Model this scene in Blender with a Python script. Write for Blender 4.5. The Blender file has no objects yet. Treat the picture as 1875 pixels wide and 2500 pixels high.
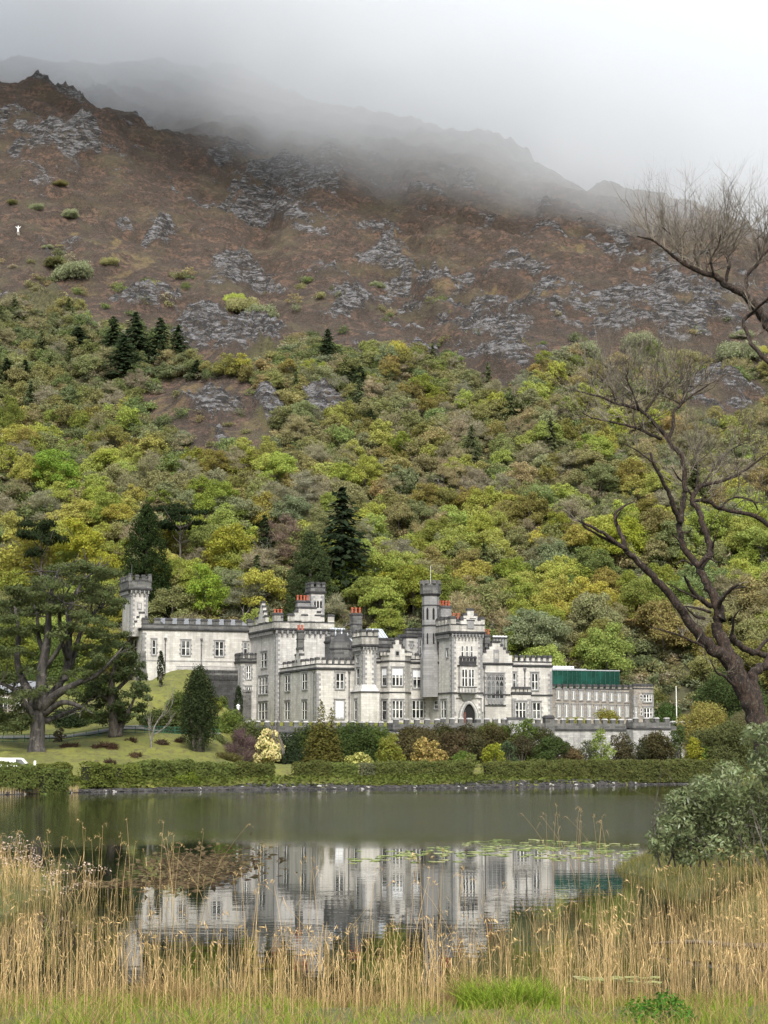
import bpy, math, random
import numpy as np
from mathutils import Vector, Matrix

# ------------------------------------------------------------------ camera, sky, sun, exposure
SC = bpy.context.scene
F, H0, HC = 4800.0, 1832.0, 4.33            # focal length in photo pixels, horizon row, eye height above the lake
PITCH = math.atan((H0 - 1250.0) / F)
CP, SP = math.cos(PITCH), math.sin(PITCH)
SUN_EL, SUN_AZ = 48.0, 176.0                # degrees; azimuth clockwise from +Y (the view direction)

cam = bpy.data.cameras.new('camera'); camo = bpy.data.objects.new('camera', cam)
SC.collection.objects.link(camo); SC.camera = camo
camo.location = (0, 0, HC); camo.rotation_euler = (math.pi / 2 + PITCH, 0, 0)
cam.sensor_fit = 'VERTICAL'; cam.sensor_height = 24.0; cam.lens = F / 2500.0 * 24.0
cam.clip_start = 0.1; cam.clip_end = 6000.0

W = bpy.data.worlds.new('World'); SC.world = W; W.use_nodes = True
wn, wl = W.node_tree.nodes, W.node_tree.links
wn.clear()
sky = wn.new('ShaderNodeTexSky'); sky.sky_type = 'NISHITA'; sky.sun_disc = False
sky.sun_elevation = math.radians(SUN_EL); sky.sun_rotation = math.radians(SUN_AZ)
sky.dust_density = 4.0; sky.ozone_density = 1.0; sky.air_density = 1.0
hs = wn.new('ShaderNodeHueSaturation'); hs.inputs['Saturation'].default_value = 0.62
bg = wn.new('ShaderNodeBackground'); bg.inputs['Strength'].default_value = 0.086
wo = wn.new('ShaderNodeOutputWorld')
wl.new(sky.outputs[0], hs.inputs['Color']); wl.new(hs.outputs[0], bg.inputs['Color']); wl.new(bg.outputs[0], wo.inputs['Surface'])

sl = bpy.data.lights.new('sun', 'SUN'); sl.energy = 1.5; sl.angle = math.radians(28); sl.color = (1.0, 0.965, 0.91)
so = bpy.data.objects.new('sun', sl); SC.collection.objects.link(so)
_e, _a = math.radians(SUN_EL), math.radians(SUN_AZ)
_sd = Vector((math.sin(_a) * math.cos(_e), math.cos(_a) * math.cos(_e), math.sin(_e)))
so.rotation_euler = (-_sd).to_track_quat('-Z', 'Y').to_euler(); so.location = (0, 0, 400)

SC.view_settings.view_transform = 'Standard'; SC.view_settings.look = 'None'
SC.view_settings.exposure = 1.46; SC.view_settings.gamma = 1.0; SC.view_settings.use_curve_mapping = False
SC.render.engine = 'CYCLES'
cy = SC.cycles
cy.max_bounces = 12; cy.diffuse_bounces = 2; cy.glossy_bounces = 3; cy.transmission_bounces = 4
cy.volume_bounces = 12; cy.transparent_max_bounces = 6; cy.use_denoising = True
cy.caustics_reflective = False; cy.caustics_refractive = False
cy.volume_step_rate = 1.0; cy.volume_max_steps = 96

# ------------------------------------------------------------------ geometry helpers
COL = SC.collection
RNG = np.random.default_rng(7)
random.seed(11)

def ray(px, py):
    u = (px - 937.5) / F; v = (1250.0 - py) / F
    return u, CP - v * SP, SP + v * CP

def at(px, py, Y):
    dx, dy, dz = ray(px, py); t = Y / dy
    return Vector((dx * t, Y, HC + dz * t))

def proj(x, y, z):
    z = z - HC
    zc = y * CP + z * SP; yc = -y * SP + z * CP
    return 937.5 + F * x / zc, 1250.0 - F * yc / zc

def tag(o, label=None, cat=None, group=None, kind=None):
    if label: o['label'] = label
    if cat: o['category'] = cat
    if group: o['group'] = group
    if kind: o['kind'] = kind
    return o

def link(name, data, parent=None, loc=None, rz=None):
    o = bpy.data.objects.new(name, data); COL.objects.link(o)
    if parent is not None: o.parent = parent
    if loc is not None: o.location = loc
    if rz is not None: o.rotation_euler = (0, 0, rz)
    return o

def empty(name, loc, rz=0.0):
    o = link(name, None, None, loc, rz); o.empty_display_size = 0.5
    return o

def npmesh(name, V, Q, mats=(), smooth=False):
    V = np.asarray(V, dtype=np.float32); Q = np.asarray(Q, dtype=np.int32)
    m = bpy.data.meshes.new(name)
    n, k = Q.shape
    m.vertices.add(len(V)); m.vertices.foreach_set('co', V.ravel())
    m.loops.add(n * k); m.loops.foreach_set('vertex_index', Q.ravel())
    m.polygons.add(n); m.polygons.foreach_set('loop_start', np.arange(0, n * k, k, dtype=np.int32))
    if smooth: m.polygons.foreach_set('use_smooth', np.ones(n, dtype=bool))
    m.update(calc_edges=True)
    for mt in mats: m.materials.append(mt)
    return m

class MB:
    """collects boxes, prisms and tubes for one mesh object"""
    def __init__(s): s.v, s.f, s.m, s.sm = [], [], [], []
    def add(s, vs, fs, mi=0, sm=False):
        o = len(s.v); s.v += [tuple(p) for p in vs]
        for f in fs: s.f.append([i + o for i in f]); s.m.append(mi); s.sm.append(sm)
        return s
    def box(s, x0, x1, y0, y1, z0, z1, mi=0):
        return s.add([(x0,y0,z0),(x1,y0,z0),(x1,y1,z0),(x0,y1,z0),(x0,y0,z1),(x1,y0,z1),(x1,y1,z1),(x0,y1,z1)],
              [(0,3,2,1),(4,5,6,7),(0,1,5,4),(1,2,6,5),(2,3,7,6),(3,0,4,7)], mi)
    def hip(s, x0, x1, y0, y1, z0, z1, ins, mi=0):
        return s.add([(x0,y0,z0),(x1,y0,z0),(x1,y1,z0),(x0,y1,z0),(x0+ins,y0+ins,z1),(x1-ins,y0+ins,z1),(x1-ins,y1-ins,z1),(x0+ins,y1-ins,z1)],
              [(0,3,2,1),(4,5,6,7),(0,1,5,4),(1,2,6,5),(2,3,7,6),(3,0,4,7)], mi)
    def prism(s, poly, z0, z1, mi=0, top=None):
        n = len(poly); top = top or poly
        vs = [(p[0], p[1], z0) for p in poly] + [(p[0], p[1], z1) for p in top]
        fs = [tuple(reversed(range(n))), tuple(range(n, 2*n))] + [(i, (i+1) % n, n + (i+1) % n, n + i) for i in range(n)]
        return s.add(vs, fs, mi)
    def plate(s, poly, y0, y1, mi=0):
        """polygon in (x, z), extruded from y0 (front) to y1"""
        n = len(poly)
        vs = [(p[0], y0, p[1]) for p in poly] + [(p[0], y1, p[1]) for p in poly]
        fs = [tuple(range(n)), tuple(reversed(range(n, 2*n)))] + [(i, n + i, n + (i+1) % n, (i+1) % n) for i in range(n)]
        return s.add(vs, fs, mi)
    def sideplate(s, poly, x0, x1, mi=0):
        """polygon in (y, z), extruded from x0 to x1"""
        n = len(poly)
        vs = [(x0, p[0], p[1]) for p in poly] + [(x1, p[0], p[1]) for p in poly]
        fs = [tuple(reversed(range(n))), tuple(range(n, 2*n))] + [(i, (i+1) % n, n + (i+1) % n, n + i) for i in range(n)]
        return s.add(vs, fs, mi)
    def cyl(s, x, y, z0, z1, r0, r1=None, n=10, mi=0, rot=0.0):
        r1 = r0 if r1 is None else r1
        c = [(math.cos(2*math.pi*i/n + rot), math.sin(2*math.pi*i/n + rot)) for i in range(n)]
        return s.prism([(x + r0*a, y + r0*b) for a, b in c], z0, z1, mi, [(x + r1*a, y + r1*b) for a, b in c])
    def tube(s, pts, rad, n=6, mi=0):
        pts = [Vector(p) for p in pts]; L = len(pts)
        if L < 2: return s
        vs = []; up = Vector((0.31, 0.17, 0.93)).normalized()
        for i in range(L):
            t = (pts[min(i+1, L-1)] - pts[max(i-1, 0)])
            if t.length < 1e-9: t = Vector((0, 0, 1))
            t.normalize()
            a = t.cross(up)
            if a.length < 0.1: a = t.cross(Vector((1, 0, 0)))
            a.normalize(); b = t.cross(a)
            r = rad[i] if hasattr(rad, '__len__') else rad
            for k in range(n):
                w = 2*math.pi*k/n
                vs.append(pts[i] + (a*math.cos(w) + b*math.sin(w))*r)
        fs = []
        for i in range(L-1):
            for k in range(n):
                fs.append((i*n+k, i*n+(k+1) % n, (i+1)*n+(k+1) % n, (i+1)*n+k))
        fs.append(tuple(range((L-1)*n, L*n))); fs.append(tuple(reversed(range(n))))
        return s.add(vs, fs, mi, n >= 6)
    def mesh(s, name, mats):
        m = bpy.data.meshes.new(name); m.from_pydata(s.v, [], s.f)
        m.polygons.foreach_set('material_index', s.m); m.polygons.foreach_set('use_smooth', s.sm)
        for mt in (mats if isinstance(mats, (list, tuple)) else [mats]): m.materials.append(mt)
        m.update(); return m
    def build(s, name, mats, parent=None, loc=None, rz=None):
        return link(name, s.mesh(name, mats), parent, loc, rz)

# ------------------------------------------------------------------ noise
_P = RNG.permutation(1024).astype(np.int64)
_G = RNG.uniform(0, 2*np.pi, 1024); _GX, _GY = np.cos(_G), np.sin(_G)
def perlin(x, y):
    x = np.asarray(x, float); y = np.asarray(y, float)
    xi = np.floor(x).astype(np.int64); yi = np.floor(y).astype(np.int64)
    xf, yf = x - xi, y - yi
    u = xf*xf*xf*(xf*(xf*6-15)+10); v = yf*yf*yf*(yf*(yf*6-15)+10)
    def g(ix, iy, fx, fy):
        h = _P[(_P[ix & 1023] + iy) & 1023]
        return _GX[h]*fx + _GY[h]*fy
    a = g(xi, yi, xf, yf); b = g(xi+1, yi, xf-1, yf); c = g(xi, yi+1, xf, yf-1); d = g(xi+1, yi+1, xf-1, yf-1)
    return ((a*(1-u)+b*u)*(1-v) + (c*(1-u)+d*u)*v) * 1.5
def fbm(x, y, o=4, l=2.03, g=0.5):
    s = 0.0; a = 1.0
    for i in range(o):
        s = s + a*perlin(x + 17.3*i, y - 9.1*i); x = x*l; y = y*l; a *= g
    return s
def ridged(x, y, o=4):
    s = 0.0; a = 1.0
    for i in range(o):
        s = s + a*(1 - 2*np.abs(perlin(x + 31.7*i, y + 5.9*i))); x = x*2.1; y = y*2.1; a *= 0.5
    return s
def sstep(a, b, x):
    t = np.clip((np.asarray(x, float) - a) / (b - a), 0, 1); return t*t*(3-2*t)
def smax(a, b, k):
    h = np.clip(0.5 + 0.5*(a-b)/k, 0, 1); return b*(1-h) + a*h + k*h*(1-h)
def smin(a, b, k): return -smax(-a, -b, k)

# ------------------------------------------------------------------ materials
class NT:
    def __init__(s, name):
        s.m = bpy.data.materials.new(name); s.m.use_nodes = True
        s.t = s.m.node_tree; s.t.nodes.clear()
        s.out = s.t.nodes.new('ShaderNodeOutputMaterial')
    def n(s, typ, ins=None, **pr):
        nd = s.t.nodes.new('ShaderNode' + typ)
        for k, v in pr.items(): setattr(nd, k, v)
        for k, v in (ins or {}).items(): s.put(nd.inputs[k], v)
        return nd
    def put(s, sock, v):
        if isinstance(v, bpy.types.NodeSocket): s.t.links.new(v, sock)
        elif isinstance(v, bpy.types.Node): s.t.links.new(v.outputs[0], sock)
        elif hasattr(v, '__len__') and len(v) == 3 and sock.type == 'RGBA': sock.default_value = (*v, 1)
        else: sock.default_value = v
    def math(s, op, a, b=0.0, c=False):
        nd = s.n('Math', operation=op, use_clamp=c); s.put(nd.inputs[0], a); s.put(nd.inputs[1], b); return nd.outputs[0]
    def mix(s, fac, a, b, blend='MIX'):
        nd = s.n('Mix', data_type='RGBA', blend_type=blend)
        s.put(nd.inputs[0], fac); s.put(nd.inputs[6], a); s.put(nd.inputs[7], b); return nd.outputs[2]
    def ramp(s, fac, p0, p1, c0=(0,0,0), c1=(1,1,1)):
        nd = s.n('ValToRGB', {0: fac}); e = nd.color_ramp.elements
        e[0].position = p0; e[1].position = p1; e[0].color = (*c0, 1); e[1].color = (*c1, 1); return nd.outputs[0]
    def noise(s, vec, scale, detail=4.0, rough=0.55):
        nd = s.n('TexNoise', {'Scale': scale, 'Detail': detail, 'Roughness': rough})
        if vec is not None: s.put(nd.inputs['Vector'], vec)
        return nd.outputs[0]
    def obj(s): return s.n('TexCoord').outputs['Object']
    def geo(s): return s.n('NewGeometry')
    def mapping(s, vec, scale=(1,1,1), rot=(0,0,0)):
        return s.n('Mapping', {'Vector': vec, 'Scale': scale, 'Rotation': rot}).outputs[0]
    def bump(s, h, strength=0.5, dist=0.1):
        return s.n('Bump', {'Height': h, 'Strength': strength, 'Distance': dist}).outputs[0]
    def principled(s, col, rough=0.9, normal=None, **ins):
        p = s.n('BsdfPrincipled', {'Base Color': col, 'Roughness': rough})
        for k, v in ins.items(): s.put(p.inputs[k.replace('_', ' ')], v)
        if normal is not None: s.put(p.inputs['Normal'], normal)
        s.t.links.new(p.outputs[0], s.out.inputs['Surface']); return s.m

def m_plain(name, col, rough=0.7, var=0.15, scale=3.0, **ins):
    t = NT(name); nz = t.noise(t.obj(), scale)
    c = t.mix(t.ramp(nz, 0.3, 0.7), tuple(x*(1-var) for x in col), tuple(min(1, x*(1+var)) for x in col))
    return t.principled(c, rough, **ins)

def m_stone(name, light, dark, mortar, stain=0.5, course=0.34, length=0.8, streak=0.5):
    """coursed weathered stone; brick pattern runs along x+y so both wall directions carry it"""
    t = NT(name); o = t.obj()
    sp = t.n('SeparateXYZ', {0: o})
    cm = t.n('CombineXYZ', {0: t.math('ADD', sp.outputs[0], sp.outputs[1]), 1: sp.outputs[2], 2: 0.0})
    bk = t.n('TexBrick', {'Vector': cm, 'Color1': (0.15,0.15,0.15), 'Color2': (0.85,0.85,0.85), 'Mortar': (0,0,0), 'Scale': 1.0,
             'Mortar Size': 0.016, 'Mortar Smooth': 0.3, 'Bias': 0.0, 'Brick Width': length, 'Row Height': course})
    nz = t.noise(o, 1.3, 5.0, 0.65)
    tone = t.math('ADD', t.math('MULTIPLY', bk.outputs[0], 0.70), t.math('MULTIPLY', nz, 0.60))
    c = t.mix(t.ramp(tone, 0.32, 0.92), dark, light)
    c = t.mix(t.math('MULTIPLY', bk.outputs[1], 0.55), c, mortar)
    sk = t.noise(t.mapping(o, (1.6, 1.6, 0.14)), 1.0, 4.0, 0.6)
    big = t.noise(o, 0.28, 3.0, 0.5)
    sf = t.math('MULTIPLY', t.ramp(t.math('ADD', t.math('MULTIPLY', sk, 0.65), t.math('MULTIPLY', big, 0.4)), 0.48, 0.68), streak)
    c = t.mix(sf, c, tuple(x*stain for x in dark))
    fine = t.noise(o, 9.0, 3.0, 0.7)
    c = t.mix(0.35, c, t.mix(t.ramp(fine, 0.35, 0.65), dark, light))
    return t.principled(c, 0.92, t.bump(t.math('ADD', t.math('MULTIPLY', bk.outputs[0], 0.3), fine), 0.5, 0.06))

def m_leaf(name, attr=False, vari=0.42, gloss=False):
    """leaf colour from the object's own colour (or, in the merged wood, its colour attribute), varied leaf by leaf"""
    t = NT(name)
    if attr: c = t.n('Attribute', attribute_name='col').outputs[0]
    else: c = t.n('ObjectInfo').outputs['Color']
    r = t.geo().outputs['Random Per Island']
    nz = t.noise(t.geo().outputs['Position'], 0.45, 3.0, 0.6)
    k = t.math('ADD', t.math('MULTIPLY', r, vari), t.math('ADD', t.math('MULTIPLY', nz, 0.7), 0.65 - vari*0.5))
    v = t.n('VectorMath', operation='SCALE'); t.put(v.inputs[0], c); t.put(v.inputs['Scale'], k)
    hv = t.n('HueSaturation', {'Color': v.outputs[0], 'Hue': t.math('ADD', t.math('MULTIPLY', r, 0.05), 0.475)})
    d = t.n('BsdfDiffuse', {'Color': hv.outputs[0]}); tr = t.n('BsdfTranslucent', {'Color': hv.outputs[0]})
    mx = t.n('MixShader', {0: 0.44, 1: d.outputs[0], 2: tr.outputs[0]})
    last = mx.outputs[0]
    if gloss:
        g = t.n('BsdfGlossy', {'Color': (0.9, 0.95, 1.0), 'Roughness': 0.38})
        last = t.n('MixShader', {0: 0.02, 1: last, 2: g.outputs[0]}).outputs[0]
    t.t.links.new(last, t.out.inputs['Surface'])
    return t.m

def m_bark(name, c0, c1, scale=6.0, c2=None):
    t = NT(name); o = t.obj()
    nz = t.noise(t.mapping(o, (1, 1, 0.25)), scale, 5.0, 0.65)
    c = t.mix(t.ramp(nz, 0.42, 0.60), c0, c1)
    if c2 is not None: c = t.mix(t.ramp(t.noise(o, scale*0.6, 5.0, .7), 0.55, 0.66), c, c2)
    return t.principled(c, 0.9, t.bump(nz, 1.0, 0.09))

M = {}
M['limestone'] = m_stone('pale_limestone', (0.62, 0.605, 0.555), (0.35, 0.34, 0.31), (0.25, 0.245, 0.23), 0.34, streak=0.7)
M['limestone_grey'] = m_stone('grey_limestone', (0.60, 0.588, 0.55), (0.34, 0.332, 0.31), (0.21, 0.205, 0.195), 0.34, streak=0.8)
M['quoin'] = m_stone('quoin_stone', (0.30, 0.30, 0.29), (0.17, 0.17, 0.17), (0.12, 0.12, 0.12), 0.5, 0.33, 0.6, 0.35)
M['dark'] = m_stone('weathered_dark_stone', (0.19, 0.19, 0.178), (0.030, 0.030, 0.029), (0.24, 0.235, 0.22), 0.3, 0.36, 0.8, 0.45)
M['parapet'] = m_stone('blotched_parapet_stone', (0.58, 0.56, 0.50), (0.24, 0.235, 0.21), (0.10, 0.10, 0.095), 0.14, 0.34, 0.7, 0.95)
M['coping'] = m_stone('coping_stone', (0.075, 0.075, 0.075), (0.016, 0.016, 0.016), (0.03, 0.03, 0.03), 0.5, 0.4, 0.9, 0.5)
M['terrace'] = m_stone('terrace_stone', (0.52, 0.515, 0.49), (0.20, 0.20, 0.195), (0.13, 0.13, 0.13), 0.15, 0.33, 0.7, 0.7)
M['rubble'] = m_stone('rubble_stone', (0.36, 0.325, 0.27), (0.14, 0.125, 0.11), (0.28, 0.26, 0.22), 0.40, 0.26, 0.42, 0.55)
M['white'] = m_plain('white_paint', (0.74, 0.74, 0.70), 0.5, 0.05)
M['blind'] = m_plain('white_blind', (0.66, 0.69, 0.72), 0.8, 0.06)
M['iron'] = m_plain('drainpipe_iron', (0.10, 0.10, 0.105), 0.6, 0.2)
M['pot'] = m_plain('red_clay_pot', (0.36, 0.085, 0.045), 0.8, 0.2)
M['slate'] = m_plain('lead_roof', (0.17, 0.18, 0.19), 0.55, 0.25)
M['wood'] = m_plain('red_brown_door', (0.10, 0.035, 0.022), 0.6, 0.2)
M['black'] = m_plain('dark_interior', (0.006, 0.006, 0.006), 0.9, 0.2)
M['roofglass'] = m_plain('roof_glazing', (0.42, 0.47, 0.50), 0.25, 0.1)
def m_glass(name, c0, c1, rough):
    t = NT(name); nz = t.noise(t.geo().outputs['Position'], 0.55, 3.0)
    return t.principled(t.mix(t.ramp(nz, 0.45, 0.62), c0, c1), rough, IOR=1.5)
M['pane'] = m_glass('window_pane', (0.014, 0.016, 0.018), (0.15, 0.155, 0.155), 0.10)  # lighter patches put sky reflection and pale curtains into the pane colour
# ------------------------------------------------------------------ castle frame: a runs along the front, b into the hill, z up from the terrace
YAW = math.radians(20.0); CA, SA = math.cos(YAW), math.sin(YAW)
O = at(1104, 1766, 277.0)
def _k(px):
    dx, dy, dz = ray(px, 1690); return dx / dy
def la(px, b):
    k = _k(px); return (k*(O.y + b*CA) - O.x + b*SA) / (CA - k*SA)
def lb(px, a):
    k = _k(px); return (k*(O.y + a*SA) - O.x - a*CA) / (-SA - k*CA)
def lz(px, py, b):
    a = la(px, b); return at(px, py, O.y + a*SA + b*CA).z - O.z
def lza(px, py, a):
    b = lb(px, a); return at(px, py, O.y + a*SA + b*CA).z - O.z
def world(a, b, z=0.0): return Vector((O.x + a*CA - b*SA, O.y + a*SA + b*CA, O.z + z))

def merlons(mb, p, q, z, w=0.75, h=0.7, t=0.42, n=None, mi=0, cap=1):
    """merlons with sloped copings along the plan line p-q (axis aligned), centred on it"""
    L = math.hypot(q[0]-p[0], q[1]-p[1])
    n = n or max(2, int(round(L / (w*1.9))) + 1)
    ex0, ey0 = (0, t/2+.04) if abs(q[0]-p[0]) > abs(q[1]-p[1]) else (t/2+.04, 0)
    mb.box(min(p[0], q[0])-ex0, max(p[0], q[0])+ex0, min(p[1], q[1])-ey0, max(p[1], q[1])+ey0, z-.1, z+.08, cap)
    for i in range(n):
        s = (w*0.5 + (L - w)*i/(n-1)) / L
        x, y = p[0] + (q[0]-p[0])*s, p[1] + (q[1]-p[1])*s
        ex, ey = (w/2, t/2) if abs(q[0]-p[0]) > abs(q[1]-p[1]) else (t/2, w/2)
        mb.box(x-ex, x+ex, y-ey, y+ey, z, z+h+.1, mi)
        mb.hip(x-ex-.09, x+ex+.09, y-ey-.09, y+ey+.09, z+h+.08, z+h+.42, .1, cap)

def quoins(mb, a, b, z0, z1, sa, sb, mi=1, h=0.36):
    """alternating corner stones, 3 cm proud; sa, sb point along the two walls away from the corner"""
    i = 0; z = z0
    while z + h < z1:
        A, B = (0.62, 0.34) if i % 2 else (0.34, 0.62)
        x0, x1 = sorted((a - sa*.03, a + sa*A)); y0, y1 = sorted((b - sb*.03, b + sb*B))
        mb.box(x0, x1, y0, y1, z, z+h-.02, mi); z += h; i += 1

def wall_part(root, name, a0, a1, b0, b1, zc, zp=None, z0=-.6, over=0.0, corbel=0, mw=.75, mh=.7, mat='limestone',
          pmat='parapet', sides='flr', label=None, corners=((0,0),(1,0)), qmat='quoin', n_f=None, n_l=None, cornice=True, mpar=True):
    """one rectangular wall block with quoins, cornice, corbel table and battlemented parapet"""
    mb = MB(); mb.box(a0, a1, b0, b1, z0, zc)
    for ca, cb in corners:
        quoins(mb, (a0, a1)[ca], (b0, b1)[cb], max(z0, 0), zc-.3, 1 if ca == 0 else -1, 1 if cb == 0 else -1)
    o = mb.build(name, [M[mat], M[qmat]], root)
    if label: o['label'] = label
    if cornice:
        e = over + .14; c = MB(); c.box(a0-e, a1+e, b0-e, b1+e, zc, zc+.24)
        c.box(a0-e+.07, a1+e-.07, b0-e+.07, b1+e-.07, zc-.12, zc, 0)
        if corbel:
            sp = corbel
            L = a1-a0; n = int(L/sp)
            for i in range(n+1):
                x = a0 + L*i/n; c.box(x-sp*.17, x+sp*.17, b0-over-.05, b0, zc-.62, zc-.12, 1)
                c.box(x-sp*.13, x+sp*.13, b0-over*.45-.03, b0, zc-1.0, zc-.62, 1)
                if i < n: c.box(x+sp*.17, x+sp*.83, b0-over*.8-.03, b0, zc-.3, zc-.12, 1)
            L = b1-b0; n = int(L/sp)
            for i in range(1, n+1):
                y = b0 + L*i/n; c.box(a0-over-.05, a0, y-sp*.17, y+sp*.17, zc-.62, zc-.12, 1)
                c.box(a0-over*.45-.03, a0, y-sp*.13, y+sp*.13, zc-1.0, zc-.62, 1)
                c.box(a0-over*.8-.03, a0, y-sp*.83, y-sp*.17, zc-.3, zc-.12, 1)
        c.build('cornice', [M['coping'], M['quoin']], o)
    if zp is not None:
        zt = zp - (mh+.2 if mpar else 0); p = MB(); e = over; t = .42; zb = zc + (.24 if cornice else 0)
        A0, A1, B0, B1 = a0-e, a1+e, b0-e, b1+e
        p.box(A0, A1, B0, B0+t, zb, zt); p.box(A0, A0+t, B0+t, B1, zb, zt); p.box(A1-t, A1, B0+t, B1, zb, zt); p.box(A0+t, A1-t, B1-t, B1, zb, zt)
        p.box(A0+t, A1-t, B0+t, B1-t, zb, zb+.05, 2)
        if mpar:
            if 'f' in sides: merlons(p, (A0, B0+t/2), (A1, B0+t/2), zt, mw, mh, t, n_f, 0, 1)
            if 'l' in sides: merlons(p, (A0+t/2, B0+t), (A0+t/2, B1), zt, mw, mh, t, n_l, 0, 1)
            if 'r' in sides: merlons(p, (A1-t/2, B0+t), (A1-t/2, B1), zt, mw, mh, t, n_l, 0, 1)
            if 'b' in sides: merlons(p, (A0+t, B1-t/2), (A1-t, B1-t/2), zt, mw, mh, t, n_f, 0, 1)
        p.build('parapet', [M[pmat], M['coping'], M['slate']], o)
    return o

_wc = {}
def window(root, s, n, z0, z1, w, ang, lights=2, rows=2, blind=0.0, surround=True, arch=False, name='window', hood=True):
    """mullioned window: stone surround > white frame, dark pane, blind. s, n = plan point on the wall, ang = wall direction"""
    h = z1 - z0; key = (round(w, 1), round(h, 1), lights, rows, round(blind, 1), surround, arch)
    if key not in _wc:
        st = MB(); f = MB(); g = MB(); b = MB()
        e = .17
        if surround:
            st.box(-w/2-e, w/2+e, -.10, .05, -.2, 0); st.box(-w/2-e, w/2+e, -.10, .05, h, h+.22)
            st.box(-w/2-e, -w/2, -.10, .05, 0, h); st.box(w/2, w/2+e, -.10, .05, 0, h)
            zz = .12; i = 0
            while zz + .3 < h:                                 # toothed jamb stones
                if i % 2 == 0:
                    st.box(-w/2-e-.2, -w/2-e, -.035, .05, zz, zz+.3); st.box(w/2+e, w/2+e+.2, -.035, .05, zz, zz+.3)
                zz += .32; i += 1
            st.box(-w/2-e-.1, w/2+e+.1, -.16, .05, h+.22, h+.32)
        g.box(-w/2, w/2, -.015, .05, 0, h)
        lw = w / lights
        for i in range(lights+1):
            x = -w/2 + lw*i; t = .045 if i in (0, lights) else .06
            f.box(max(-w/2, x-t), min(w/2, x+t), -.075, -.015, 0, h)
        for j in range(rows+1):
            z = h*j/rows; t = .04
            for i in range(lights):
                x0 = -w/2 + lw*i + (.045 if i == 0 else .06); x1 = -w/2 + lw*(i+1) - (.045 if i == lights-1 else .06)
                f.box(x0, x1, -.065, -.015, max(0, z-t), min(h, z+t))
        if arch:
            for i in range(lights):                            # pointed heads of tracery
                x0 = -w/2 + lw*i + .075; x1 = x0 + lw - .15; xm = (x0+x1)/2; za = h*.62; zt = h*.74
                f.plate([(x0, za), (xm-.02, zt), (x0, zt)], -.06, -.016); f.plate([(x1, za), (x1, zt), (xm+.02, zt)], -.06, -.016)
                f.plate([(x0, h*.86), (xm-.02, h*.96), (x0, h*.96)], -.06, -.016); f.plate([(x1, h*.86), (x1, h*.96), (xm+.02, h*.96)], -.06, -.016)
                f.box(x0, x1, -.062, -.014, h*.74, h*.765); f.box(xm-.03, xm+.03, -.061, -.013, h*.765, h)
        if blind:
            for i in range(lights):
                x0 = -w/2 + lw*i + .08; b.box(x0, x0+lw-.16, -.035, -.016, h*(1-blind), h-.05)
        _wc[key] = (st.mesh('window', M['quoin']), f.mesh('frame', M['quoin' if arch else 'white']), g.mesh('pane', M['pane']), b.mesh('blind', M['blind']) if blind else None)
    q = _wc[key]
    o = link(name, q[0], root, (s, n, z0), ang)
    link('frame', q[1], o); link('pane', q[2], o)
    if q[3]: link('blind', q[3], o)
    return o

def win_f(root, p0, p1, y0, y1, b, **k):          # in a front wall (plane b)
    a0, a1 = la(p0, b), la(p1, b); pm = (p0+p1)/2
    return window(root, (a0+a1)/2, b-.004, lz(pm, y1, b), lz(pm, y0, b), a1-a0-.1, 0.0, **k)
def win_l(root, p0, p1, y0, y1, a, **k):          # in a left-facing wall (plane a)
    b0, b1 = lb(p1, a), lb(p0, a); pm = (p0+p1)/2
    return window(root, a-.004, (b0+b1)/2, lza(pm, y1, a), lza(pm, y0, a), max(.6, b1-b0-.2), -math.pi/2, **k)

def chimney(root, a, b, z0, z1, wa, wb, pots, mat='quoin', ph=.75, label=None):
    c = MB(); c.box(a-wa/2, a+wa/2, b-wb/2, b+wb/2, z0, z1-.35)
    c.box(a-wa/2-.1, a+wa/2+.1, b-wb/2-.1, b+wb/2+.1, z1-.35, z1-.2, 1); c.hip(a-wa/2-.04, a+wa/2+.04, b-wb/2-.04, b+wb/2+.04, z1-.2, z1, .1, 1)
    zm = z0 + (z1-z0)*.55; c.box(a-wa/2-.07, a+wa/2+.07, b-wb/2-.07, b+wb/2+.07, zm, zm+.14, 1)
    o = c.build('chimney', [M[mat], M['coping']], root)
    for i in range(pots):
        x = a + (0 if pots == 1 else (i/(pots-1) - .5)*(wa-.32))
        p = MB(); p.cyl(x, b, z1, z1+ph*.75, .17, .14, 9); p.cyl(x, b, z1+ph*.75, z1+ph, .19, .17, 9); p.cyl(x, b, z1+ph+.001, z1+ph+.01, .12, .12, 9, 1)
        p.build('chimney_pot', [M['pot'], M['black']], o)
    return o

def pipe(root, a, b, z0, z1, dx=0, dy=-1):
    p = MB(); x, y = a + dx*.12, b + dy*.12
    p.cyl(x, y, z0, z1, .07, .07, 6); p.hip(x-.16, x+.16, y-.14, y+.1, z1-.3, z1, -.03)
    for i in range(3): z = z0 + (z1-z0)*(.2+.3*i); p.box(x-.11, x+.11, y-.1, y+.1, z, z+.06)
    return p.build('drainpipe', M['iron'], root)

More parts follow.
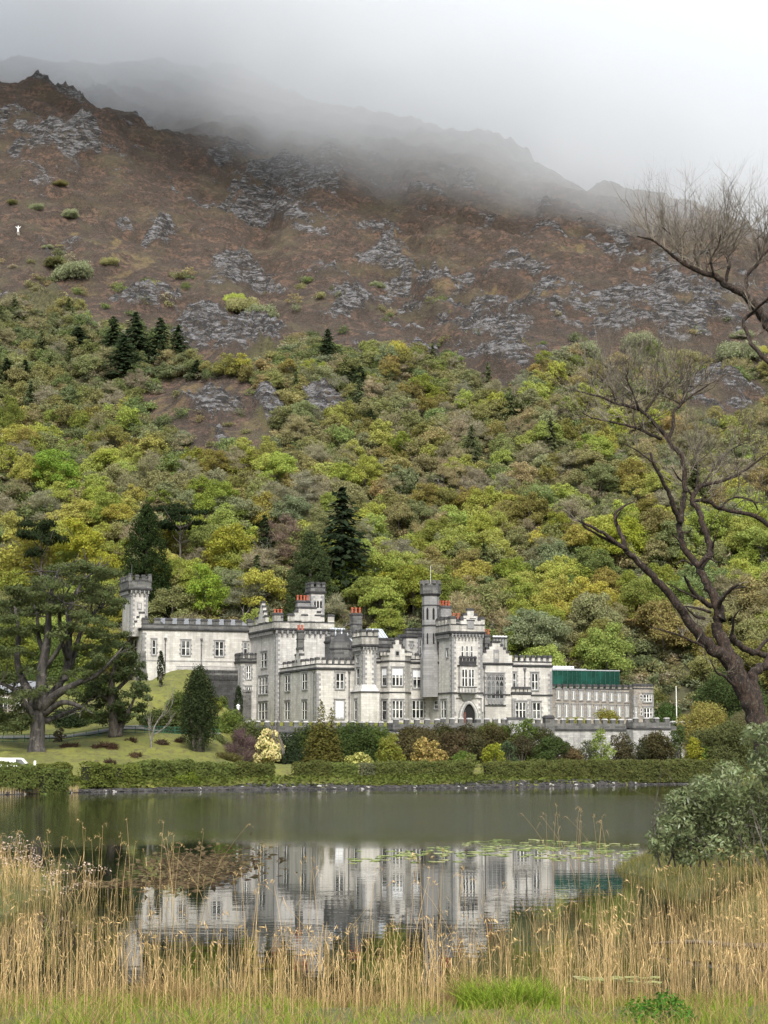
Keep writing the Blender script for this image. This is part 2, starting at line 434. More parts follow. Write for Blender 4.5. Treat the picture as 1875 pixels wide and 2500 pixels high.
def stepped(mb, cx, halfs, zs, b0, b1, axis='a', mi=0, cap=1):
    """stepped gable: halfs[i] is the half width between zs[i] and zs[i+1]"""
    for i, hw in enumerate(halfs):
        z0, z1 = zs[i], zs[i+1]
        hn = halfs[i+1] if i+1 < len(halfs) else 0.0
        segs = [(-hw-.07, -hn), (hn, hw+.07)] if hn else [(-hw-.07, hw+.07)]
        if axis == 'a':
            mb.box(cx-hw, cx+hw, b0, b1, z0, z1, mi)
            for s0, s1 in segs: mb.hip(cx+s0, cx+s1, b0-.07, b1+.07, z1-.14, z1+.17, .03, cap)
        else:
            mb.box(b0, b1, cx-hw, cx+hw, z0, z1, mi)
            for s0, s1 in segs: mb.hip(b0-.07, b1+.07, cx+s0, cx+s1, z1-.14, z1+.17, .03, cap)

castle = empty('castle', O, YAW)
tag(castle, 'pale grey limestone castle with battlements, mullioned windows and red chimney pots above the lake', 'castle')

# --- planes
bF = 0.0; aF0, aF1 = 0.0, la(1178, 0.0)
bD = lb(1048, 0.0)
bC = bD - 2.2; aC0, aC1 = la(886, bC), la(918, bC)
bB = lb(863, aC0); aB0, aB1 = la(773, bB), aC0 + .3
bA = lb(683, aB0); aA0, aA1 = la(673, bA), la(808, bA)
bA1 = lb(608, aA0)

# --- entrance tower (front)
zc = lz(1104, 1545, 0); zp = lz(1104, 1508, 0)
t = wall_part(castle, 'tower', aF0, aF1, bF, lb(1067, aF0-.3)-.0, zc, zp, over=.3, corbel=.5, mw=.8, mh=.75, label='square entrance tower with an arched doorway', n_f=4, n_l=4)
g = MB(); am = (aF0+aF1)/2 + .4
stepped(g, am, [1.5, 1.05, .5], [zp-.9, zp-.2, zp+.5, zp+1.2], -.36, -.02)
g.box(am-.5, am+.5, -.42, -.36, zp-1.5, zp-.4, 2); g.box(am-.62, am+.62, -.46, -.36, zp-.4, zp-.25, 1)
g.build('gable', [M['limestone'], M['coping'], M['quoin']], castle)
for k in range(3):
    win_f(castle, 1125+k*11.3, 1133+k*11.3, 1577, 1604, 0, lights=1, rows=2, surround=False)
# oriel
z0, z1, z2, z3 = lz(1141, 1711, 0), lz(1141, 1692, 0), lz(1141, 1677, 0), lz(1141, 1627, 0); z4 = lz(1141, 1607, 0)
oa0, oa1 = la(1122, -.6), la(1162, -.6); om = (oa0+oa1)/2
ob = MB(); rect = lambda x0, x1, y0: [(x0, y0), (x1, y0), (x1, .05), (x0, .05)]
ob.prism(rect(om-.35, om+.35, -.1), z0-.3, z0, 1); ob.prism(rect(om-.5, om+.5, -.2), z0, z1, 1, rect(oa0, oa1, -.85))
ob.prism(rect(oa0, oa1, -.85), z1, z3, 0); ob.box(oa0-.1, oa1+.1, -.95, .05, z3, z3+.16, 2); ob.box(oa0-.08, oa1+.08, -.93, .05, z2-.1, z2, 2); ob.box(oa0-.08, oa1+.08, -.93, .05, z1-.1, z1+.05, 2)
ob.box(oa0, oa1, -.85, -.6, z3+.16, z4-.55, 2); merlons(ob, (oa0, -.72), (oa1, -.72), z4-.55, .34, .4, .28, 5, 2, 2)
for k in range(5): x = oa0 + .3 + (oa1-oa0-.6)*k/4; ob.box(x-.13, x+.13, -.885, -.85, z1+.12, z2-.2, 1)
ob.build('oriel', [M['limestone'], M['quoin'], M['coping']], castle)
for p0, p1 in ((1127, 1141.5), (1143.5, 1158)):
    window(castle, la((p0+p1)/2, -.855), -.856, z2+.02, lz(1141, 1634, -.85), la(p1, -.85)-la(p0, -.85)-.06, 0, lights=2, rows=2, surround=False, blind=.0)
# doorway
da0, da1 = la(1127, 0), la(1160, 0); dm = (da0+da1)/2; zd = lz(1143, 1717, 0); zg = 0.0
hw = .92
def archpts(hw, zs, zt, n=7): return [(-hw + 2*hw*i/(2*n), zs + (zt-zs)*math.sin(math.pi*min(1, max(0, i/(2*n))))**.72) for i in range(2*n+1)]
d = MB()
for e, y0, mi in ((.62, -.14, 0), (.42, -.22, 1), (.2, -.3, 0)):
    ap = archpts(hw+e, zd-1.5, zd+e-.1); ai = archpts(hw+e-.2, zd-1.5, zd+e-.3)
    poly = [(-hw-e, 0)] + ap + [(hw+e, 0), (hw+e-.2, 0)] + ai[::-1] + [(-hw-e+.2, 0)]
    n = len(ap)
    for i in range(n-1): d.plate([(dm+ap[i][0], ap[i][1]), (dm+ap[i+1][0], ap[i+1][1]), (dm+ai[i+1][0], ai[i+1][1]), (dm+ai[i][0], ai[i][1])], y0, .05, mi)
    for sgn in (-1, 1): d.box(*sorted((dm+sgn*(hw+e), dm+sgn*(hw+e-.2))), y0, .05, -.2, zd-1.5, mi)
d.box(dm-hw-1.25, dm+hw+1.25, -.2, .05, zd+.75, zd+.95, 1); d.box(dm-hw-1.25, dm-hw-1.05, -.2, .05, zd-1.2, zd+.75, 1); d.box(dm+hw+1.05, dm+hw+1.25, -.2, .05, zd-1.2, zd+.75, 1)
dw = d.build('doorway', [M['quoin'], M['limestone_grey']], castle)
op = MB(); op.plate([(dm-hw, -.1)] + [(dm+x, z) for x, z in archpts(hw, zd-1.5, zd-.1)] + [(dm+hw, -.1)], -.03, .05)
op.build('opening', M['black'], dw)
dl = MB(); dl.box(dm-hw+.02, dm-hw+.5, -.12, -.04, -.05, zd-1.25)
for k in range(3): dl.box(dm-hw+.05, dm-hw+.47, -.14, -.12, .3+.7*k, .36+.7*k, 1)
dl.build('door', [M['wood'], M['iron']], dw)
# string course that runs round tower, stair wall and bay
zs = lz(1104, 1693, 0)
sc_ = MB(); sc_.box(aF0-.12, oa0-.1, -.12, 0, zs, zs+.2); sc_.box(oa1+.1, aF1+.12, -.12, 0, zs, zs+.2); sc_.box(aF0-.12, aF0, 0, bD, zs, zs+.2)
sc_.build('string_course', M['coping'], castle)

# --- stair wall behind the tower's left side, octagonal turret on it
e1 = wall_part(castle, 'wall_block', aF0, aF1-.5, lb(1067, aF0-.3), bD+6, lz(1060, 1622, bD), lz(1060, 1600, bD), mh=.6, mw=.7, mat='limestone_grey', sides='l', corners=(), n_l=5)
for p0, p1, y0, y1, L in ((1060, 1071, 1647, 1673, 1), (1060, 1071, 1711, 1731, 1), (1077, 1091, 1711, 1752, 2)):
    win_l(castle, p0, p1, y0, y1, aF0, lights=L, rows=2)
win_l(castle, 1091, 1095, 1587, 1604, aF0, lights=1, rows=1)
ba = lb(1052, 0.0) - 1.6; oc = (la(1052, ba), ba)
R = 21/F*(O.y+oc[1]); zt0 = lz(1052, 1608, ba); zt1 = lz(1052, 1457, ba); zt2 = lz(1052, 1418, ba)
o8 = MB(); rt = math.pi/8
o8.cyl(oc[0], oc[1], zt0-5.5, zt0, R*1.22, R*1.22, 8, 0, rt); o8.cyl(oc[0], oc[1], zt0, zt0+1.2, R*1.22, R, 8, 0, rt); o8.cyl(oc[0], oc[1], zt0+1.2, zt1, R, R, 8, 0, rt)
zm = zt0 + (zt1-zt0)*.52; o8.cyl(oc[0], oc[1], zm, zm+.18, R+.08, R+.08, 8, 1, rt); o8.cyl(oc[0], oc[1], zt1-1.35, zt1-1.2, R+.08, R+.08, 8, 1, rt)
tw = o8.build('octagonal_turret', [M['dark'] if False else M['quoin'], M['coping']], castle)
pr = MB(); pr.cyl(oc[0], oc[1], zt1, zt1+.4, R, R+.25, 8, 1, rt); pr.cyl(oc[0], oc[1], zt1+.4, zt2-.5, R+.25, R+.25, 8, 0, rt)
for i in range(8):
    w = 2*math.pi*i/8; x, y = oc[0]+(R+.08)*math.cos(w)*.95, oc[1]+(R+.08)*math.sin(w)*.95
    pr.cyl(x, y, zt2-.5, zt2, .42, .36, 6, 0)
pr.build('parapet', [M['dark'], M['coping']], tw)
for i in range(8):
    w = 2*math.pi*(i)/8 + math.pi/4*.0; n = Vector((math.cos(w), math.sin(w), 0)); tng = Vector((-n.y, n.x, 0)); c = Vector((oc[0], oc[1], 0)) + n*(R*math.cos(math.pi/8))
    for z0_, z1_, hw_ in ((zm+.9, zm+2.6, .16), (zm-2.6, zm-1.0, .12)):
        vs = [c + tng*sx*hw_ + n*dn + Vector((0, 0, z)) for dn in (-.05, .02) for sx, z in ((-1, z0_), (1, z0_), (1, z1_-.2), (0, z1_+.05), (-1, z1_-.2))]
        sl_ = MB(); sl_.add(vs, [(5,6,7,8,9), (4,3,2,1,0)] + [(i2, (i2+1) % 5, 5+(i2+1) % 5, 5+i2) for i2 in range(5)], 0); sl_.build('arrow_slit', M['black'], tw)

# --- garden front with two-storey canted bay
zc = lz(1020, 1619, bD); zp = lz(1020, 1598, bD)
wall_part(castle, 'wall_block', aC1-.4, aF0+.2, bD, bD+9, zc, zp, pmat='limestone', mh=.5, mw=.45, sides='f', corners=(), n_f=11)
by0 = bD - 1.9
fa0, fa1 = la(951, by0), la(989, by0); ba0, ba1 = la(928, bD), la(1004, bD)
poly = [(fa0, by0), (fa1, by0), (ba1, bD+.1), (ba0, bD+.1)]
zb1 = lz(970, 1616, by0)
def grow(pl, e):
    c = Vector((sum(p[0] for p in pl)/4, sum(p[1] for p in pl)/4)); return [((p[0]-c.x)*(1+e)+c.x, (p[1]-c.y)*(1+e)+c.y) for p in pl]
bm_ = MB(); bm_.prism(poly, -.6, zb1, 0); bm_.prism(grow(poly, .06), zb1, zb1+.22, 1)
zs2 = lz(970, 1692, by0); bm_.prism(grow(poly, .05), zs2, zs2+.2, 1)
bay = bm_.build('bay_window', [M['limestone'], M['coping']], castle); bay['label'] = 'two storey canted bay with shaped gable'
pp = MB(); zb2 = lz(970, 1600, by0); fm = (fa0+fa1)/2
pp.prism(poly, zb1+.22, zb2, 0)
for (x0, y0), (x1, y1) in (((ba0, bD), (fa0, by0)), ((fa1, by0), (ba1, bD))):
    for k in range(3):
        x, y = x0+(x1-x0)*(k+.5)/3, y0+(y1-y0)*(k+.5)/3; pp.box(x-.25, x+.25, y-.2, y+.2, zb2, zb2+.5, 0); pp.hip(x-.3, x+.3, y-.25, y+.25, zb2+.5, zb2+.66, .1, 1)
stepped(pp, fm, [1.45, 1.1, .62, .28], [zb2, zb2+.55, zb2+1.15, zb2+1.75, zb2+2.4], by0, by0+.4)
pp.box(fm-.33, fm+.33, by0-.06, by0, zb2-.15, zb2+.7, 2); pp.box(fm-.2, fm+.2, by0-.075, by0-.06, zb2, zb2+.55, 3)
pp.build('parapet', [M['limestone'], M['coping'], M['quoin'], M['black']], bay)
window(castle, (fa0+fa1)/2, by0-.004, lz(970, 1674, by0), lz(970, 1632, by0), fa1-fa0-.75, 0, lights=3, rows=2, blind=.4)
window(castle, (fa0+fa1)/2, by0-.004, lz(970, 1753, by0), lz(970, 1711, by0), fa1-fa0-.75, 0, lights=3, rows=2)
an = math.atan2(by0-bD-.1, fa0-ba0); mx, my = (fa0+ba0)/2, (by0+bD+.1)/2
window(castle, mx, my, lz(941, 1674, bD-1), lz(941, 1632, bD-1), 1.0, an, lights=1, rows=2, blind=.4)
window(castle, mx, my, lz(941, 1758, bD-1), lz(941, 1711, bD-1), 1.0, an, lights=1, rows=2)
win_f(castle, 1007, 1028, 1636, 1680, bD, lights=2, rows=2, blind=.4)
win_f(castle, 1005, 1034, 1711, 1753, bD, lights=3, rows=2)
# --- corner turret
zc = lz(886, 1577, bC); zp = lz(886, 1540, bC)
wall_part(castle, 'tower', aC0, aC1, bC, bC+3.6, zc, zp, over=.28, corbel=.42, mw=.62, mh=.6, label='slim square corner turret', n_f=3, n_l=3)
zl = zs2
sk = MB(); sk.box(aC0-.45, aC1+.3, bC-.45, bC+3.8, -.6, zl); sk.box(aC0-.55, aC1+.4, bC-.55, bC+3.9, zl, zl+.2, 1); sk.hip(aC0-.45, aC1+.3, bC-.45, bC+3.8, zl+.2, zl+1.2, .44, 2)
sk.build('buttress', [M['limestone'], M['coping'], M['limestone_grey']], castle)
win_l(castle, 871, 879, 1633, 1676, aC0, lights=1, rows=2)
win_l(castle, 866, 873, 1711, 1757, aC0-.45, lights=1, rows=2)
win_l(castle, 871, 877, 1604, 1617, aC0, lights=1, rows=1)

# --- garden block in front of the big tower
zc = lz(773, 1633, bB); zp = lz(773, 1608, bB)
wall_part(castle, 'wing', aB0, aB1, bB, bA+.5, zc, zp, over=.05, mw=.48, mh=.55, pmat='limestone', label='two storey garden wing', sides='fl', n_f=7, n_l=9, corners=((0,0),))
for p0, p1, y0, y1 in ((696, 709, 1649, 1687), (738, 751, 1644, 1683), (696, 709, 1714, 1757)): win_l(castle, p0, p1, y0, y1, aB0, lights=2, rows=2)
win_l(castle, 738, 751, 1712, 1757, aB0, lights=2, rows=2)
win_f(castle, 819, 840, 1644, 1682, bB, lights=2, rows=2)
win_f(castle, 818, 840, 1711, 1754, bB, lights=2, rows=2, blind=.95)
pipe(castle, aB1-1.0, bB, 0, lz(858, 1637, bB)); pipe(castle, aB0, bB+1.0, 0, lza(760, 1639, aB0), -1, 0)
pipe(castle, aB0, bA-.3, 0, lza(684, 1642, aB0), -1, 0)
bg_ = lb(727, aB0); g = MB(); zgb = lza(727, 1632, aB0)
stepped(g, bg_, [2.1, 1.4, .75], [zgb, zgb+1.1, zgb+2.0, zgb+2.9], aB0-.04, aB0+.5, 'b'); g.build('gable', [M['limestone_grey'], M['coping']], castle)
chimney(castle, aB0+.35, bg_, zgb+2.5, lza(727, 1538, aB0), .9, .95, 2, 'dark')
# --- big tower
zc = lz(673, 1537, bA); zp = lz(673, 1500, bA)
wall_part(castle, 'tower', aA0, aA1, bA, bA1, zc, zp, over=.38, corbel=.82, mw=1.0, mh=.9, mat='limestone_grey', label='broad square tower with stepped gables and arched corbel table', n_f=5, n_l=4, sides='fl')
g = MB(); cg = la(748, bA); stepped(g, cg, [2.7, 2.1, 1.45], [zp-.9, zp-.1, zp+.5, zp+1.1], bA-.4, bA+.2)
g.build('gable', [M['limestone'], M['coping']], castle); g = MB()
cg2 = lb(643, aA0); stepped(g, cg2, [2.3, 1.5, .9, .4], [zp-.9, zp, zp+.8, zp+1.6, zp+2.3], aA0-.42, aA0+.1, 'b')
g.build('gable', [M['limestone'], M['coping']], castle)
win_l(castle, 637, 652, 1594, 1630, aA0, lights=2, rows=2)
win_l(castle, 632, 655, 1653, 1694, aA0, lights=3, rows=2); win_l(castle, 632, 655, 1716, 1757, aA0, lights=3, rows=2)
chimney(castle, la(738, bA+1.2), bA+1.2, zp-.3, lz(738, 1466, bA+1.2), 1.95, 1.1, 4, 'quoin', .8)
chimney(castle, la(678, bA+2.0), bA+2.0, zp-1.2, lz(678, 1496, bA+2.0), 1.35, .9, 3, 'quoin', .55)
# belvedere
b2 = bA + 5.2; x0, x1 = la(759, b2), la(791, b2); zb = lz(775, 1500, b2); zt = lz(775, 1447, b2); zq = lz(775, 1424, b2)
bv = wall_part(castle, 'tower', x0, x1, b2, b2+2.6, zt, zq, z0=zc, over=.12, mw=.5, mh=.45, mat='limestone_grey', pmat='dark', label='small belvedere tower with three arched openings', n_f=3, n_l=3)
a_ = MB()
for k in range(3):
    xm = x0 + (x1-x0)*(.28+.23*k); zz0, zz1 = lz(775, 1484, b2), lz(775, 1466, b2)
    a_.plate([(xm-.16, zz0), (xm+.16, zz0), (xm+.16, zz1-.2), (xm, zz1), (xm-.16, zz1-.2)], b2-.03, b2+.05)
a_.build('arched_opening', M['black'], bv)
# --- low block left of the big tower
bz = bA1 - 4.0; xa0 = la(587, bz)
wall_part(castle, 'wall_block', xa0, aA0+.2, bz, bz+5, lz(600, 1617, bz), lz(600, 1597, bz), over=.1, mw=.5, mh=.5, mat='limestone_grey', pmat='dark', n_f=4, sides='fl', corners=((0,0),))
win_f(castle, 600, 612, 1626, 1658, bz, lights=2, rows=2); win_f(castle, 600, 612, 1678, 1692, bz, lights=2, rows=1)
st = MB(); s0, s1 = la(594, bz-1.2), la(613, bz-1.2); st.box(s0, s1, bz-1.2, bz, -.6, lz(602, 1697, bz-1.2)); merlons(st, (s0, bz-1), (s1, bz-1), lz(602, 1697, bz-1.2), .4, .4, .35, 3, 0, 0)
st.build('porch', M['dark'], castle)

# --- right block: hall with the great traceried window, then the end bays
bG = 1.0; aG1 = la(1251, bG)
zc = lz(1215, 1622, bG); zp = lz(1215, 1600, bG)
wall_part(castle, 'wall_block', aF1-.2, aG1, bG, bG+9, zc, zp, mw=.7, mh=.6, pmat='limestone', sides='', corners=(), mpar=False, label='hall bay with a tall traceried window')
g = MB(); gm = la(1212, bG); stepped(g, gm, [2.0, 1.5, 1.05, .62], [zp, zp+.5, zp+1.0, zp+1.45, zp+1.9], bG, bG+.45)
g.box(gm-.42, gm+.42, bG-.08, bG, zp-.9, zp+.8, 2); g.box(gm-.28, gm+.28, bG-.12, bG-.08, zp-.5, zp+.3, 0)
g.build('gable', [M['limestone'], M['coping'], M['quoin']], castle)
win_f(castle, 1188, 1230, 1647, 1705, bG, lights=4, rows=2, arch=True)
pz0, pz1 = lz(1210, 1721, bG), lz(1210, 1709, bG); x0, x1 = la(1190, bG), la(1229, bG); p = MB()
p.box(x0, x1, bG-.06, bG, pz0, pz1, 0); p.box(x0-.35, x1+.35, bG-.12, bG, pz0-.16, pz0, 1)
for k in range(5): x = x0+.25+(x1-x0-.5)*k/4; p.cyl(x, bG-.05, pz0+.12, pz1-.1, .2, .2, 8, 0)
p.build('carved_panel', [M['quoin'], M['coping']], castle)
bH = 1.6; aH1 = la(1348, bH); zc = lz(1300, 1627, bH); zp = lz(1300, 1603, bH)
wall_part(castle, 'wall_block', aG1-.2, aH1, bH, bH+9, zc, zp, pmat='limestone', mw=.43, mh=.55, sides='fr', n_f=8, corners=((1,0),))
win_f(castle, 1251, 1260, 1644, 1677, bH, lights=1, rows=2); win_f(castle, 1297, 1314, 1645, 1684, bH, lights=2, rows=2)
win_f(castle, 1299, 1319, 1716, 1754, bH, lights=2, rows=2)
bI = bH - .9; i0, i1 = la(1251, bI), la(1296, bI); z_ = lz(1273, 1694, bI); zI = lz(1273, 1680, bI)
wall_part(castle, 'bay_window', i0, i1, bI, bH+.1, z_, zI, mw=.45, mh=.4, sides='f', n_f=5, corners=((0,0),(1,0)))
win_f(castle, 1257, 1284, 1715, 1753, bI, lights=3, rows=2)
zs3 = lz(1330, 1699, bH); m_ = MB(); m_.box(i1+.15, aH1+.1, bH-.12, bH, zs3, zs3+.2); m_.box(aF1+.2, i0-.2, bG-.12, bG, zs3, zs3+.2); m_.build('string_course', M['coping'], castle)
pipe(castle, la(1281, bH), bH, zI, lz(1281, 1631, bH)); pipe(castle, la(1182, bG), bG, 0, lz(1182, 1625, bG))

# --- roofs and walls seen behind the parapets
r = MB(); x0, x1 = aB0+6, aF0+1
zr0 = lz(930, 1566, bD+9); zr1 = lz(930, 1544, bD+12)
r.prism([(aA1-.5, bD+8), (x1-3, bD+8), (x1-3, bD+13), (aA1-.5, bD+13)], zr0-1.5, zr0-.4, 0)
rf = r.build('roof', [M['slate']], castle)
for p0, p1 in ((826, 862), (916, 955)):
    q = MB(); xa, xb = la(p0, bD+9), la(p1, bD+9); q.sideplate([(bD+8.5, zr0-.4), (bD+13, zr1+.6), (bD+13, zr0-.4)], xa, xb)
    for k in range(5): x = xa+(xb-xa)*(k+.5)/5; q.sideplate([(bD+8.45, zr0-.35), (bD+13, zr1+.66), (bD+13, zr1+.6), (bD+8.5, zr0-.4)], x-.03, x+.03, 1)
    q.build('skylight', [M['roofglass'], M['slate']], rf)
bk_ = bD + 6.5
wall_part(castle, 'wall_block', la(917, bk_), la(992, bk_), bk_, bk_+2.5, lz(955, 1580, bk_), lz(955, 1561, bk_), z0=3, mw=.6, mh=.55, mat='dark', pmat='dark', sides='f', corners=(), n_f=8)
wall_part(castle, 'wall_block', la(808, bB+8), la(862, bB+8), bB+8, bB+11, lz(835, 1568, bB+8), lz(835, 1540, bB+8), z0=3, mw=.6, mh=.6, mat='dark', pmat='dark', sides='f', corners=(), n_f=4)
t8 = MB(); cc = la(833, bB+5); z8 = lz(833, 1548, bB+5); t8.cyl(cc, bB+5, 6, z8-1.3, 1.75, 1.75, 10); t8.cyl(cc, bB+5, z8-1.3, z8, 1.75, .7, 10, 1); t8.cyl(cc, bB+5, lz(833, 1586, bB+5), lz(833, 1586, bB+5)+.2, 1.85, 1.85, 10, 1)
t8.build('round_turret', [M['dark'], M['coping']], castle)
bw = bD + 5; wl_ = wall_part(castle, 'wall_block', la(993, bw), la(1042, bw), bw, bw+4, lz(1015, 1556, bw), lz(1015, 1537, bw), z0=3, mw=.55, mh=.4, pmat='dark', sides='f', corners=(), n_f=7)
win_f(castle, 1002, 1007, 1570, 1580, bw, lights=1, rows=1); win_f(castle, 1023, 1029, 1562, 1596, bw, lights=1, rows=2)
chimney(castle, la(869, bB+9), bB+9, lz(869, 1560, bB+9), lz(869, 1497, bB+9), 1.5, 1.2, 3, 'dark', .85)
chimney(castle, la(1086, 9), 9, lz(1086, 1545, 9), lz(1086, 1479, 9), 1.7, 1.1, 4, 'quoin', .75)
chimney(castle, la(1114, 4.5), 4.5, lz(1114, 1540, 4.5), lz(1114, 1511, 4.5), 1.0, .8, 2, 'quoin', .85)
chimney(castle, la(1189, 7), 7, lz(1189, 1600, 7), lz(1189, 1549, 7), .85, .85, 2, 'dark', .75)
cl = MB(); bcl = 9.5
for k in range(5):
    x = la(1207+k*7.2, bcl); zz0, zz1 = lz(1220, 1605, bcl), lz(1220, 1552, bcl); cl.cyl(x, bcl, zz0, zz1-.5, .19, .19, 8, 0); cl.cyl(x, bcl, zz1-.5, zz1-.2, .23, .25, 8, 1); cl.cyl(x, bcl, zz1-.2, zz1, .24, .2, 8, 2)
cl.box(la(1203, bcl), la(1240, bcl), bcl-.5, bcl+.5, lz(1220, 1610, bcl)-1, lz(1220, 1588, bcl), 1)
cl.build('chimney', [M['quoin'], M['coping'], M['white']], castle)
f_ = MB(); fx = oc; f_.tube([(fx[0], fx[1], zt2-.5), (fx[0], fx[1], zt2+2.2)], .03, 5); f_.build('flagpole', M['white'], castle)

# ------------------------------------------------------------------ long west wing with its watch tower
bW = bA1 - .9
aW0, aW1 = la(346, bW), aA0 + .3
zWg = lz(346, 1640, bW) - 1.0
west = empty('west_wing', world((aW0+aW1)/2, bW, zWg), YAW); tag(west, 'long low pale stone wing ending in a slim corbelled watch tower, on the grassy bank', 'castle wing')
loc = Vector(((aW0+aW1)/2, bW, zWg))
holder = MB()
class Sub:                                     # builders above work in castle coordinates; shift them under this wing's own empty
    pass
def reparent(start, root, off):
    for o in [o for o in COL.objects if o not in start and o.parent == castle]:
        o.parent = root; o.location = o.location - off
before = set(COL.objects)
zc = lz(346, 1536, bW); zp = lz(346, 1511, bW)
w_ = wall_part(castle, 'wall', aW0, aW1, bW, lb(293, aW0), zc, zp, z0=zWg-3, over=.1, mw=1.0, mh=.55, pmat='dark', sides='fl', n_f=10, n_l=4, corners=((0,0),))
bt = MB(); zb0 = lz(346, 1632, bW); bt.prism([(aW0-1.0, bW-.25), (aW0+.9, bW-.25), (aW0+.9, bW+.9), (aW0-1.0, bW+.9)], zWg-2, lz(346, 1590, bW), 0, [(aW0-.2, bW-.05), (aW0+.5, bW-.05), (aW0+.5, bW+.5), (aW0-.2, bW+.5)])
bt.build('buttress', M['dark'], castle)
for p0, p1, y0, y1, L in ((369, 379, 1563, 1598, 1), (441, 463, 1565, 1600, 2), (523, 545, 1567, 1602, 2), (593, 603, 1569, 1598, 1)): win_f(castle, p0, p1, y0, y1, bW, lights=L, rows=2)
for p0, p1 in ((318, 324), (326, 334)): win_l(castle, p0, p1, 1562, 1600, aW0, lights=1, rows=2)
for px, y0 in ((402, 1557), (490, 1559)): pipe(castle, la(px, bW), bW, lz(px, 1640, bW), lz(px, y0, bW))
l_ = MB(); zz = lz(480, 1615, bW); l_.box(aW0, aW1, bW-.06, bW, zz, zz+.1); l_.build('string_course', M['quoin'], castle)
bR = bW+4; q = MB(); q.sideplate([(bW+.8, zc+.5), (bW+7, zc+2.3), (bW+7, zc+.5)], aW0+4, aW1); q.build('roof', M['slate'], castle)
bT = bW + 2.2; x0, x1 = la(316, bT), la(358, bT); zc2 = lz(340, 1440, bT); zq2 = lz(340, 1407, bT)
tw2 = wall_part(castle, 'watch_tower', x0, x1, bT, lb(296, x0), zc2, zq2, z0=zc-1, over=.42, corbel=.6, mw=.55, mh=.5, pmat='dark', n_f=4, n_l=4, sides='flr')
for (cx_, cy_) in ((x0-.2, bT-.2), (x1+.2, bT-.2)):
    m_ = MB(); m_.cyl(cx_, cy_, zq2-.9, zq2+.15, .36, .36, 8); m_.cyl(cx_, cy_, zq2+.15, zq2+.4, .42, .2, 8, 1); m_.build('pinnacle', [M['dark'], M['coping']], tw2)
m_ = MB(); m_.box(la(331, bT), la(343, bT), bT-.06, bT+.05, lz(337, 1489, bT), lz(337, 1471, bT)); m_.box(la(333, bT), la(341, bT), bT-.1, bT-.06, lz(337, 1486, bT), lz(337, 1474, bT), 1); m_.build('stone_panel', [M['quoin'], M['limestone_grey']], tw2)
m_ = MB(); m_.tube([(x0+.3, bT+1, zq2-1), (x0+.3, bT+1, zq2+1.9)], .04, 5); m_.build('lightning_rod', M['iron'], tw2)
g_ = MB(); zz0 = zc+.24; cx_ = la(327, bW); stepped(g_, cx_+1.2, [1.1, .75, .4], [zc+.24, zc+1.2, zc+1.9, zc+2.6], bW+.4, bW+.8); g_.build('gable', [M['limestone'], M['coping']], castle)
reparent(before, west, loc)

# --- dark arcade retaining wall below the wing
ra0, ra1 = la(432, bW-1.5), la(594, bW-1.5)
before = set(COL.objects)
rw = MB(); z1 = lz(500, 1634, bW-1.5); z0 = lz(560, 1728, bW-1.5); rw.box(ra0, ra1, bW-1.5, bW-.3, z0-3, z1-.9); rw.box(ra0, ra1, bW-1.62, bW-.3, z1-.9, z1-.6, 1)
n = 16
for i in range(n): x = ra0+.4+(ra1-ra0-.8)*i/(n-1); rw.box(x-.26, x+.26, bW-1.6, bW-1.5, z1-1.6, z1-.9, 0); rw.box(x-.3, x+.3, bW-1.5, bW-1.2, z1-.6, z1-.1, 0)
rwo = rw.build('retaining_wall', [M['coping'], M['dark']], castle)
rl = MB()
for i in range(60): x = ra0+(ra1-ra0)*i/59; rl.box(x-.02, x+.02, bW-.9, bW-.86, z1-.6, z1+.4)
rl.box(ra0, ra1, bW-.91, bW-.85, z1+.4, z1+.47); rl.build('railing', M['iron'], rwo)
rwo.parent = None; rwo.location = O; rwo.rotation_euler = (0, 0, YAW)
tag(rwo, 'blackened stone retaining wall with a railing under the long west wing', 'wall')

# ------------------------------------------------------------------ grey stone school block and the green glass hall
bS = bH + 2.5; aS0, aS1 = aH1+.05, la(1546, bS)
school = empty('stone_block', world((aS0+aS1)/2, bS, 0), YAW); tag(school, 'low grey rubble stone range with two rows of narrow paired windows', 'building')
before = set(COL.objects)
zp = lz(1440, 1674, bS); zc = zp - 1.1
wall_part(castle, 'wall', aS0, aS1, bS, bS+7, zc, zp, mw=.55, mh=.28, mat='rubble', pmat='rubble', sides='f', n_f=15, corners=(), cornice=False)
for i in range(10):
    p0 = 1358.5 + i*18.45
    win_f(castle, p0, p0+8.6, 1686+i*.9, 1706+i*.75, bS, lights=2, rows=1); win_f(castle, p0+.6, p0+9.2, 1721+i*.6, 1750-i*.1, bS, lights=2, rows=1)
bS2 = bS - 1.4; x0, x1 = la(1547, bS2), la(1595, bS2)
wall_part(castle, 'end_bay', x0, x1, bS2, bS+7, lz(1570, 1686, bS2), lz(1570, 1673, bS2), mw=.5, mh=.28, mat='rubble', pmat='rubble', sides='fr', n_f=6, corners=((0,0),(1,0)), cornice=False)
win_f(castle, 1561, 1568, 1696, 1712, bS2, lights=1, rows=2, surround=False)
win_f(castle, 1570, 1591, 1696, 1713, bS2, lights=3, rows=2); win_f(castle, 1562, 1568, 1729, 1747, bS2, lights=1, rows=2, surround=False); win_f(castle, 1570, 1592, 1729, 1752, bS2, lights=3, rows=2); win_f(castle, 1549, 1554, 1727, 1752, bS2, lights=1, rows=2)
reparent(before, school, Vector(((aS0+aS1)/2, bS, 0)))

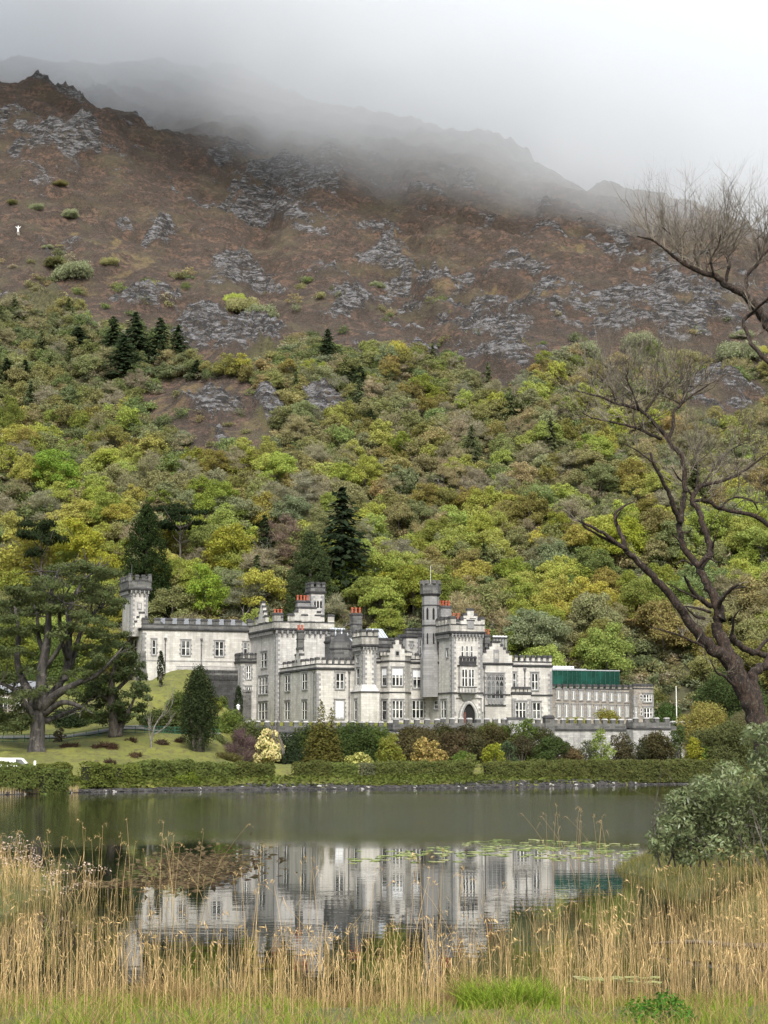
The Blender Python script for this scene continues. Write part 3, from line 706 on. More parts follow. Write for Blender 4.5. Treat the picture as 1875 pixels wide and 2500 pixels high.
t = NT('green_glass'); nz = t.noise(t.mapping(t.obj(), (.42, .42, .35)), .8, 4.0)
t.principled(t.mix(t.ramp(nz, .42, .68), (0.003, 0.020, 0.015), (0.012, 0.080, 0.060)), 0.05, IOR=1.7, Specular_Tint=(0.35, 1.0, 0.8)); M['greenglass'] = t.m  # teal patches paint reflected sky into the green glass colour
bg2 = bS + 9; x0, x1 = la(1350, bg2), la(1512, bg2); zt = lz(1430, 1632, bg2); zb = 4.0
hall = empty('glass_hall', world((x0+x1)/2, bg2, zb), YAW); tag(hall, 'green glass sided hall rising behind the grey stone range', 'building')
def hb(mb, name, mats, parent=hall):
    o = mb.build(name, mats, parent); o.location = Vector((-(x0+x1)/2, -bg2, -zb)) if parent is hall else (0, 0, 0); return o
m_ = MB(); m_.box(x0, x1, bg2, bg2+9, zb, zt-.35); hb(m_, 'glass_wall', M['greenglass'])
m_ = MB(); m_.box(x0-.1, x1+.1, bg2-.1, bg2+9, zt-.35, zt-.2); m_.box(x0+.5, x1-5, bg2+1, bg2+8, zt-.2, zt-.02)
ro = hb(m_, 'roof', m_plain('pale_metal_roof', (.33, .35, .36), .4, .08))
for k in range(7):
    xx = x0 + 1 + (x1-x0-8)*k/6; q = MB(); q.cyl(xx, bg2+1.8, zt-.02, zt+.25, .3, .3, 8); q.cyl(xx, bg2+1.8, zt+.25, zt+.4, .38, .15, 8); q.build('roof_vent', M['white'], ro)
m_ = MB()
for k in range(15): xx = x0 + (x1-x0)*k/14; m_.box(xx-.035, xx+.035, bg2-.06, bg2, zb, zt-.35)
hb(m_, 'mullions', m_plain('green_frame', (.02, .075, .055), .4))

# ------------------------------------------------------------------ terrace wall with bastions and battlements
bT0 = -7.0
tA0, tA1 = la(598, bT0), la(1719, bT0)
zt_ = lambda px, py, b: lz(px, py, b)
ZB = -7.0
terr = empty('terrace_wall', world((tA0+tA1)/2, bT0, ZB+.6), YAW); tag(terr, 'battlemented dark topped retaining wall of the terrace below the castle', 'wall')
before = set(COL.objects)
def twall(p0, p1, b, top, name='wall'):
    a0, a1 = la(p0, b), la(p1, b); mb = MB(); zt = top
    mb.box(a0, a1, b, b+.7 if name == 'wall' else bT0+.6, ZB, zt-1.55); o = mb.build(name, M['terrace'], castle)
    c = MB(); c.box(a0-.05, a1+.05, b-.14, b+.78, zt-1.55, zt-1.3, 1); c.box(a0, a1, b, b+.5, zt-1.3, zt-.55); n = max(2, int((a1-a0)/1.25))
    if name == 'bastion':
        c.box(a0, a0+.45, b+.5, bT0+.2, zt-1.3, zt-.55); c.box(a1-.45, a1, b+.5, bT0+.2, zt-1.3, zt-.55)
    for i in range(n):
        x = a0+.5+(a1-a0-1.0)*i/(n-1); c.box(x-.34, x+.34, b+.001, b+.499, zt-.55, zt-.05); c.hip(x-.40, x+.40, b-.06, b+.56, zt-.05, zt+.15, .12, 2)
    c.build('parapet', [M['dark'], M['coping'], M['terrace']], o); return o
twall(598, 962, bT0, lz(800, 1763, bT0)); twall(1075, 1545, bT0, lz(1450, 1757, bT0)); twall(1636, 1719, bT0, lz(1680, 1763, bT0))
twall(960, 1077, bT0-2.2, lz(1010, 1757, bT0-2.2), 'bastion'); twall(1545, 1636, bT0-2.2, lz(1590, 1754, bT0-2.2), 'bastion')
bt = MB(); xx = la(1340, bT0); zz = lz(1340, 1748, bT0); bt.box(xx-.7, xx+.7, bT0-.3, bT0+.7, ZB, zz-.3); bt.hip(xx-.8, xx+.8, bT0-.4, bT0+.8, zz-.3, zz+.1, .25, 1); bt.build('pier', [M['dark'], M['coping']], castle)
bt = MB(); xx = la(1260, bT0); zz = lz(1260, 1753, bT0); bt.box(xx-1.4, xx+1.4, bT0-.5, bT0+.7, ZB, zz-.2); bt.hip(xx-1.5, xx+1.5, bT0-.6, bT0+.8, zz-.2, zz+.1, .25, 1); bt.build('pier', [M['terrace'], M['coping']], castle)
reparent(before, terr, Vector(((tA0+tA1)/2, bT0, ZB+.6)))
# ------------------------------------------------------------------ terrain
_sx = np.array([-140, -38, -29.8, -20, 2.9, 18, 35, 54, 100, 160.0]); _sy = np.array([140, 195, 208, 219, 226, 238, 255, 270, 300, 330.0])
def shore(X): return np.interp(X, _sx, _sy)
_yc = (np.array([-160, -60, 3, 21.5, 34, 46, 57, 74, 90, 120, 180.0]), np.array([740, 740, 655, 638, 627, 613, 594, 571, 552, 520, 470.0]))
def cast_ab(X, Y):
    dx, dy = X-O.x, Y-O.y; return dx*CA+dy*SA, -dx*SA+dy*CA
def land(X, Y, detail=True):
    X = np.asarray(X, float); Y = np.asarray(Y, float)
    s = Y - shore(X)
    gard = np.interp(s, [-6, -1, 0, 1.5, 4, 6, 12, 18, 400], [-2.5, -.5, 0, .6, 1.0, 1.4, 2.2, 2.6, 2.7])
    lawn_c = np.interp(s, [-6, -1, 0, 2, 6, 12, 18, 35, 42, 50, 62, 76, 90, 400], [-2.5, -.5, 0, .8, 1.5, 2.4, 3.3, 6.1, 6.6, 8.6, 12.5, 15.9, 16.4, 17])
    lawn_l = np.interp(s, [-6, -1, 0, 2, 6, 12, 25, 42, 48, 62, 80, 110, 400], [-2.5, -.5, 0, .8, 1.4, 2.3, 3.1, 5.0, 5.3, 7.5, 10.5, 15, 17])
    wl = sstep(-29, -40, X); lawn = lawn_c*(1-wl) + lawn_l*wl
    a, b = cast_ab(X, Y)
    plat = sstep(-6.75, -6.35, b) * sstep(-34, -32, a)
    aend = tA1
    g2 = gard*(1-plat) + (O.z - .05)*plat
    right = sstep(aend, aend+2, a)
    slope_r = gard + np.clip(s-16, 0, 80)*.16
    g2 = g2*(1-right) + slope_r*right
    w2 = sstep(-16.5, -21.5, X)
    # the bank west of the garden only falls to the terrace where the castle is not
    kk = X/Y; k1 = sstep((592-937.5)/F, (572-937.5)/F, kk)
    w2 = np.where(b > -6.5, k1, w2)
    dip = sstep((497-937.5)/F, (535-937.5)/F, kk)*sstep(44, 60, s)
    lawn = lawn*(1-dip) + np.minimum(lawn, 8.2 + 2.0*sstep((590-937.5)/F, (545-937.5)/F, kk))*dip
    base = g2*(1-w2) + lawn*w2
    yc = np.interp(X, *_yc)
    Yc = smin(Y, yc, 14.0)
    hill = 14 + .6*(Yc-310) - .32*np.clip(Y-yc, 0, None)
    hill = hill - 14*sstep(12, -10, X)*sstep(331, 315, Y)
    hm = sstep(300, 350, Y)
    hill = hill + hm*(5.0*fbm(X/70, Y/90, 3) + 2.4*fbm(X/24+5, Y/30, 3))
    hill = hill + 25*np.exp(-(np.abs(X+108)/np.where(X > -108, 38, 50))**2.6 - ((Y-592)/np.where(Y > 592, 22, 60))**2)
    hill = hill - 4*np.exp(-((X+80)/30)**2 - ((Y-650)/22)**2)
    hill = hill - 5*np.exp(-((X-5.5-(Y-500)*-.06)/7)**2)*sstep(470, 500, Y)*sstep(640, 560, Y)
    hill = hill - 3.5*np.exp(-((X+33+(Y-520)*.05)/5)**2)*sstep(430, 470, Y)*sstep(700, 600, Y)
    r2 = 232 + 5*fbm(X/40, Y/60+3, 4) - .5*np.abs(Y-800) - .05*np.abs(X-140)
    hill = smax(hill, r2, 6)
    if detail:
        big = sstep(430, 500, Y + 14*perlin(X/30, Y/30))
        u = (X*.5 + hill*.9)/9.0
        st = (u - np.floor(u)); stp = np.floor(u) + sstep(.55, 1.0, st)          # ledges dipping to the right
        hill = hill + hm*big*(6.5*(stp-u)*(.25+.75*sstep(-.1, .5, fbm(X/38+9, Y/60, 3))) + 1.3*ridged(X/15, Y/17, 4) + .5*fbm(X/4.5, Y/6, 3))
    z = smax(base, hill, 2.5)
    return np.where(s < 8, base, z)

def hit(px, py, Ymin=302.0, Ymax=900.0, step=.5):
    """world point where the photo pixel's line of sight meets the far bank or hillside"""
    px = np.atleast_1d(np.asarray(px, float)); py = np.atleast_1d(np.asarray(py, float))
    u = (px-937.5)/F; v = (1250.0-py)/F; dy = CP-v*SP; kx = u/dy; kz = (SP+v*CP)/dy
    Ys = np.arange(Ymin, Ymax, 1.0); YY = np.repeat(Ys[:, None], len(px), 1)
    m = HC + kz*YY <= land(kx*YY, YY, True); res = Ys[np.argmax(m, 0)]
    return kx*res, res, HC+kz*res

# hillside features found in the photograph: (px, py, rx, ry, strength)
ROCK = [(165,350,120,55,1),(60,310,80,40,.9),(150,205,100,24,.9),(240,235,60,25,.8),(330,290,60,25,.6),(700,455,125,50,1.3),(640,515,100,45,1.1),(560,392,75,24,1),
 (450,480,60,22,.7),(390,582,34,26,1.1),(570,674,75,34,1),(630,705,40,25,.9),(490,812,68,44,1.25),(615,842,86,42,1.4),(95,750,100,42,.9),(370,745,75,28,1.1),
 (510,1000,75,38,1.0),(455,990,45,25,.8),(520,1060,40,25,.6),(655,1005,45,38,1.1),(792,990,62,36,1.1),(950,650,48,55,1.2),(985,700,28,60,1.0),(945,600,20,40,1),(800,390,30,40,.8),
 (1150,800,140,60,.75),(1400,760,190,60,.75),(1650,760,230,80,.9),(1240,885,62,46,1.25),(1060,690,130,35,.7),(1330,590,70,40,.65),(1270,660,120,26,.7),(1490,590,90,30,.6),
 (1760,960,110,50,.95),(1800,1080,70,40,.7),(1740,1060,60,22,.7),(1500,830,90,35,.6),(1050,470,60,40,.7),(1150,450,40,20,.8),(1335,528,26,10,1.3),(1000,860,110,35,.6),
 (1100,760,70,40,.7),(230,590,70,22,.5),(300,560,40,16,.6),(860,745,60,40,.7),(1620,640,120,30,.5),(1560,700,90,36,.6),(760,560,70,25,.6),(110,640,60,20,.6)]
STRAW = [(645,402,60,26,1.2),(600,380,40,14,.8),(1140,704,105,13,1.3),(1300,714,130,10,1.0),(1405,612,62,10,1.1),(330,642,45,28,1.1),(280,680,40,30,.7),(505,955,100,24,1.3),(380,1000,70,40,1.0),
 (640,1040,90,28,1.0),(560,1075,110,30,.8),(260,600,90,12,.9),(1330,625,60,10,.7),(470,730,110,20,.5),(980,590,60,14,.7),(1100,650,90,12,.8),(130,575,70,10,.8),(540,520,40,12,.7),(430,560,60,20,.5),
 (700,1060,60,30,.7),(520,880,80,20,.5),(1050,735,90,18,.6),(1450,720,120,12,.6),(200,700,50,26,.7)]

def feats(px, py, lst):
    m = np.zeros_like(px)
    for x, y, rx, ry, s in lst:
        d = ((px-x)/rx)**2 + ((py-y)/ry)**2
        m = np.maximum(m, s*np.exp(-d*.9))
    return m

TREELINE = [(-60,730),(0,735),(100,690),(200,740),(235,790),(470,800),(480,880),(560,865),(690,835),(730,800),(850,850),(1000,850),(1120,880),(1180,930),(1270,950),(1310,880),(1420,850),(1600,840),(1680,860),(1950,900)]
CLEAR = [(500,985,165,75),(560,1070,110,40),(545,838,150,40),(655,1000,45,40),(790,992,66,38),(1770,965,110,48),(1480,850,60,30),(330,1440,60,30)]
tl = np.array(TREELINE, float)
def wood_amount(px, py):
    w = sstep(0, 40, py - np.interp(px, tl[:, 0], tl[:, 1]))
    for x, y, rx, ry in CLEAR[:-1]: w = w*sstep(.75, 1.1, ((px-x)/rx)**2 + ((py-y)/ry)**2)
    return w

def grid_mesh(name, ks, Ys, mats, maskfn=None):
    K, YY = np.meshgrid(ks, Ys); X = K*YY
    Z = land(X, YY)
    at_ = None
    if maskfn: Z, at_ = maskfn(X, YY, Z)
    V = np.stack([X.ravel(), YY.ravel(), Z.ravel()], 1)
    n, m = X.shape; i = np.arange(n*m).reshape(n, m)
    Q = np.stack([i[:-1,:-1].ravel(), i[:-1,1:].ravel(), i[1:,1:].ravel(), i[1:,:-1].ravel()], 1)
    me = npmesh(name, V, Q, mats, True)
    if at_ is not None:
        a = me.color_attributes.new('mask', 'FLOAT_COLOR', 'POINT'); c = np.ones((len(V), 4), np.float32)
        for j in range(3): c[:, j] = at_[j].ravel()
        a.data.foreach_set('color', c.ravel())
        if len(at_) > 3:
            a = me.attributes.new('wood', 'FLOAT', 'POINT'); a.data.foreach_set('value', at_[3].ravel().astype(np.float32))
    return link(name, me)

def hillmask(X, Y, Z):
    Z0 = land(X, Y, False)
    px, py = proj(X, Y, Z0)
    wx = 26*fbm(X/9, Y/12, 3); wy = 14*fbm(X/9+40, Y/12, 3)
    rk = feats(px+wx, py+wy, ROCK); sw = feats(px+wx*1.3, py+wy*.7, STRAW)
    dip = Z0 + .22*X; nz = fbm(X/13+3, dip/4.6, 4)
    general = sstep(.05, .65, fbm(X/26+50, dip/9, 4) + .35*ridged(X/6, Z/3, 3) - .2) * sstep(440, 520, Y)
    brk = fbm(X/8.5+11, dip/2.7, 4)
    rock = np.clip(.95*sstep(.28, 1.0, rk*(1+.0*nz) + .42*nz + .45*brk) + .55*general*sstep(-.1, .5, nz+.4*brk) + .30*sstep(620, 720, py)*sstep(500, 900, px)*sstep(.0, .5, brk+.3*nz), 0, 1)
    straw = np.clip(.9*sstep(.35, 1.1, sw*1.05 + .75*fbm(X/4.5, Y/3.0 + Z0/4, 4)) + .35*sstep(.35, .8, fbm(X/11+80, Y/17, 4)), 0, 1)
    # rock stands proud of the turf, in slabs dipping to the right, with broken faces
    slab = (X*.45 + Z0*1.0 + 2.0*fbm(X/6, Y/8, 3))/2.4; fr = slab-np.floor(slab)
    up = sstep(.2, 1, rk)*(1.2 + 2.2*np.clip(rk, 0, 1.4)) + rock*(2.2*(fr-.5) + 2.0*ridged(X/3.4, Z0/2.4+Y/9, 3)*.6)
    Z = Z + up*sstep(318, 345, Y)
    tuss = .38*fbm(X/1.6, Y/2.2, 3)*(1-rock) + .3*rock*fbm(X/1.1, Y/1.4, 2)
    Z = Z + tuss*sstep(318, 345, Y)
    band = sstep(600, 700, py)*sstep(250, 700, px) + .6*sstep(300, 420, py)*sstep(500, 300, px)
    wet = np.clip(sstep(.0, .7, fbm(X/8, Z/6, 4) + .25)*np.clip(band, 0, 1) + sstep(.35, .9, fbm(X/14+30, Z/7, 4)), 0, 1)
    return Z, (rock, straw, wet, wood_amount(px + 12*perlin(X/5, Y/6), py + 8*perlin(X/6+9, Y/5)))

t = NT('moor_turf'); o = t.geo().outputs['Position']; mk = t.n('Attribute', attribute_name='mask'); sp = t.n('SeparateColor', {0: mk.outputs['Color']})
n1 = t.noise(o, .11, 5, .6); n2 = t.noise(o, .9, 5, .7); n3 = t.noise(t.mapping(o, (1, 1, 1.6)), 3.0, 3, .7)
nm = t.noise(t.mapping(o, (1, .7, 1.5)), .28, 5, .65)
heath = t.mix(t.ramp(n1, .35, .65), (.125, .074, .050), (.165, .102, .068))
heath = t.mix(t.math('MULTIPLY', t.ramp(nm, .53, .66), .85), heath, (.165, .128, .070))
heath = t.mix(t.math('MULTIPLY', t.ramp(nm, .47, .38), .75), heath, (.036, .028, .022))
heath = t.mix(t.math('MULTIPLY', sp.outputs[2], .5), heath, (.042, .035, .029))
heath = t.mix(t.ramp(n2, .45, .58), heath, (.040, .029, .022))
heath = t.mix(t.math('MULTIPLY', t.ramp(n3, .53, .66), .6), heath, (.21, .155, .10))
strw = t.mix(t.ramp(n2, .40, .6), (.235, .175, .080), (.105, .080, .040))
st_ = t.noise(t.mapping(o, (.55, .3, 1.5), (0, .35, 0)), 1.1, 5, .7)
crk = t.noise(t.mapping(o, (.32, .3, 1.3), (0, .35, 0)), .85, 6, .75)
rockc = t.mix(t.ramp(st_, .42, .58), (.062, .060, .060), (.24, .24, .245))
rockc = t.mix(t.ramp(crk, .50, .44), rockc, (.028, .026, .025))
rockc = t.mix(t.math('MULTIPLY', t.ramp(n3, .63, .69), .8), rockc, (.48, .545, .53))
rockc = t.mix(t.math('MULTIPLY', t.ramp(n2, .54, .60), .8), rockc, (.10, .075, .045))
wsh = t.math('ADD', sp.outputs[1], t.math('MULTIPLY', t.math('SUBTRACT', t.math('ADD', t.math('MULTIPLY', n2, .6), t.math('MULTIPLY', nm, .4)), .5), 2.2))
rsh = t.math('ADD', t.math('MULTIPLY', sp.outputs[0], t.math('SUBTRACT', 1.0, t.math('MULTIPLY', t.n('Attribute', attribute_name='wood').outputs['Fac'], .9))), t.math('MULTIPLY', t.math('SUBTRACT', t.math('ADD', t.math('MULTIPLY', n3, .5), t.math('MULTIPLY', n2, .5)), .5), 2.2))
c = t.mix(t.math('MULTIPLY', t.ramp(wsh, .50, .95), .85), heath, strw)
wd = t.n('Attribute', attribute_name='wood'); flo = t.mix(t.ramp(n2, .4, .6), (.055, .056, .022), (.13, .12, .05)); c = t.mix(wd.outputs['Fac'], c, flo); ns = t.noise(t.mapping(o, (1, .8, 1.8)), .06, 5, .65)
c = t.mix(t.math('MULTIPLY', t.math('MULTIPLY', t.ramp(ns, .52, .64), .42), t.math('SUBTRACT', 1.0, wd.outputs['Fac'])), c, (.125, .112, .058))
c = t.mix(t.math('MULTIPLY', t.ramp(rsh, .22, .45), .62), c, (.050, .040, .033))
c = t.mix(t.ramp(rsh, .46, .53), c, rockc)
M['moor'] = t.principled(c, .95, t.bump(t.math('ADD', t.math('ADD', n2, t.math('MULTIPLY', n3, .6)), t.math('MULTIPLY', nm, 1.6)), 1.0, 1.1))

t = NT('lawn_turf'); o = t.geo().outputs['Position']
n1 = t.noise(o, .16, 4, .6); n2 = t.noise(t.mapping(o, (1, .5, 1)), 1.4, 5, .7)
g = t.mix(t.ramp(n1, .35, .65), (.098, .112, .018), (.160, .165, .028)); g = t.mix(t.ramp(n2, .48, .66), g, (.080, .070, .026))
g = t.mix(t.math('MULTIPLY', t.ramp(t.noise(o, .34, 5, .7), .60, .70), .8), g, (.055, .038, .02))
mk = t.n('Attribute', attribute_name='mask'); g = t.mix(t.n('SeparateColor', {0: mk.outputs['Color']}).outputs[0], g, (.050, .050, .022))
M['lawn'] = t.principled(g, .95, t.bump(n2, .8, .2))

ks = np.linspace(-.42, .42, 640)
Yn = np.concatenate([np.arange(134, 190, 3.0), np.arange(190, 330, .7)])
lawn = grid_mesh('lawn', np.linspace(-.48, .48, 520), Yn, [M['lawn']], lambda X, Y, Z: (Z + .12*fbm(X/1.5, Y/2, 3)*sstep(1, 4, Y-shore(X)) + .28*sstep(.25, .7, fbm(X/2.2+7, Y/4, 3))*sstep(-18, -24, X)*sstep(14, 20, Y-shore(X))*sstep(40, 34, Y-shore(X)), (np.maximum(sstep(bW+5, bW+9, cast_ab(X, Y)[1]), np.maximum(sstep(288, 296, Y)*(cast_ab(X, Y)[0] > aH1), (cast_ab(X, Y)[0] > aA0)*sstep(13, 15, cast_ab(X, Y)[1]))), Z*0, Z*0))); tag(lawn, kind='structure')
Ym = np.concatenate([np.arange(326, 480, 1.0), np.arange(480, 640, .8), np.arange(640, 900, 2.0), np.arange(900, 1150, 12.0)])
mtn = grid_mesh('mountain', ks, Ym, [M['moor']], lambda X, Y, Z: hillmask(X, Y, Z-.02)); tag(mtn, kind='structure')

# ------------------------------------------------------------------ lake
t = NT('lake_water'); o = t.geo().outputs['Position']; sp = t.n('SeparateXYZ', {0: o})
patch = t.noise(t.mapping(o, (.018, .03, 1)), 1.0, 2, .5)
yy = t.math('ADD', sp.outputs[1], t.math('MULTIPLY', t.math('SUBTRACT', patch, .5), 60.0))
xx = t.math('ADD', sp.outputs[0], t.math('MULTIPLY', t.math('SUBTRACT', patch, .5), 12.0))
breeze = t.math('MULTIPLY', t.math('MULTIPLY', t.ramp(t.math('DIVIDE', yy, 300.0), .29, .37), t.ramp(t.math('DIVIDE', yy, 300.0), .54, .68, (1,1,1), (0.04,.04,.04))), t.ramp(t.math('DIVIDE', t.math('ADD', xx, 40.0), 100.0), .16, .38, (.12,.12,.12), (1,1,1)))
w1 = t.noise(t.mapping(o, (1.1, 1.9, 1)), 1.0, 3, .5); w2 = t.noise(t.mapping(o, (3.6, 6.4, 1)), 1.0, 3, .6); w3 = t.noise(t.mapping(o, (.35, .8, 1)), 1.0, 2, .5)
calm = t.math('ADD', t.math('MULTIPLY', w1, .0016), t.math('MULTIPLY', w3, .0026))
hgt = t.math('ADD', calm, t.math('MULTIPLY', t.math('MULTIPLY', breeze, .065), w2))
rough = t.math('ADD', t.math('MULTIPLY', breeze, .075), .010)
M['water'] = t.principled((.010, .012, .007), rough, t.bump(hgt, 1.0, 1.0), IOR=1.45)
wm = npmesh('lake', [(-160, 12, 0), (160, 12, 0), (200, 340, 0), (-200, 340, 0)], [(0, 1, 2, 3)], [M['water']]); tag(link('lake', wm), kind='structure')

# ------------------------------------------------------------------ near bank
def near(X, Y):
    edge = 33.5 + 1.2*fbm(X/3, X*0, 3)
    z = np.interp(Y-edge, [-40, -8, -2.5, -.5, .6, 4], [.62, .55, .42, .16, -.25, -1.2])
    pr = sstep(6.0, 11.0, X + .6*perlin(Y/5, X*0)) * sstep(90, 70, Y)*sstep(26, 44, Y)
    z = smax(z, -1.2 + 1.95*pr, .3)
    pl = sstep(-8.4, -11.5, X + .8*perlin(Y/4, X*0+3)) * sstep(72, 64, Y)*sstep(40, 52, Y)
    z = smax(z, -1.2 + 1.75*pl, .3)
    return z + .05*fbm(X/1.1, Y/1.1, 3)
X, Y = np.meshgrid(np.linspace(-45, 26, 260), np.linspace(2, 96, 280)); Z = near(X, Y)
i = np.arange(X.size).reshape(X.shape)
t = NT('marsh_ground'); o = t.geo().outputs['Position']; n2 = t.noise(o, 2.5, 5, .7)
M['marsh'] = t.principled(t.mix(t.ramp(n2, .35, .65), (.06, .075, .018), (.13, .125, .04)), .95, t.bump(n2, .8, .1))
bank = link('near_bank', npmesh('near_bank', np.stack([X.ravel(), Y.ravel(), Z.ravel()], 1), np.stack([i[:-1,:-1].ravel(), i[:-1,1:].ravel(), i[1:,1:].ravel(), i[1:,:-1].ravel()], 1), [M['marsh']], True)); tag(bank, kind='structure')
# ------------------------------------------------------------------ plants
M['leaf'] = m_leaf('leaf'); M['leafmass'] = m_leaf('wood_leaf', attr=True); M['gloss_leaf'] = m_leaf('glossy_leaf', gloss=True, vari=.7)
M['bark'] = m_bark('bark', (.055, .045, .036), (.13, .115, .095)); M['greybark'] = m_bark('grey_bark', (.10, .09, .08), (.24, .22, .19))

def sph(rng, n):
    v = rng.normal(size=(n, 3)); return v/np.linalg.norm(v, axis=1, keepdims=True)
def quads(C, N, size, asp, rng, along=None):
    """one rhombic leaf (or leaf spray) per centre; N is the face direction, along the long axis"""
    n = len(C)
    A = sph(rng, n) if along is None else along
    T = A - N*np.sum(A*N, 1, keepdims=True); T /= np.linalg.norm(T, axis=1, keepdims=True)+1e-9
    B = np.cross(N, T)
    s = (size*rng.uniform(.65, 1.35, n))[:, None]; T = T*s; B = B*s*asp
    V = np.stack([C-T, C-B*1.0+T*.1, C+T, C+B+T*.1], 1).reshape(-1, 3)
    return V, np.arange(4*n).reshape(-1, 4)
def blob_leaves(rng, blobs, dens, size, asp=.6, up=.25, jit=.75, under=-.45, shell=(.72, 1.04), sliver=False):
    Vs = []; Qs = []; o = 0
    for c, r in blobs:
        c = np.array(c, float); r = np.array(r if hasattr(r, '__len__') else (r, r, r), float)
        n = max(8, int(dens*(r[0]*r[1]*r[2])**(2/3)*4*math.pi))
        d = sph(rng, int(n*1.5)); d = d[d[:, 2] > under + rng.uniform(-.2, .2, len(d))][:n]
        k = len(d); rad = rng.uniform(shell[0], shell[1], k)[:, None]
        C = c + d*r*rad + rng.normal(size=(k, 3))*.06*r.mean()
        N = d*1.0 + sph(rng, k)*jit; N[:, 2] += up
        N /= np.linalg.norm(N, axis=1, keepdims=True)
        al = None
        if sliver:
            al = d + sph(rng, k)*.45; al[:, 2] += .35; al /= np.linalg.norm(al, axis=1, keepdims=True); N = sph(rng, k)
        V, Q = quads(C, N, size, asp, rng, al); Vs.append(V); Qs.append(Q+o); o += len(V)
    return np.concatenate(Vs), np.concatenate(Qs)

def crown_blobs(rng, h, w, n, base=.28, lobe=(.16, .26), flat=.75):
    """lobes spread through an uneven egg shaped crown"""
    B = [((0, 0, h*(base+.34*(1-base)/.7)), (w*.27, w*.27, h*.22))]
    for i in range(n):
        a = rng.uniform(0, 2*math.pi); t = (i+.5)/n; zz = base + (1-base)*t*.93
        rr = w*.5*math.sqrt(max(.05, 1-((t-.36)/.66)**2))*rng.uniform(.55, .88)
        l = w*rng.uniform(*lobe)*(1.05-.35*t)
        B.append(((rr*math.cos(a*1+i*2.4), rr*math.sin(a+i*2.4), h*zz-l*.4), (l, l, l*flat)))
    return B
def trunk_mb(rng, h, r, limbs=5, base=.28, spread=.3, mb=None):
    mb = mb or MB(); top = Vector((rng.uniform(-.05, .05)*h, rng.uniform(-.05, .05)*h, h*.8))
    pts = [Vector((0, 0, -.5)), Vector((0, 0, .15*h)), top*.5 + Vector((0, 0, .02*h)), top]
    mb.tube(pts, [r*1.35, r, r*.65, r*.15], 7)
    for i in range(limbs):
        t = rng.uniform(base*.8, .7); s = Vector((top.x*t, top.y*t, h*t*.9)); a = i*2.4 + rng.uniform(0, 1)
        e = s + Vector((math.cos(a)*spread*h, math.sin(a)*spread*h, h*rng.uniform(.12, .3)))
        m = (s+e)/2 + Vector((0, 0, -.03*h)); mb.tube([s, m, e], [r*.45, r*.28, r*.08], 5)
    return mb

def grow(mb, p, d, L, r, lev, rng, up=.12, kids=(3, 5), n=4, spread=.75):
    pts = [p]; dd = d.normalized(); rad = [r]
    for i in range(n):
        dd = (dd + Vector(rng.normal(size=3))*.17 + Vector((0, 0, up))).normalized()
        pts.append(pts[-1] + dd*L/n); rad.append(r*(1-.62*(i+1)/n))
    mb.tube(pts, rad, 5 if r > .05 else 3)
    if lev <= 0: return
    for k in range(int(rng.integers(*kids))):
        i = int(rng.integers(1, n+1)); ax = Vector(rng.normal(size=3)).cross(dd).normalized()
        nd = (dd + ax*rng.uniform(.5, 1.1)*spread).normalized()
        grow(mb, pts[i], nd, L*rng.uniform(.45, .75), rad[i]*.72, lev-1, rng, up, kids, max(3, n-1), spread)

rng = np.random.default_rng(5)
PROTO = {}
def proto(kind, crown, trunk, h, w): PROTO.setdefault(kind, []).append((crown, trunk, h, w))
def lf(name, V, Q, m='leaf'): return npmesh(name, V, Q, [M[m]])
for i in range(6):
    h, w = 8.0, rng.uniform(6.4, 8.2)
    V, Q = blob_leaves(rng, crown_blobs(rng, h, w, 26, lobe=(.10, .20)), 30.0, .14, .6, up=.5, jit=1.3, shell=(.5, 1.2))
    proto('broadleaf', lf('crown', V, Q), trunk_mb(rng, h, .2).mesh('trunk', M['bark']), h, w)
for i in range(4):
    h, w = 8.0, rng.uniform(6.2, 7.6)
    V, Q = blob_leaves(rng, crown_blobs(rng, h, w, 16, lobe=(.15, .24)), 17.0, .40, .075, sliver=True, under=-.3, shell=(.35, 1.05))
    mb = MB(); grow(mb, Vector((0, 0, -.4)), Vector((0, 0, 1)), 4.2, .17, 3, rng, .10, (4, 6)); 
    proto('bare', lf('crown', V, Q), mb.mesh('trunk', M['greybark']), h, w)
for i in range(3):
    h, w = 4.0, rng.uniform(6.5, 8.0)
    B = [((rng.uniform(-.36, .36)*w, rng.uniform(-.36, .36)*w, rng.uniform(.25, .6)*h), (w*.2, w*.2, w*.13)) for k in range(15)]
    V, Q = blob_leaves(rng, B, 26.0, .14, .6, up=.6, jit=1.2, shell=(.5, 1.2))
    proto('shrub', lf('crown', V, Q), trunk_mb(rng, h*.8, .12).mesh('trunk', M['bark']), h, w)
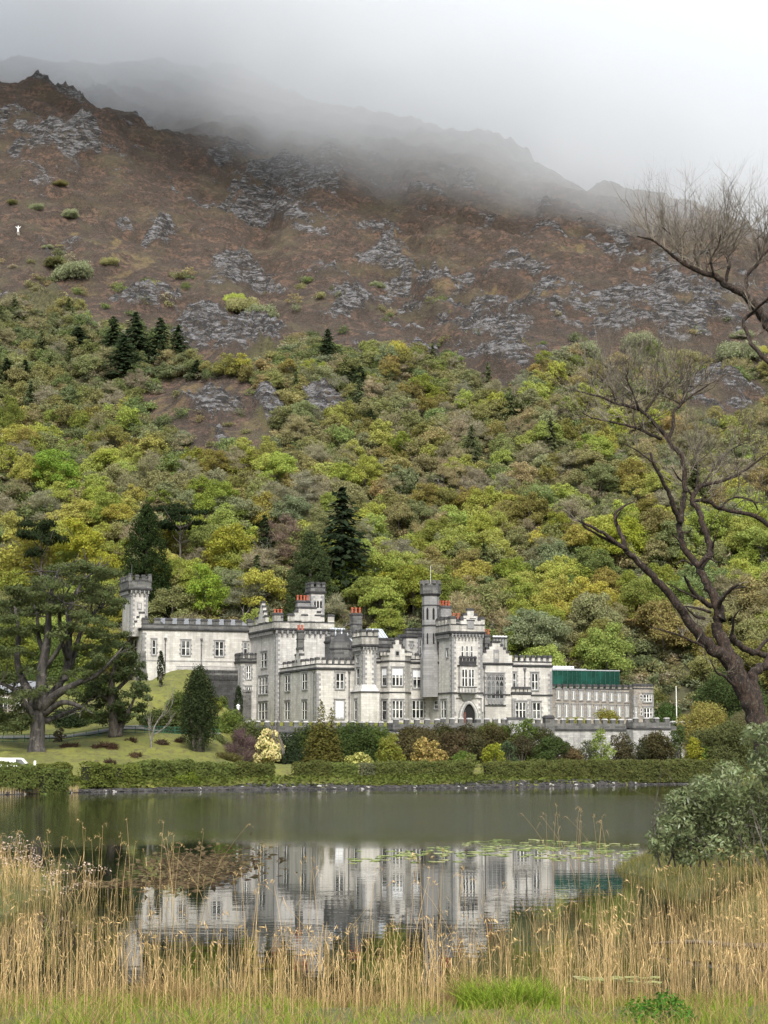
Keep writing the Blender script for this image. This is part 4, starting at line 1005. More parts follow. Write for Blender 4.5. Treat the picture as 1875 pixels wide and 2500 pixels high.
def conifer(rng, h, w, tiers, per, droop=.25, seg=9, size=.34, gap=.08, power=.85):
    C = []; A = []; N = []
    for t in range(tiers):
        f = t/(tiers-1); z = h*(gap+(1-gap)*f); L = w*.5*(1-f)**power*rng.uniform(.85, 1.12) + .15
        for k in range(max(4, int(per*(1-.6*f)))):
            a = rng.uniform(0, 2*math.pi); LL = L*rng.uniform(.7, 1.1)
            for j in range(max(2, int(seg*(1-f*.7)))):
                q = (j+.6)/max(2, int(seg*(1-f*.7)))
                C.append((math.cos(a)*LL*q + rng.normal()*.13, math.sin(a)*LL*q + rng.normal()*.13, z - droop*LL*q*q + rng.normal()*.13 + .08*LL*q))
                A.append((math.cos(a)+rng.normal()*.5, math.sin(a)+rng.normal()*.5, -droop*1.2*q + rng.normal()*.2)); N.append((math.cos(a)*.5+rng.normal()*.4, math.sin(a)*.5+rng.normal()*.4, .8+rng.normal()*.3))
    C, A, N = np.array(C), np.array(A), np.array(N); N /= np.linalg.norm(N, axis=1, keepdims=True)
    return quads(C, N, size, .42, rng, A)
for i in range(3):
    V, Q = conifer(rng, 12.0, 7.0, 26, 17, .25, 10, .40, .05, .75)
    mb = MB(); mb.tube([(0, 0, -.5), (0, 0, 6), (0, 0, 11.6)], [.26, .16, .03], 6); proto('conifer', lf('crown', V, Q), mb.mesh('trunk', M['bark']), 12.0, 6.2)
for i in range(2):                                              # dense column conifers
    B = []
    for k in range(110):
        f = (k+.5)/110; z = 12*(.03+.95*f); R_ = 3.2*(1-f**2.2)**.8*rng.uniform(.7, 1.0); a = k*2.4; l = rng.uniform(.38, .62)*(1-.35*f); B.append(((R_*math.cos(a), R_*math.sin(a), z-l*.6), (l*1.25, l*1.25, l*1.1)))
        if k % 3 == 0: B.append(((R_*.4*math.cos(a+2), R_*.4*math.sin(a+2), z), (l*1.8, l*1.8, l*1.5)))
    V, Q = blob_leaves(rng, B, 34, .13, .45, up=.1, under=-.9, jit=1.0, shell=(.7, 1.15))
    mb = MB(); mb.tube([(0, 0, -.5), (0, 0, 6), (0, 0, 11.6)], [.3, .18, .03], 6); proto('column', lf('crown', V, Q), mb.mesh('trunk', M['bark']), 12.0, 6.4)
for i in range(2):                                              # flat topped pines
    h, w = 10.0, 8.0; B = [((rng.uniform(-.4, .4)*w, rng.uniform(-.4, .4)*w, h*rng.uniform(.62, .95)), (w*rng.uniform(.15, .24), w*rng.uniform(.15, .24), w*.055)) for k in range(14)]
    V, Q = blob_leaves(rng, B, 17.0, .24, .4, up=.5, shell=(.5, 1.05)); proto('pine', lf('crown', V, Q), trunk_mb(rng, h*1.1, .24, 8, .5, .26).mesh('trunk', M['bark']), h, w)

def place(kind, v, loc, h, w, rz, col, name, label, cat='tree', group=None, parts=True):
    cr, tr, h0, w0 = PROTO[kind][v % len(PROTO[kind])]
    e = empty(name, loc, rz); e.scale = (w/w0, w/w0, h/h0); tag(e, label, cat, group)
    c = link('crown', cr, e); c.color = (*col, 1)
    if parts: link('trunk', tr, e)
    return e

# colours as the leaves themselves are in early spring
LIME = (0.342, 0.393, 0.091); YEL = (0.393, 0.376, 0.091); OLIVE = (0.268, 0.262, 0.120); GREEN = (0.217, 0.268, 0.100); DARK = (.056, .076, .040); GREYG = (0.228, 0.251, 0.142)
TWIG = (0.319, 0.285, 0.188); TAN = (0.342, 0.291, 0.148); ORANGE = (0.325, 0.245, 0.108); DKGREEN = (0.165, 0.199, 0.093)

def in_wood(px, py):
    ok = py > np.interp(px, tl[:, 0], tl[:, 1])
    for x, y, rx, ry in CLEAR: ok &= ((px-x)/rx)**2 + ((py-y)/ry)**2 > 1
    return ok
rw_ = np.random.default_rng(21)
cand = []
Yg = 300.0
while Yg < 470:
    sp_ = np.interp(Yg, [312, 345, 400, 470], [4.9, 4.3, 3.8, 3.5])
    for x in np.arange(-.225*Yg, .225*Yg, sp_): cand.append((x + rw_.uniform(-.45, .45)*sp_, Yg + rw_.uniform(-.5, .5)*sp_))
    Yg += sp_
cand = np.array(cand); cz = land(cand[:, 0], cand[:, 1])
cpx, cpy = proj(cand[:, 0], cand[:, 1], cz + 2.0)
ca_, cb_ = cast_ab(cand[:, 0], cand[:, 1])
ok = in_wood(cpx, cpy) & (cpx > -45) & (cpx < 1925)
ok &= ~((ca_ > la(346, bW)-7) & (ca_ < aA0+1) & (cb_ < bW+8)) & ~((ca_ >= aA0) & (ca_ < aH1+1) & (cb_ < bA1+3)) & ~((ca_ > aH1-2) & (ca_ < la(1512, bg2)+1) & (cb_ < bg2+10)) & (cb_ > bS+8)
cand, cz, cpx, cpy = cand[ok], cz[ok], cpx[ok], cpy[ok]
def pick(px, py, r):
    """what grows where, read from the photograph: dark laurel low down, tan and olive twiggy oak above, lime beech near the castle"""
    n = float(perlin(px/140.0, py/110.0)); m = float(perlin(px/90.0+50, py/70.0))
    lime = .14 + .30*sstep(1050, 1420, py) + (.16 if px < 350 and py > 1050 else 0) + .25*max(0, n)
    if py < 900 and 520 < px < 900: return ('shrub', DKGREEN if r < .5 else OLIVE if r < .8 else GREYG)
    if py < 860 and px > 1200: return ('shrub', OLIVE if r < .5 else GREYG)
    if py < 1000 and px < 470: return ('broadleaf', DKGREEN) if r < .30 else ('shrub', GREYG) if r < .5 else ('conifer', DARK) if r < .58 else ('bare', TWIG) if r < .78 else ('broadleaf', OLIVE)
    if r < lime: return ('broadleaf', LIME if m > 0 else YEL if m < -.25 else (.22, .26, .05))
    r = (r-lime)/(1-lime)
    if r < .38: return ('broadleaf', OLIVE if m > -.1 else (.23, .205, .07))
    if r < .52: return ('broadleaf', GREYG if n > 0 else GREEN)
    if r < .58: return ('broadleaf', TAN if m > -.35 else ORANGE)
    if r < .69: return ('shrub', DKGREEN)
    if r < .715: return ('conifer', DARK)
    return ('bare', TWIG if m > -.15 else (.27, .25, .17))
SPECBOX = [(355,1232,1470,98,332),(497,1372,1470,118,331),(757,1303,1510,100,332),(836,1195,1400,150,336),(440,1212,1300,120,345),(645,1260,1370,95,345),(380,785,890,190,420),(55,1290,1400,190,345),(1600,1500,1700,210,316),(1520,1255,1375,118,340)]
for bx, b0_, b1_, bw_, bY in SPECBOX:
    k_ = ~((np.abs(cpx-bx) < bw_*.55) & (cpy-45 > b0_-30) & (cpy-45 < b1_) & (cand[:, 1] < bY+3)); cand, cz, cpx, cpy = cand[k_], cz[k_], cpx[k_], cpy[k_]
trees = []
for k in range(len(cand)):
    x, y = cand[k]; r = rw_.uniform(); kd, col = pick(cpx[k], cpy[k], r)
    s = np.interp(y, [315, 345, 400, 460], [8.6, 7.4, 5.6, 4.4])*rw_.uniform(.7, 1.25)
    w = s*rw_.uniform(.85, 1.15); h = s
    if kd == 'shrub': h = s*.55; w = s*1.15
    if kd == 'conifer': h = s*1.3; w = s*.8
    cj = (np.array(col)*.80 + .20*np.array([.27, .285, .095]))*rw_.uniform(.9, 1.18)*np.array([rw_.uniform(.92, 1.1), 1, rw_.uniform(.85, 1.2)])
    trees.append((w*h/y**2, kd, int(rw_.integers(0, 9)), (x, y, float(cz[k])-.25), h, w, rw_.uniform(0, 6.28), tuple(cj), cpx[k], cpy[k], col))
trees.sort(key=lambda q: -q[0])

WORDS = {LIME: 'bright lime', YEL: 'yellow', OLIVE: 'olive', GREEN: 'mid green', DARK: 'dark', GREYG: 'grey green', TWIG: 'brown leafless', TAN: 'tan', ORANGE: 'orange brown', DKGREEN: 'dark green', (.22,.26,.05): 'fresh green', (.23,.205,.07): 'yellowish olive', (.27,.25,.17): 'pale grey leafless'}
XW = [(150, 'beyond the big cypress'), (290, 'left of the watch tower'), (400, 'above the watch tower'), (500, 'above the west wing'), (600, 'above the west wing end'), (700, 'above the stepped gables'), (830, 'above the belvedere tower'), (930, 'above the slim turret'), (1020, 'above the canted bay'), (1110, 'above the octagonal turret'), (1190, 'above the entrance tower'), (1270, 'above the traceried window'), (1350, 'above the castle end bay'), (1440, 'above the glass hall'), (1520, 'right above the glass hall'), (1610, 'above the stone range end'), (1720, 'behind the forked grey limb'), (9999, 'behind the bare trunk')]
YW = [(900, 'atop the wood'), (1020, 'high in the wood'), (1130, 'in the upper wood'), (1240, 'amid the wood'), (1340, 'in the lower wood'), (9999, 'at the wood foot')]
KW = {'broadleaf': 'tree', 'bare': 'tree', 'shrub': 'bush', 'conifer': 'conifer'}
NM = {'broadleaf': 'broadleaf_tree', 'bare': 'bare_tree', 'shrub': 'hillside_bush', 'conifer': 'conifer_tree'}
used_l = {}
for (_, kd, v, loc, h, w, rz, col, px, py, base) in trees[:300]:
    xw = next(s for lim, s in XW if px < lim); yw = next(s for lim, s in YW if py < lim)
    lab = '%s %s %s, %s' % (WORDS[base], KW[kd], yw, xw)
    sz = 'tall ' if h > 8.6 else 'small ' if h < 5.2 else ''
    lab = sz + lab
    place(kd, v, loc, h, w, rz, col, NM[kd], lab, 'bush' if kd == 'shrub' else 'tree', 'trees of the hillside wood')
# the rest of the wood, past three hundred trees, as one mass
Vs, Qs, Cs = [], [], []; off = 0
cache = {}
fill = []
for k in range(10500):
    y = rw_.uniform(300, 505); x = rw_.uniform(-.225, .225)*y; fill.append((x, y))
fill = np.array(fill); fz = land(fill[:, 0], fill[:, 1]); fpx, fpy = proj(fill[:, 0], fill[:, 1], fz+1); fa_, fb_ = cast_ab(fill[:, 0], fill[:, 1])
fk = (in_wood(fpx, fpy-8) | ((fpy > np.interp(fpx, tl[:, 0], tl[:, 1]) - 135) & (rw_.random(len(fpx)) < (.10 + .25*(fpx < 480))*sstep(-.05, .4, perlin(fpx/60, fpy/25)) + .012))) & (fb_ > bS+8) & ~((fa_ > la(346, bW)-7) & (fa_ < aA0+1) & (fb_ < bW+8)) & ~((fa_ >= aA0) & (fa_ < aH1+1) & (fb_ < bA1+3)) & ~((fa_ > aH1-2) & (fa_ < la(1512, bg2)+1) & (fb_ < bg2+10))
under = []
for (x, y), z in zip(fill[fk], fz[fk]):
    c_ = np.array([OLIVE, TAN, GREYG, DKGREEN, OLIVE, GREEN, TWIG][int(rw_.integers(0, 7))])*rw_.uniform(.75, 1.1); w = rw_.uniform(2.6, 4.6); under.append((0, 'shrub' if rw_.random() < .6 else 'broadleaf', int(rw_.integers(0, 9)), (x, y, float(z)-.3), w*rw_.uniform(.5, .85), w, rw_.uniform(0, 6.28), tuple(c_), 0, 0, 0))
for (_, kd, v, loc, h, w, rz, col, px, py, base) in trees[300:] + under:
    fr_ = .045 if _ == 0 else .26 if kd != 'bare' else .4
    v = v % len(PROTO[kd]); key = (kd, v)
    if key not in cache:
        me = PROTO[kd][v][0]; a = np.empty(len(me.vertices)*3, np.float32); me.vertices.foreach_get('co', a); cache[key] = a.reshape(-1, 4, 3)
    A = cache[key]; keep = rw_.random(len(A)) < fr_; A = A[keep]
    cen = A.mean(1, keepdims=True); A = cen + (A-cen)*min(2.4, .78/fr_**.5)
    h0, w0 = PROTO[kd][v][2:]; c_, s_ = math.cos(rz), math.sin(rz); P = A.reshape(-1, 3)*np.array([w/w0, w/w0, h/h0], np.float32)
    P = np.stack([P[:, 0]*c_-P[:, 1]*s_+loc[0], P[:, 0]*s_+P[:, 1]*c_+loc[1], P[:, 2]+loc[2]], 1)
    Vs.append(P); Cs.append(np.tile(np.array([*col, 1], np.float32), (len(P), 1)))
V = np.concatenate(Vs); Cc = np.concatenate(Cs)
me = npmesh('woodland', V, np.arange(len(V)).reshape(-1, 4), [M['leafmass']])
at_ = me.color_attributes.new('col', 'FLOAT_COLOR', 'POINT'); at_.data.foreach_set('color', Cc.ravel())
tag(link('woodland', me), 'distant mixed woodland covering the upper slope', None, None, 'stuff')

# --- single trees one can pick out
def spec(kind, px, ytop, ybase, wpx, Y, col, name, label, v=0, cat='tree'):
    b = at(px, ybase, Y); b.z = float(land(b.x, b.y)) - .2; top = at(px, ytop, Y).z
    return place(kind, v, b, top-b.z, wpx/F*Y, v*1.3, col, name, label, cat)
spec('column', 355, 1226, 1480, 136, 331, (.036, .056, .020), 'conical_conifer', 'tall dark conical conifer behind the watch tower')
spec('broadleaf', 497, 1372, 1480, 122, 329, (.255, .34, .055), 'round_tree', 'round bright green tree above the west wing roof', 1)
spec('column', 757, 1298, 1520, 138, 330, (.075, .100, .042), 'conical_conifer', 'dark conical conifer behind the big square tower', 1)
spec('conifer', 836, 1195, 1480, 205, 336, (.034, .050, .026), 'spruce_tree', 'black green spruce rising highest behind the castle', 1)
spec('pine', 440, 1212, 1420, 120, 345, (.026, .040, .018), 'flat_topped_pine', 'dark flat topped pine between the conical conifer and the round green tree')
spec('conifer', 645, 1260, 1380, 95, 345, (.040, .058, .024), 'conifer_tree', 'broad dull green conifer left of the black spruce', 2)
for j, (px, yt, yb, w, c, lb_) in enumerate([(55, 1290, 1480, 190, YEL, 'golden yellow beech at the left edge of the wood'), (190, 1262, 1450, 170, (0.360, 0.360, 0.053), 'lime yellow beech behind the top of the big cypress'), (255, 1340, 1450, 95, (0.360, 0.360, 0.053), 'small bright yellow beech left of the watch tower'),
        (565, 1275, 1440, 150, (0.315, 0.315, 0.053), 'yellow green tree between the round tree and the castle'), (640, 1330, 1500, 130, TWIG, 'grey brown leafless tree left of the big square tower'), (690, 1250, 1330, 120, (0.213, 0.162, 0.123), 'pale brown leafless tree left of the spruce'),
        (842, 1362, 1520, 80, (0.200, 0.277, 0.046), 'fresh green tree beside the belvedere tower'), (930, 1395, 1545, 130, (0.360, 0.354, 0.053), 'yellow tree behind the chimney of the slim turret'), (1000, 1380, 1545, 150, (0.354, 0.328, 0.053), 'yellow green tree behind the octagonal turret'),
        (1150, 1400, 1560, 120, TAN, 'tan leafless tree behind the entrance tower'), (1240, 1450, 1600, 120, (0.162, 0.187, 0.053), 'olive tree behind the dark chimney cluster'), (1330, 1500, 1630, 130, DKGREEN, 'dark green laurel tree behind the castle end bay'), (1440, 1420, 1630, 150, (0.187, 0.162, 0.098), 'grey brown bare tree behind the glass hall'),
        (1380, 1400, 1600, 120, (0.149, 0.200, 0.059), 'green tree above the end of the glass hall roof'), (1600, 1500, 1720, 210, ORANGE, 'large orange brown oak right of the glass hall'), (1560, 1480, 1640, 110, (0.302, 0.181, 0.053), 'rusty orange oak at the corner of the glass hall'),
        (1690, 1560, 1700, 130, (0.315, 0.315, 0.072), 'yellow green tree with pale trunks right of the flagpole'), (1520, 1255, 1375, 118, (0.328, 0.360, 0.053), 'bright lime tree behind the forked grey limb'), (1830, 1490, 1590, 75, (0.226, 0.328, 0.059), 'small light green tree right of the foreground trunk'),
        (1440, 1330, 1470, 120, (0.174, 0.213, 0.072), 'silvery green tree high behind the glass hall'), (130, 1090, 1210, 120, (0.226, 0.328, 0.059), 'light green tree on the slope left of the crag'), (25, 960, 1030, 70, (0.187, 0.213, 0.053), 'olive green tree at the left edge below the moor')]):
    spec('bare' if 'leafless' in lb_ or 'bare' in lb_ else 'broadleaf', px, yt, yb, w, np.interp(yt, [950, 1100, 1250, 1400, 1500], [405, 372, 345, 333, 328]), c, 'bare_tree' if 'leafless' in lb_ or 'bare' in lb_ else 'broadleaf_tree', lb_, j)
spec('pine', 100, 1255, 1450, 110, 335, (.028, .040, .018), 'dark_pine', 'dark pine between the two yellow beeches', 1)
for j, (px, yt, yb, w) in enumerate([(275, 775, 900, 86), (330, 765, 910, 100), (390, 778, 910, 86), (435, 795, 900, 74), (300, 820, 950, 110), (480, 880, 945, 50), (15, 875, 960, 70), (60, 880, 960, 60), (800, 805, 900, 62), (845, 870, 960, 64), (880, 895, 985, 60), (190, 800, 880, 90), (1120, 1150, 1240, 70), (905, 1000, 1080, 50)]):
    Yt = float(hit(px, yb-18)[1][0]) if True else 0
    spec('conifer', px, yt, yb, w*1.15, Yt, (.046, .066, .032) if j % 3 else (.060, .085, .038), 'conifer_tree', 'dark conifer in the clump of firs below the rock slabs, number counts from the crag' if False else ['leftmost dark fir of the clump below the moor', 'tallest dark fir of the clump below the moor', 'dark fir beside the pale rock slab', 'rightmost dark fir of the clump touching the slab', 'broad dark fir lowest in the clump', 'small lone fir above the yellow grass crag', 'dark fir at the left edge of the hillside', 'slim dark fir second from the left edge', 'dark fir among bushes right of the smooth slab', 'dark fir above the purple crag', 'dark fir right of the purple crag', 'broad dull fir left of the fir clump', 'dull fir in the middle of the oak wood', 'small dark fir below the purple crag'][j], j)
# low bushes scattered on the moor edge
for j, (px, py, w, c) in enumerate([(1420, 885, 125, GREYG), (1560, 868, 130, GREYG), (1640, 900, 110, OLIVE), (1800, 890, 140, GREYG), (1855, 868, 60, YEL), (1815, 830, 70, GREYG), (180, 690, 130, GREYG), (130, 655, 70, (.12, .12, .05)), (370, 720, 90, OLIVE), (590, 770, 110, OLIVE), (640, 790, 110, GREYG), (150, 455, 45, (.16, .15, .06)), (90, 515, 50, GREYG), (170, 535, 60, GREYG), (920, 705, 50, GREYG), (1230, 825, 45, (.16, .17, .05)), (845, 718, 24, OLIVE), (120, 610, 40, GREYG), (270, 650, 60, OLIVE), (570, 745, 70, LIME), (205, 785, 55, LIME), (1680, 890, 90, OLIVE), (30, 500, 36, (.15, .15, .06))]):
    x, y, z = [float(q[0]) for q in hit(px, py)]
    w_ = w/F*y*.8; c = tuple(v*1.3 for v in c); place('shrub', j, (x, y, z-.3), w_*.68, w_, j*1.1, c, 'hillside_bush', ['rounded grey green bush on the moor edge above the bare foreground crown', 'wide grey green bush on the moor edge left of the upper limb', 'olive bush right of the two grey green bushes', 'wide grey green bush at the right edge of the moor', 'yellow gorse bush at the right edge', 'small grey green bush under the upper right limb', 'wide grey green thicket on the upper left rocks', 'dull olive bush above the left thicket', 'olive bush on the rock ledge left of centre', 'olive thicket above the smooth slab', 'grey green thicket right of the smooth slab', 'small tawny bush below the left cliff', 'small grey bush right of the white statue', 'grey green bush right of the white statue', 'grey green bush below the stream gully', 'yellowish bush on the dark scree', 'tiny round bush on the open heather', 'small bush under the white statue', 'olive bush below the straw grass', 'lime bush above the smooth slab', 'lime bush at the head of the fir clump', 'olive bush under the upper limb', 'tawny bush left of the white statue'][j], 'bush', 'bushes scattered on the moor')
# ------------------------------------------------------------------ big cypress on the lawn
def limb_pts(path, Y, dY0=0.0, dY1=0.0):
    n = len(path); return [at(p[0], p[1], Y + dY0 + (dY1-dY0)*i/(n-1)) for i, p in enumerate(path)]
def smooth(pts, rads, sub=3):
    """Catmull-Rom through the joints so limbs curve"""
    P = [Vector(p) for p in pts]; out = []; ro = []
    for i in range(len(P)-1):
        p0, p1, p2, p3 = P[max(i-1, 0)], P[i], P[i+1], P[min(i+2, len(P)-1)]
        for j in range(sub):
            t = j/sub; out.append(.5*((2*p1) + (p2-p0)*t + (2*p0-5*p1+4*p2-p3)*t*t + (3*p1-p0-3*p2+p3)*t**3)); ro.append(rads[i]+(rads[i+1]-rads[i])*t)
    out.append(P[-1]); ro.append(rads[-1]); return out, ro
rc = np.random.default_rng(77); M['cypbark'] = m_bark('cypress_bark', (.022, .020, .018), (.080, .072, .064), 2.2, (.125, .115, .10))
Yc_ = 229.0; pm = 1/F*Yc_
cb = at(87, 1862, Yc_); cb.z = float(land(cb.x, cb.y))
cyp = empty('cypress_tree', cb); tag(cyp, 'huge spreading old cypress with a flared grey trunk on the lawn', 'tree')
tk = MB()
LIM = [([(87,1868),(88,1850),(90,1815),(93,1772),(96,1727)], [2.2,1.35,.98,.88,.8], 0, 0), ([(96,1730),(102,1681),(102,1636),(111,1591),(117,1546),(120,1486),(130,1425),(145,1388)], [1.0,.75,.6,.5,.42,.32,.2,.08], 0, -2),
 ([(98,1740),(120,1706),(157,1657),(166,1606),(169,1531),(175,1470),(211,1410),(241,1395)], [.9,.62,.5,.45,.38,.28,.15,.06], 0, 4), ([(100,1735),(136,1697),(187,1669),(241,1645),(301,1579)], [.7,.5,.35,.25,.07], 0, -4),
 ([(92,1740),(75,1697),(51,1651),(42,1606),(45,1546),(36,1486),(20,1470)], [.8,.55,.42,.35,.28,.16,.06], 0, 3), ([(105,1745),(151,1715),(193,1724),(226,1742)], [.5,.33,.22,.07], 0, -3),
 ([(140,1680),(175,1620),(196,1546),(226,1501),(262,1470)], [.4,.33,.26,.18,.06], 2, 6), ([(88,1750),(60,1718),(30,1681),(-10,1665)], [.55,.38,.26,.1], 0, -3), ([(110,1760),(140,1750),(175,1735),(200,1728)], [.4,.28,.2,.08], 0, 4),
 ([(112,1600),(95,1560),(90,1500),(70,1440)], [.35,.28,.18,.06], 0, 3), ([(166,1610),(150,1560),(148,1480),(180,1420)], [.3,.25,.18,.06], 1, -3), ([(102,1640),(140,1590),(165,1530),(150,1450)], [.3,.25,.15,.06], 0, -4)]
ends = []
for path, r, d0, d1 in LIM:
    P, R_ = smooth(limb_pts(path, Yc_, d0, d1), r); P = [p-cb for p in P]; tk.tube(P, R_, 8)
    if path[0][1] < 1860: ends += P[len(P)//2:]
for k in range(90):
    p = ends[int(rc.integers(0, len(ends)))]; d = Vector((rc.normal(), rc.normal()*.9, .35+rc.normal()*.3)); grow(tk, p, d, rc.uniform(1.8, 3.6), .09, 1, rc, .05, (2, 4), 3)
tk.build('trunk', M['cypbark'], cyp)
PADS = [(145,1390,50,14),(190,1383,45,14),(225,1392,48,16),(262,1405,40,14),(175,1408,50,16),(110,1425,55,16),(65,1448,50,14),(35,1470,45,14),(95,1462,50,14),(250,1430,45,16),(285,1462,34,14),(230,1460,50,16),(160,1465,46,16),(275,1490,34,14),(205,1495,45,14),(120,1490,48,14),(60,1495,50,14),(20,1505,40,14),(245,1515,40,14),(180,1535,40,14),(90,1530,40,12),(30,1545,40,14),(140,1550,34,12),(225,1545,40,12),(262,1560,34,12),(205,1580,34,12),(10,1590,30,14),
 (70,1640,34,14),(20,1650,44,18),(55,1690,44,16),(10,1700,40,16),(90,1690,34,12),(40,1745,55,24),(70,1765,38,18),(20,1770,36,18),(120,1660,26,10),(235,1600,34,12),(180,1640,30,10),(230,1650,30,10),(190,1690,32,10),(225,1735,34,12),(255,1620,30,11),(60,1590,30,12),(300,1550,22,9),(-20,1480,40,16),(-20,1560,40,20),(-10,1640,36,20),(-15,1740,40,24)]
B = []
for x, y, rx, ry in PADS:
    for q in range(4):
        p = at(x + rc.uniform(-.6, .6)*rx, y + rc.uniform(-.8, .8)*ry, Yc_ + rc.uniform(-6, 6)) - cb; B.append((tuple(p), (rx*pm*rc.uniform(.42, .68), rx*pm*rc.uniform(.45, .75), ry*pm*rc.uniform(.5, .85))))
V, Q = blob_leaves(rc, B, 25, .21, .34, up=.5, under=-.8, jit=1.0, shell=(.4, 1.2)); f = lf('foliage', V, Q); f = link('foliage', f, cyp); f.color = (.108, .132, .054, 1)

def leafplant(px, ytop, ybase, wpx, Y, col, name, label, nb=9, size=.16, asp=.6, dens=14, cat='shrub', stem=True, flat=.75, base=.12, sliver=False, mat='leaf', group=None, dpt=1.0, flowers=None, lobe=(.17, .27), seed=None):
    """a single garden shrub built to its own outline: lobed crown of leaves over a few stems"""
    r = np.random.default_rng(seed if seed is not None else int(abs(px*7+ytop))); b = at(px, ybase, Y); top = at(px, ytop, Y).z
    if cat != 'tree' and 'lakeside' not in name and Y < float(shore(b.x)) + 9.5:
        Y = float(shore(b.x)) + 9.5; b = at(px, ybase, Y); top = at(px, ytop, Y).z
    gz = float(land(b.x, b.y)); b.z = min(b.z, gz) if b.z > gz else b.z
    h = top-b.z; w = wpx/F*Y
    e = empty(name, b); tag(e, label, cat, group)
    B = crown_blobs(r, h*1.04, w*1.06, int(nb*1.7), base*.6, (lobe[0]*1.15, lobe[1]*1.15), flat*1.1)
    B = [((c[0], c[1]*dpt, c[2]), s) for c, s in B]
    V, Q = blob_leaves(r, B, dens*(1 if sliver else 2.2), size*(1 if sliver else .78), asp, up=.35, under=-.85, jit=1.0, sliver=sliver, shell=(.3, 1.05) if sliver else (.6, 1.1))
    c = link('foliage', lf('foliage', V, Q, mat), e); c.color = (*col, 1)
    if stem:
        mb = MB()
        for k in range(4): a = k*1.6; mb.tube([(0, 0, -.3), (math.cos(a)*w*.1, math.sin(a)*w*.1, h*.3), (math.cos(a)*w*.25, math.sin(a)*w*.25, h*.7)], [.09, .06, .02], 5)
        mb.build('stem', M['bark'], e)
    if flowers:
        V, Q = blob_leaves(r, [(c_, tuple(np.array(s_)*1.04)) for c_, s_ in B], flowers[1], flowers[2] if len(flowers) > 2 else .16, .8, up=.2, under=-.7, shell=(.92, 1.06))
        fo = link('blossom', lf('blossom', V, Q), e); fo.color = (*flowers[0], 1)
    return e
def tree2():
    r = np.random.default_rng(8); Y = 243.0; b = at(283, 1797, Y); b.z = float(land(b.x, b.y)); e = empty('evergreen_tree', b); tag(e, 'mid sized dark evergreen with two stems beside the big cypress, before the green fence', 'tree')
    mb = MB()
    for path, rr in (([(278,1800),(278,1770),(272,1730),(275,1650),(290,1600)], [.75,.6,.5,.35,.1]), ([(288,1800),(292,1775),(310,1745),(330,1700)], [.6,.5,.35,.1]), ([(275,1720),(245,1690),(225,1660)], [.3,.2,.06]), ([(278,1690),(320,1650),(345,1620)], [.3,.2,.06])):
        P, R_ = smooth(limb_pts(path, Y, 0, r.uniform(-2, 2)), rr); mb.tube([p-b for p in P], R_, 7)
    mb.build('trunk', M['bark'], e); B = []
    for x, y, rx, ry in [(285,1580,40,14),(315,1590,34,14),(255,1590,34,14),(335,1615,28,14),(270,1620,44,16),(310,1635,40,16),(240,1630,34,16),(345,1650,26,14),(225,1660,34,16),(285,1660,50,16),(330,1680,36,16),(250,1690,44,16),(215,1700,34,16),(300,1700,50,16),(352,1700,22,12),(340,1725,30,12),(270,1725,44,16),(225,1735,36,14),(315,1745,40,14),(250,1755,36,12),(290,1750,30,10),(205,1745,22,10),(340,1755,24,10)]:
        for q in range(3):
            p = at(x + r.uniform(-.6, .6)*rx, y + r.uniform(-.8, .8)*ry, Y + r.uniform(-4, 4)) - b; B.append((tuple(p), (rx/F*Y*.55, rx/F*Y*.6, ry/F*Y*.8)))
    V, Q = blob_leaves(r, B, 17, .22, .4, up=.4, under=-.7, shell=(.5, 1.06)); c = link('foliage', lf('foliage', V, Q), e); c.color = (.095, .122, .052, 1)
tree2()
def yew(px, yt, yb, w, Y, col, name, label, tk_=.5, nb=60, seed=3, lean=0):
    r = np.random.default_rng(seed); b = at(px, yb, Y); b.z = float(land(b.x, b.y))-.05; h = at(px, yt, Y).z-b.z; W_ = w/F*Y; e = empty(name, b); tag(e, label, 'tree'); B = []
    for i in range(nb):
        t = (i+.5)/nb; z = h*(.14+.84*t); prof = float(np.interp(t, [0, .1, .2, .4, .6, .8, .92, 1], [.2, .42, .78, 1.0, .92, .70, .42, .12]))
        R_ = W_*.5*prof*r.uniform(.62, .92); a = i*2.4; l = W_*r.uniform(.09, .15); B.append(((R_*math.cos(a)+lean*t, R_*math.sin(a), z-l), (l, l, l*2.6)))
        if i % 3 == 0: B.append(((R_*.4*math.cos(a+1), R_*.4*math.sin(a+1), z), (l*1.5, l*1.5, l*2.4)))
    V, Q = blob_leaves(r, B, 26 if W_ > 3 else 130, .13 if W_ > 3 else .085, .45, up=.1, under=-.9, shell=(.75, 1.05)); c = link('foliage', lf('foliage', V, Q), e); c.color = (*col, 1)
    mb = MB()
    for k in range(5): a = k*1.26; mb.tube([(.25*tk_*math.cos(a), .25*tk_*math.sin(a), -.4), (.35*tk_*math.cos(a), .35*tk_*math.sin(a), h*.12), (W_*.22*math.cos(a), W_*.22*math.sin(a), h*.4)], [tk_*.6, tk_*.5, .1], 6)
    mb.build('trunk', M['bark'], e)
yew(483, 1634, 1812, 96, 240, (.050, .068, .030), 'yew_tree', 'large flame shaped dark yew on the lawn left of the castle', 1.0)
yew(392, 1588, 1668, 22, 272, (.034, .048, .022), 'slim_cypress', 'slim pointed cypress on the grass bank below the west wing', .15, 26, 4)
yew(582, 1672, 1748, 24, 285, (.030, .048, .018), 'ivy_column', 'narrow ivy clad column beside the dark porch', .2, 24, 5)
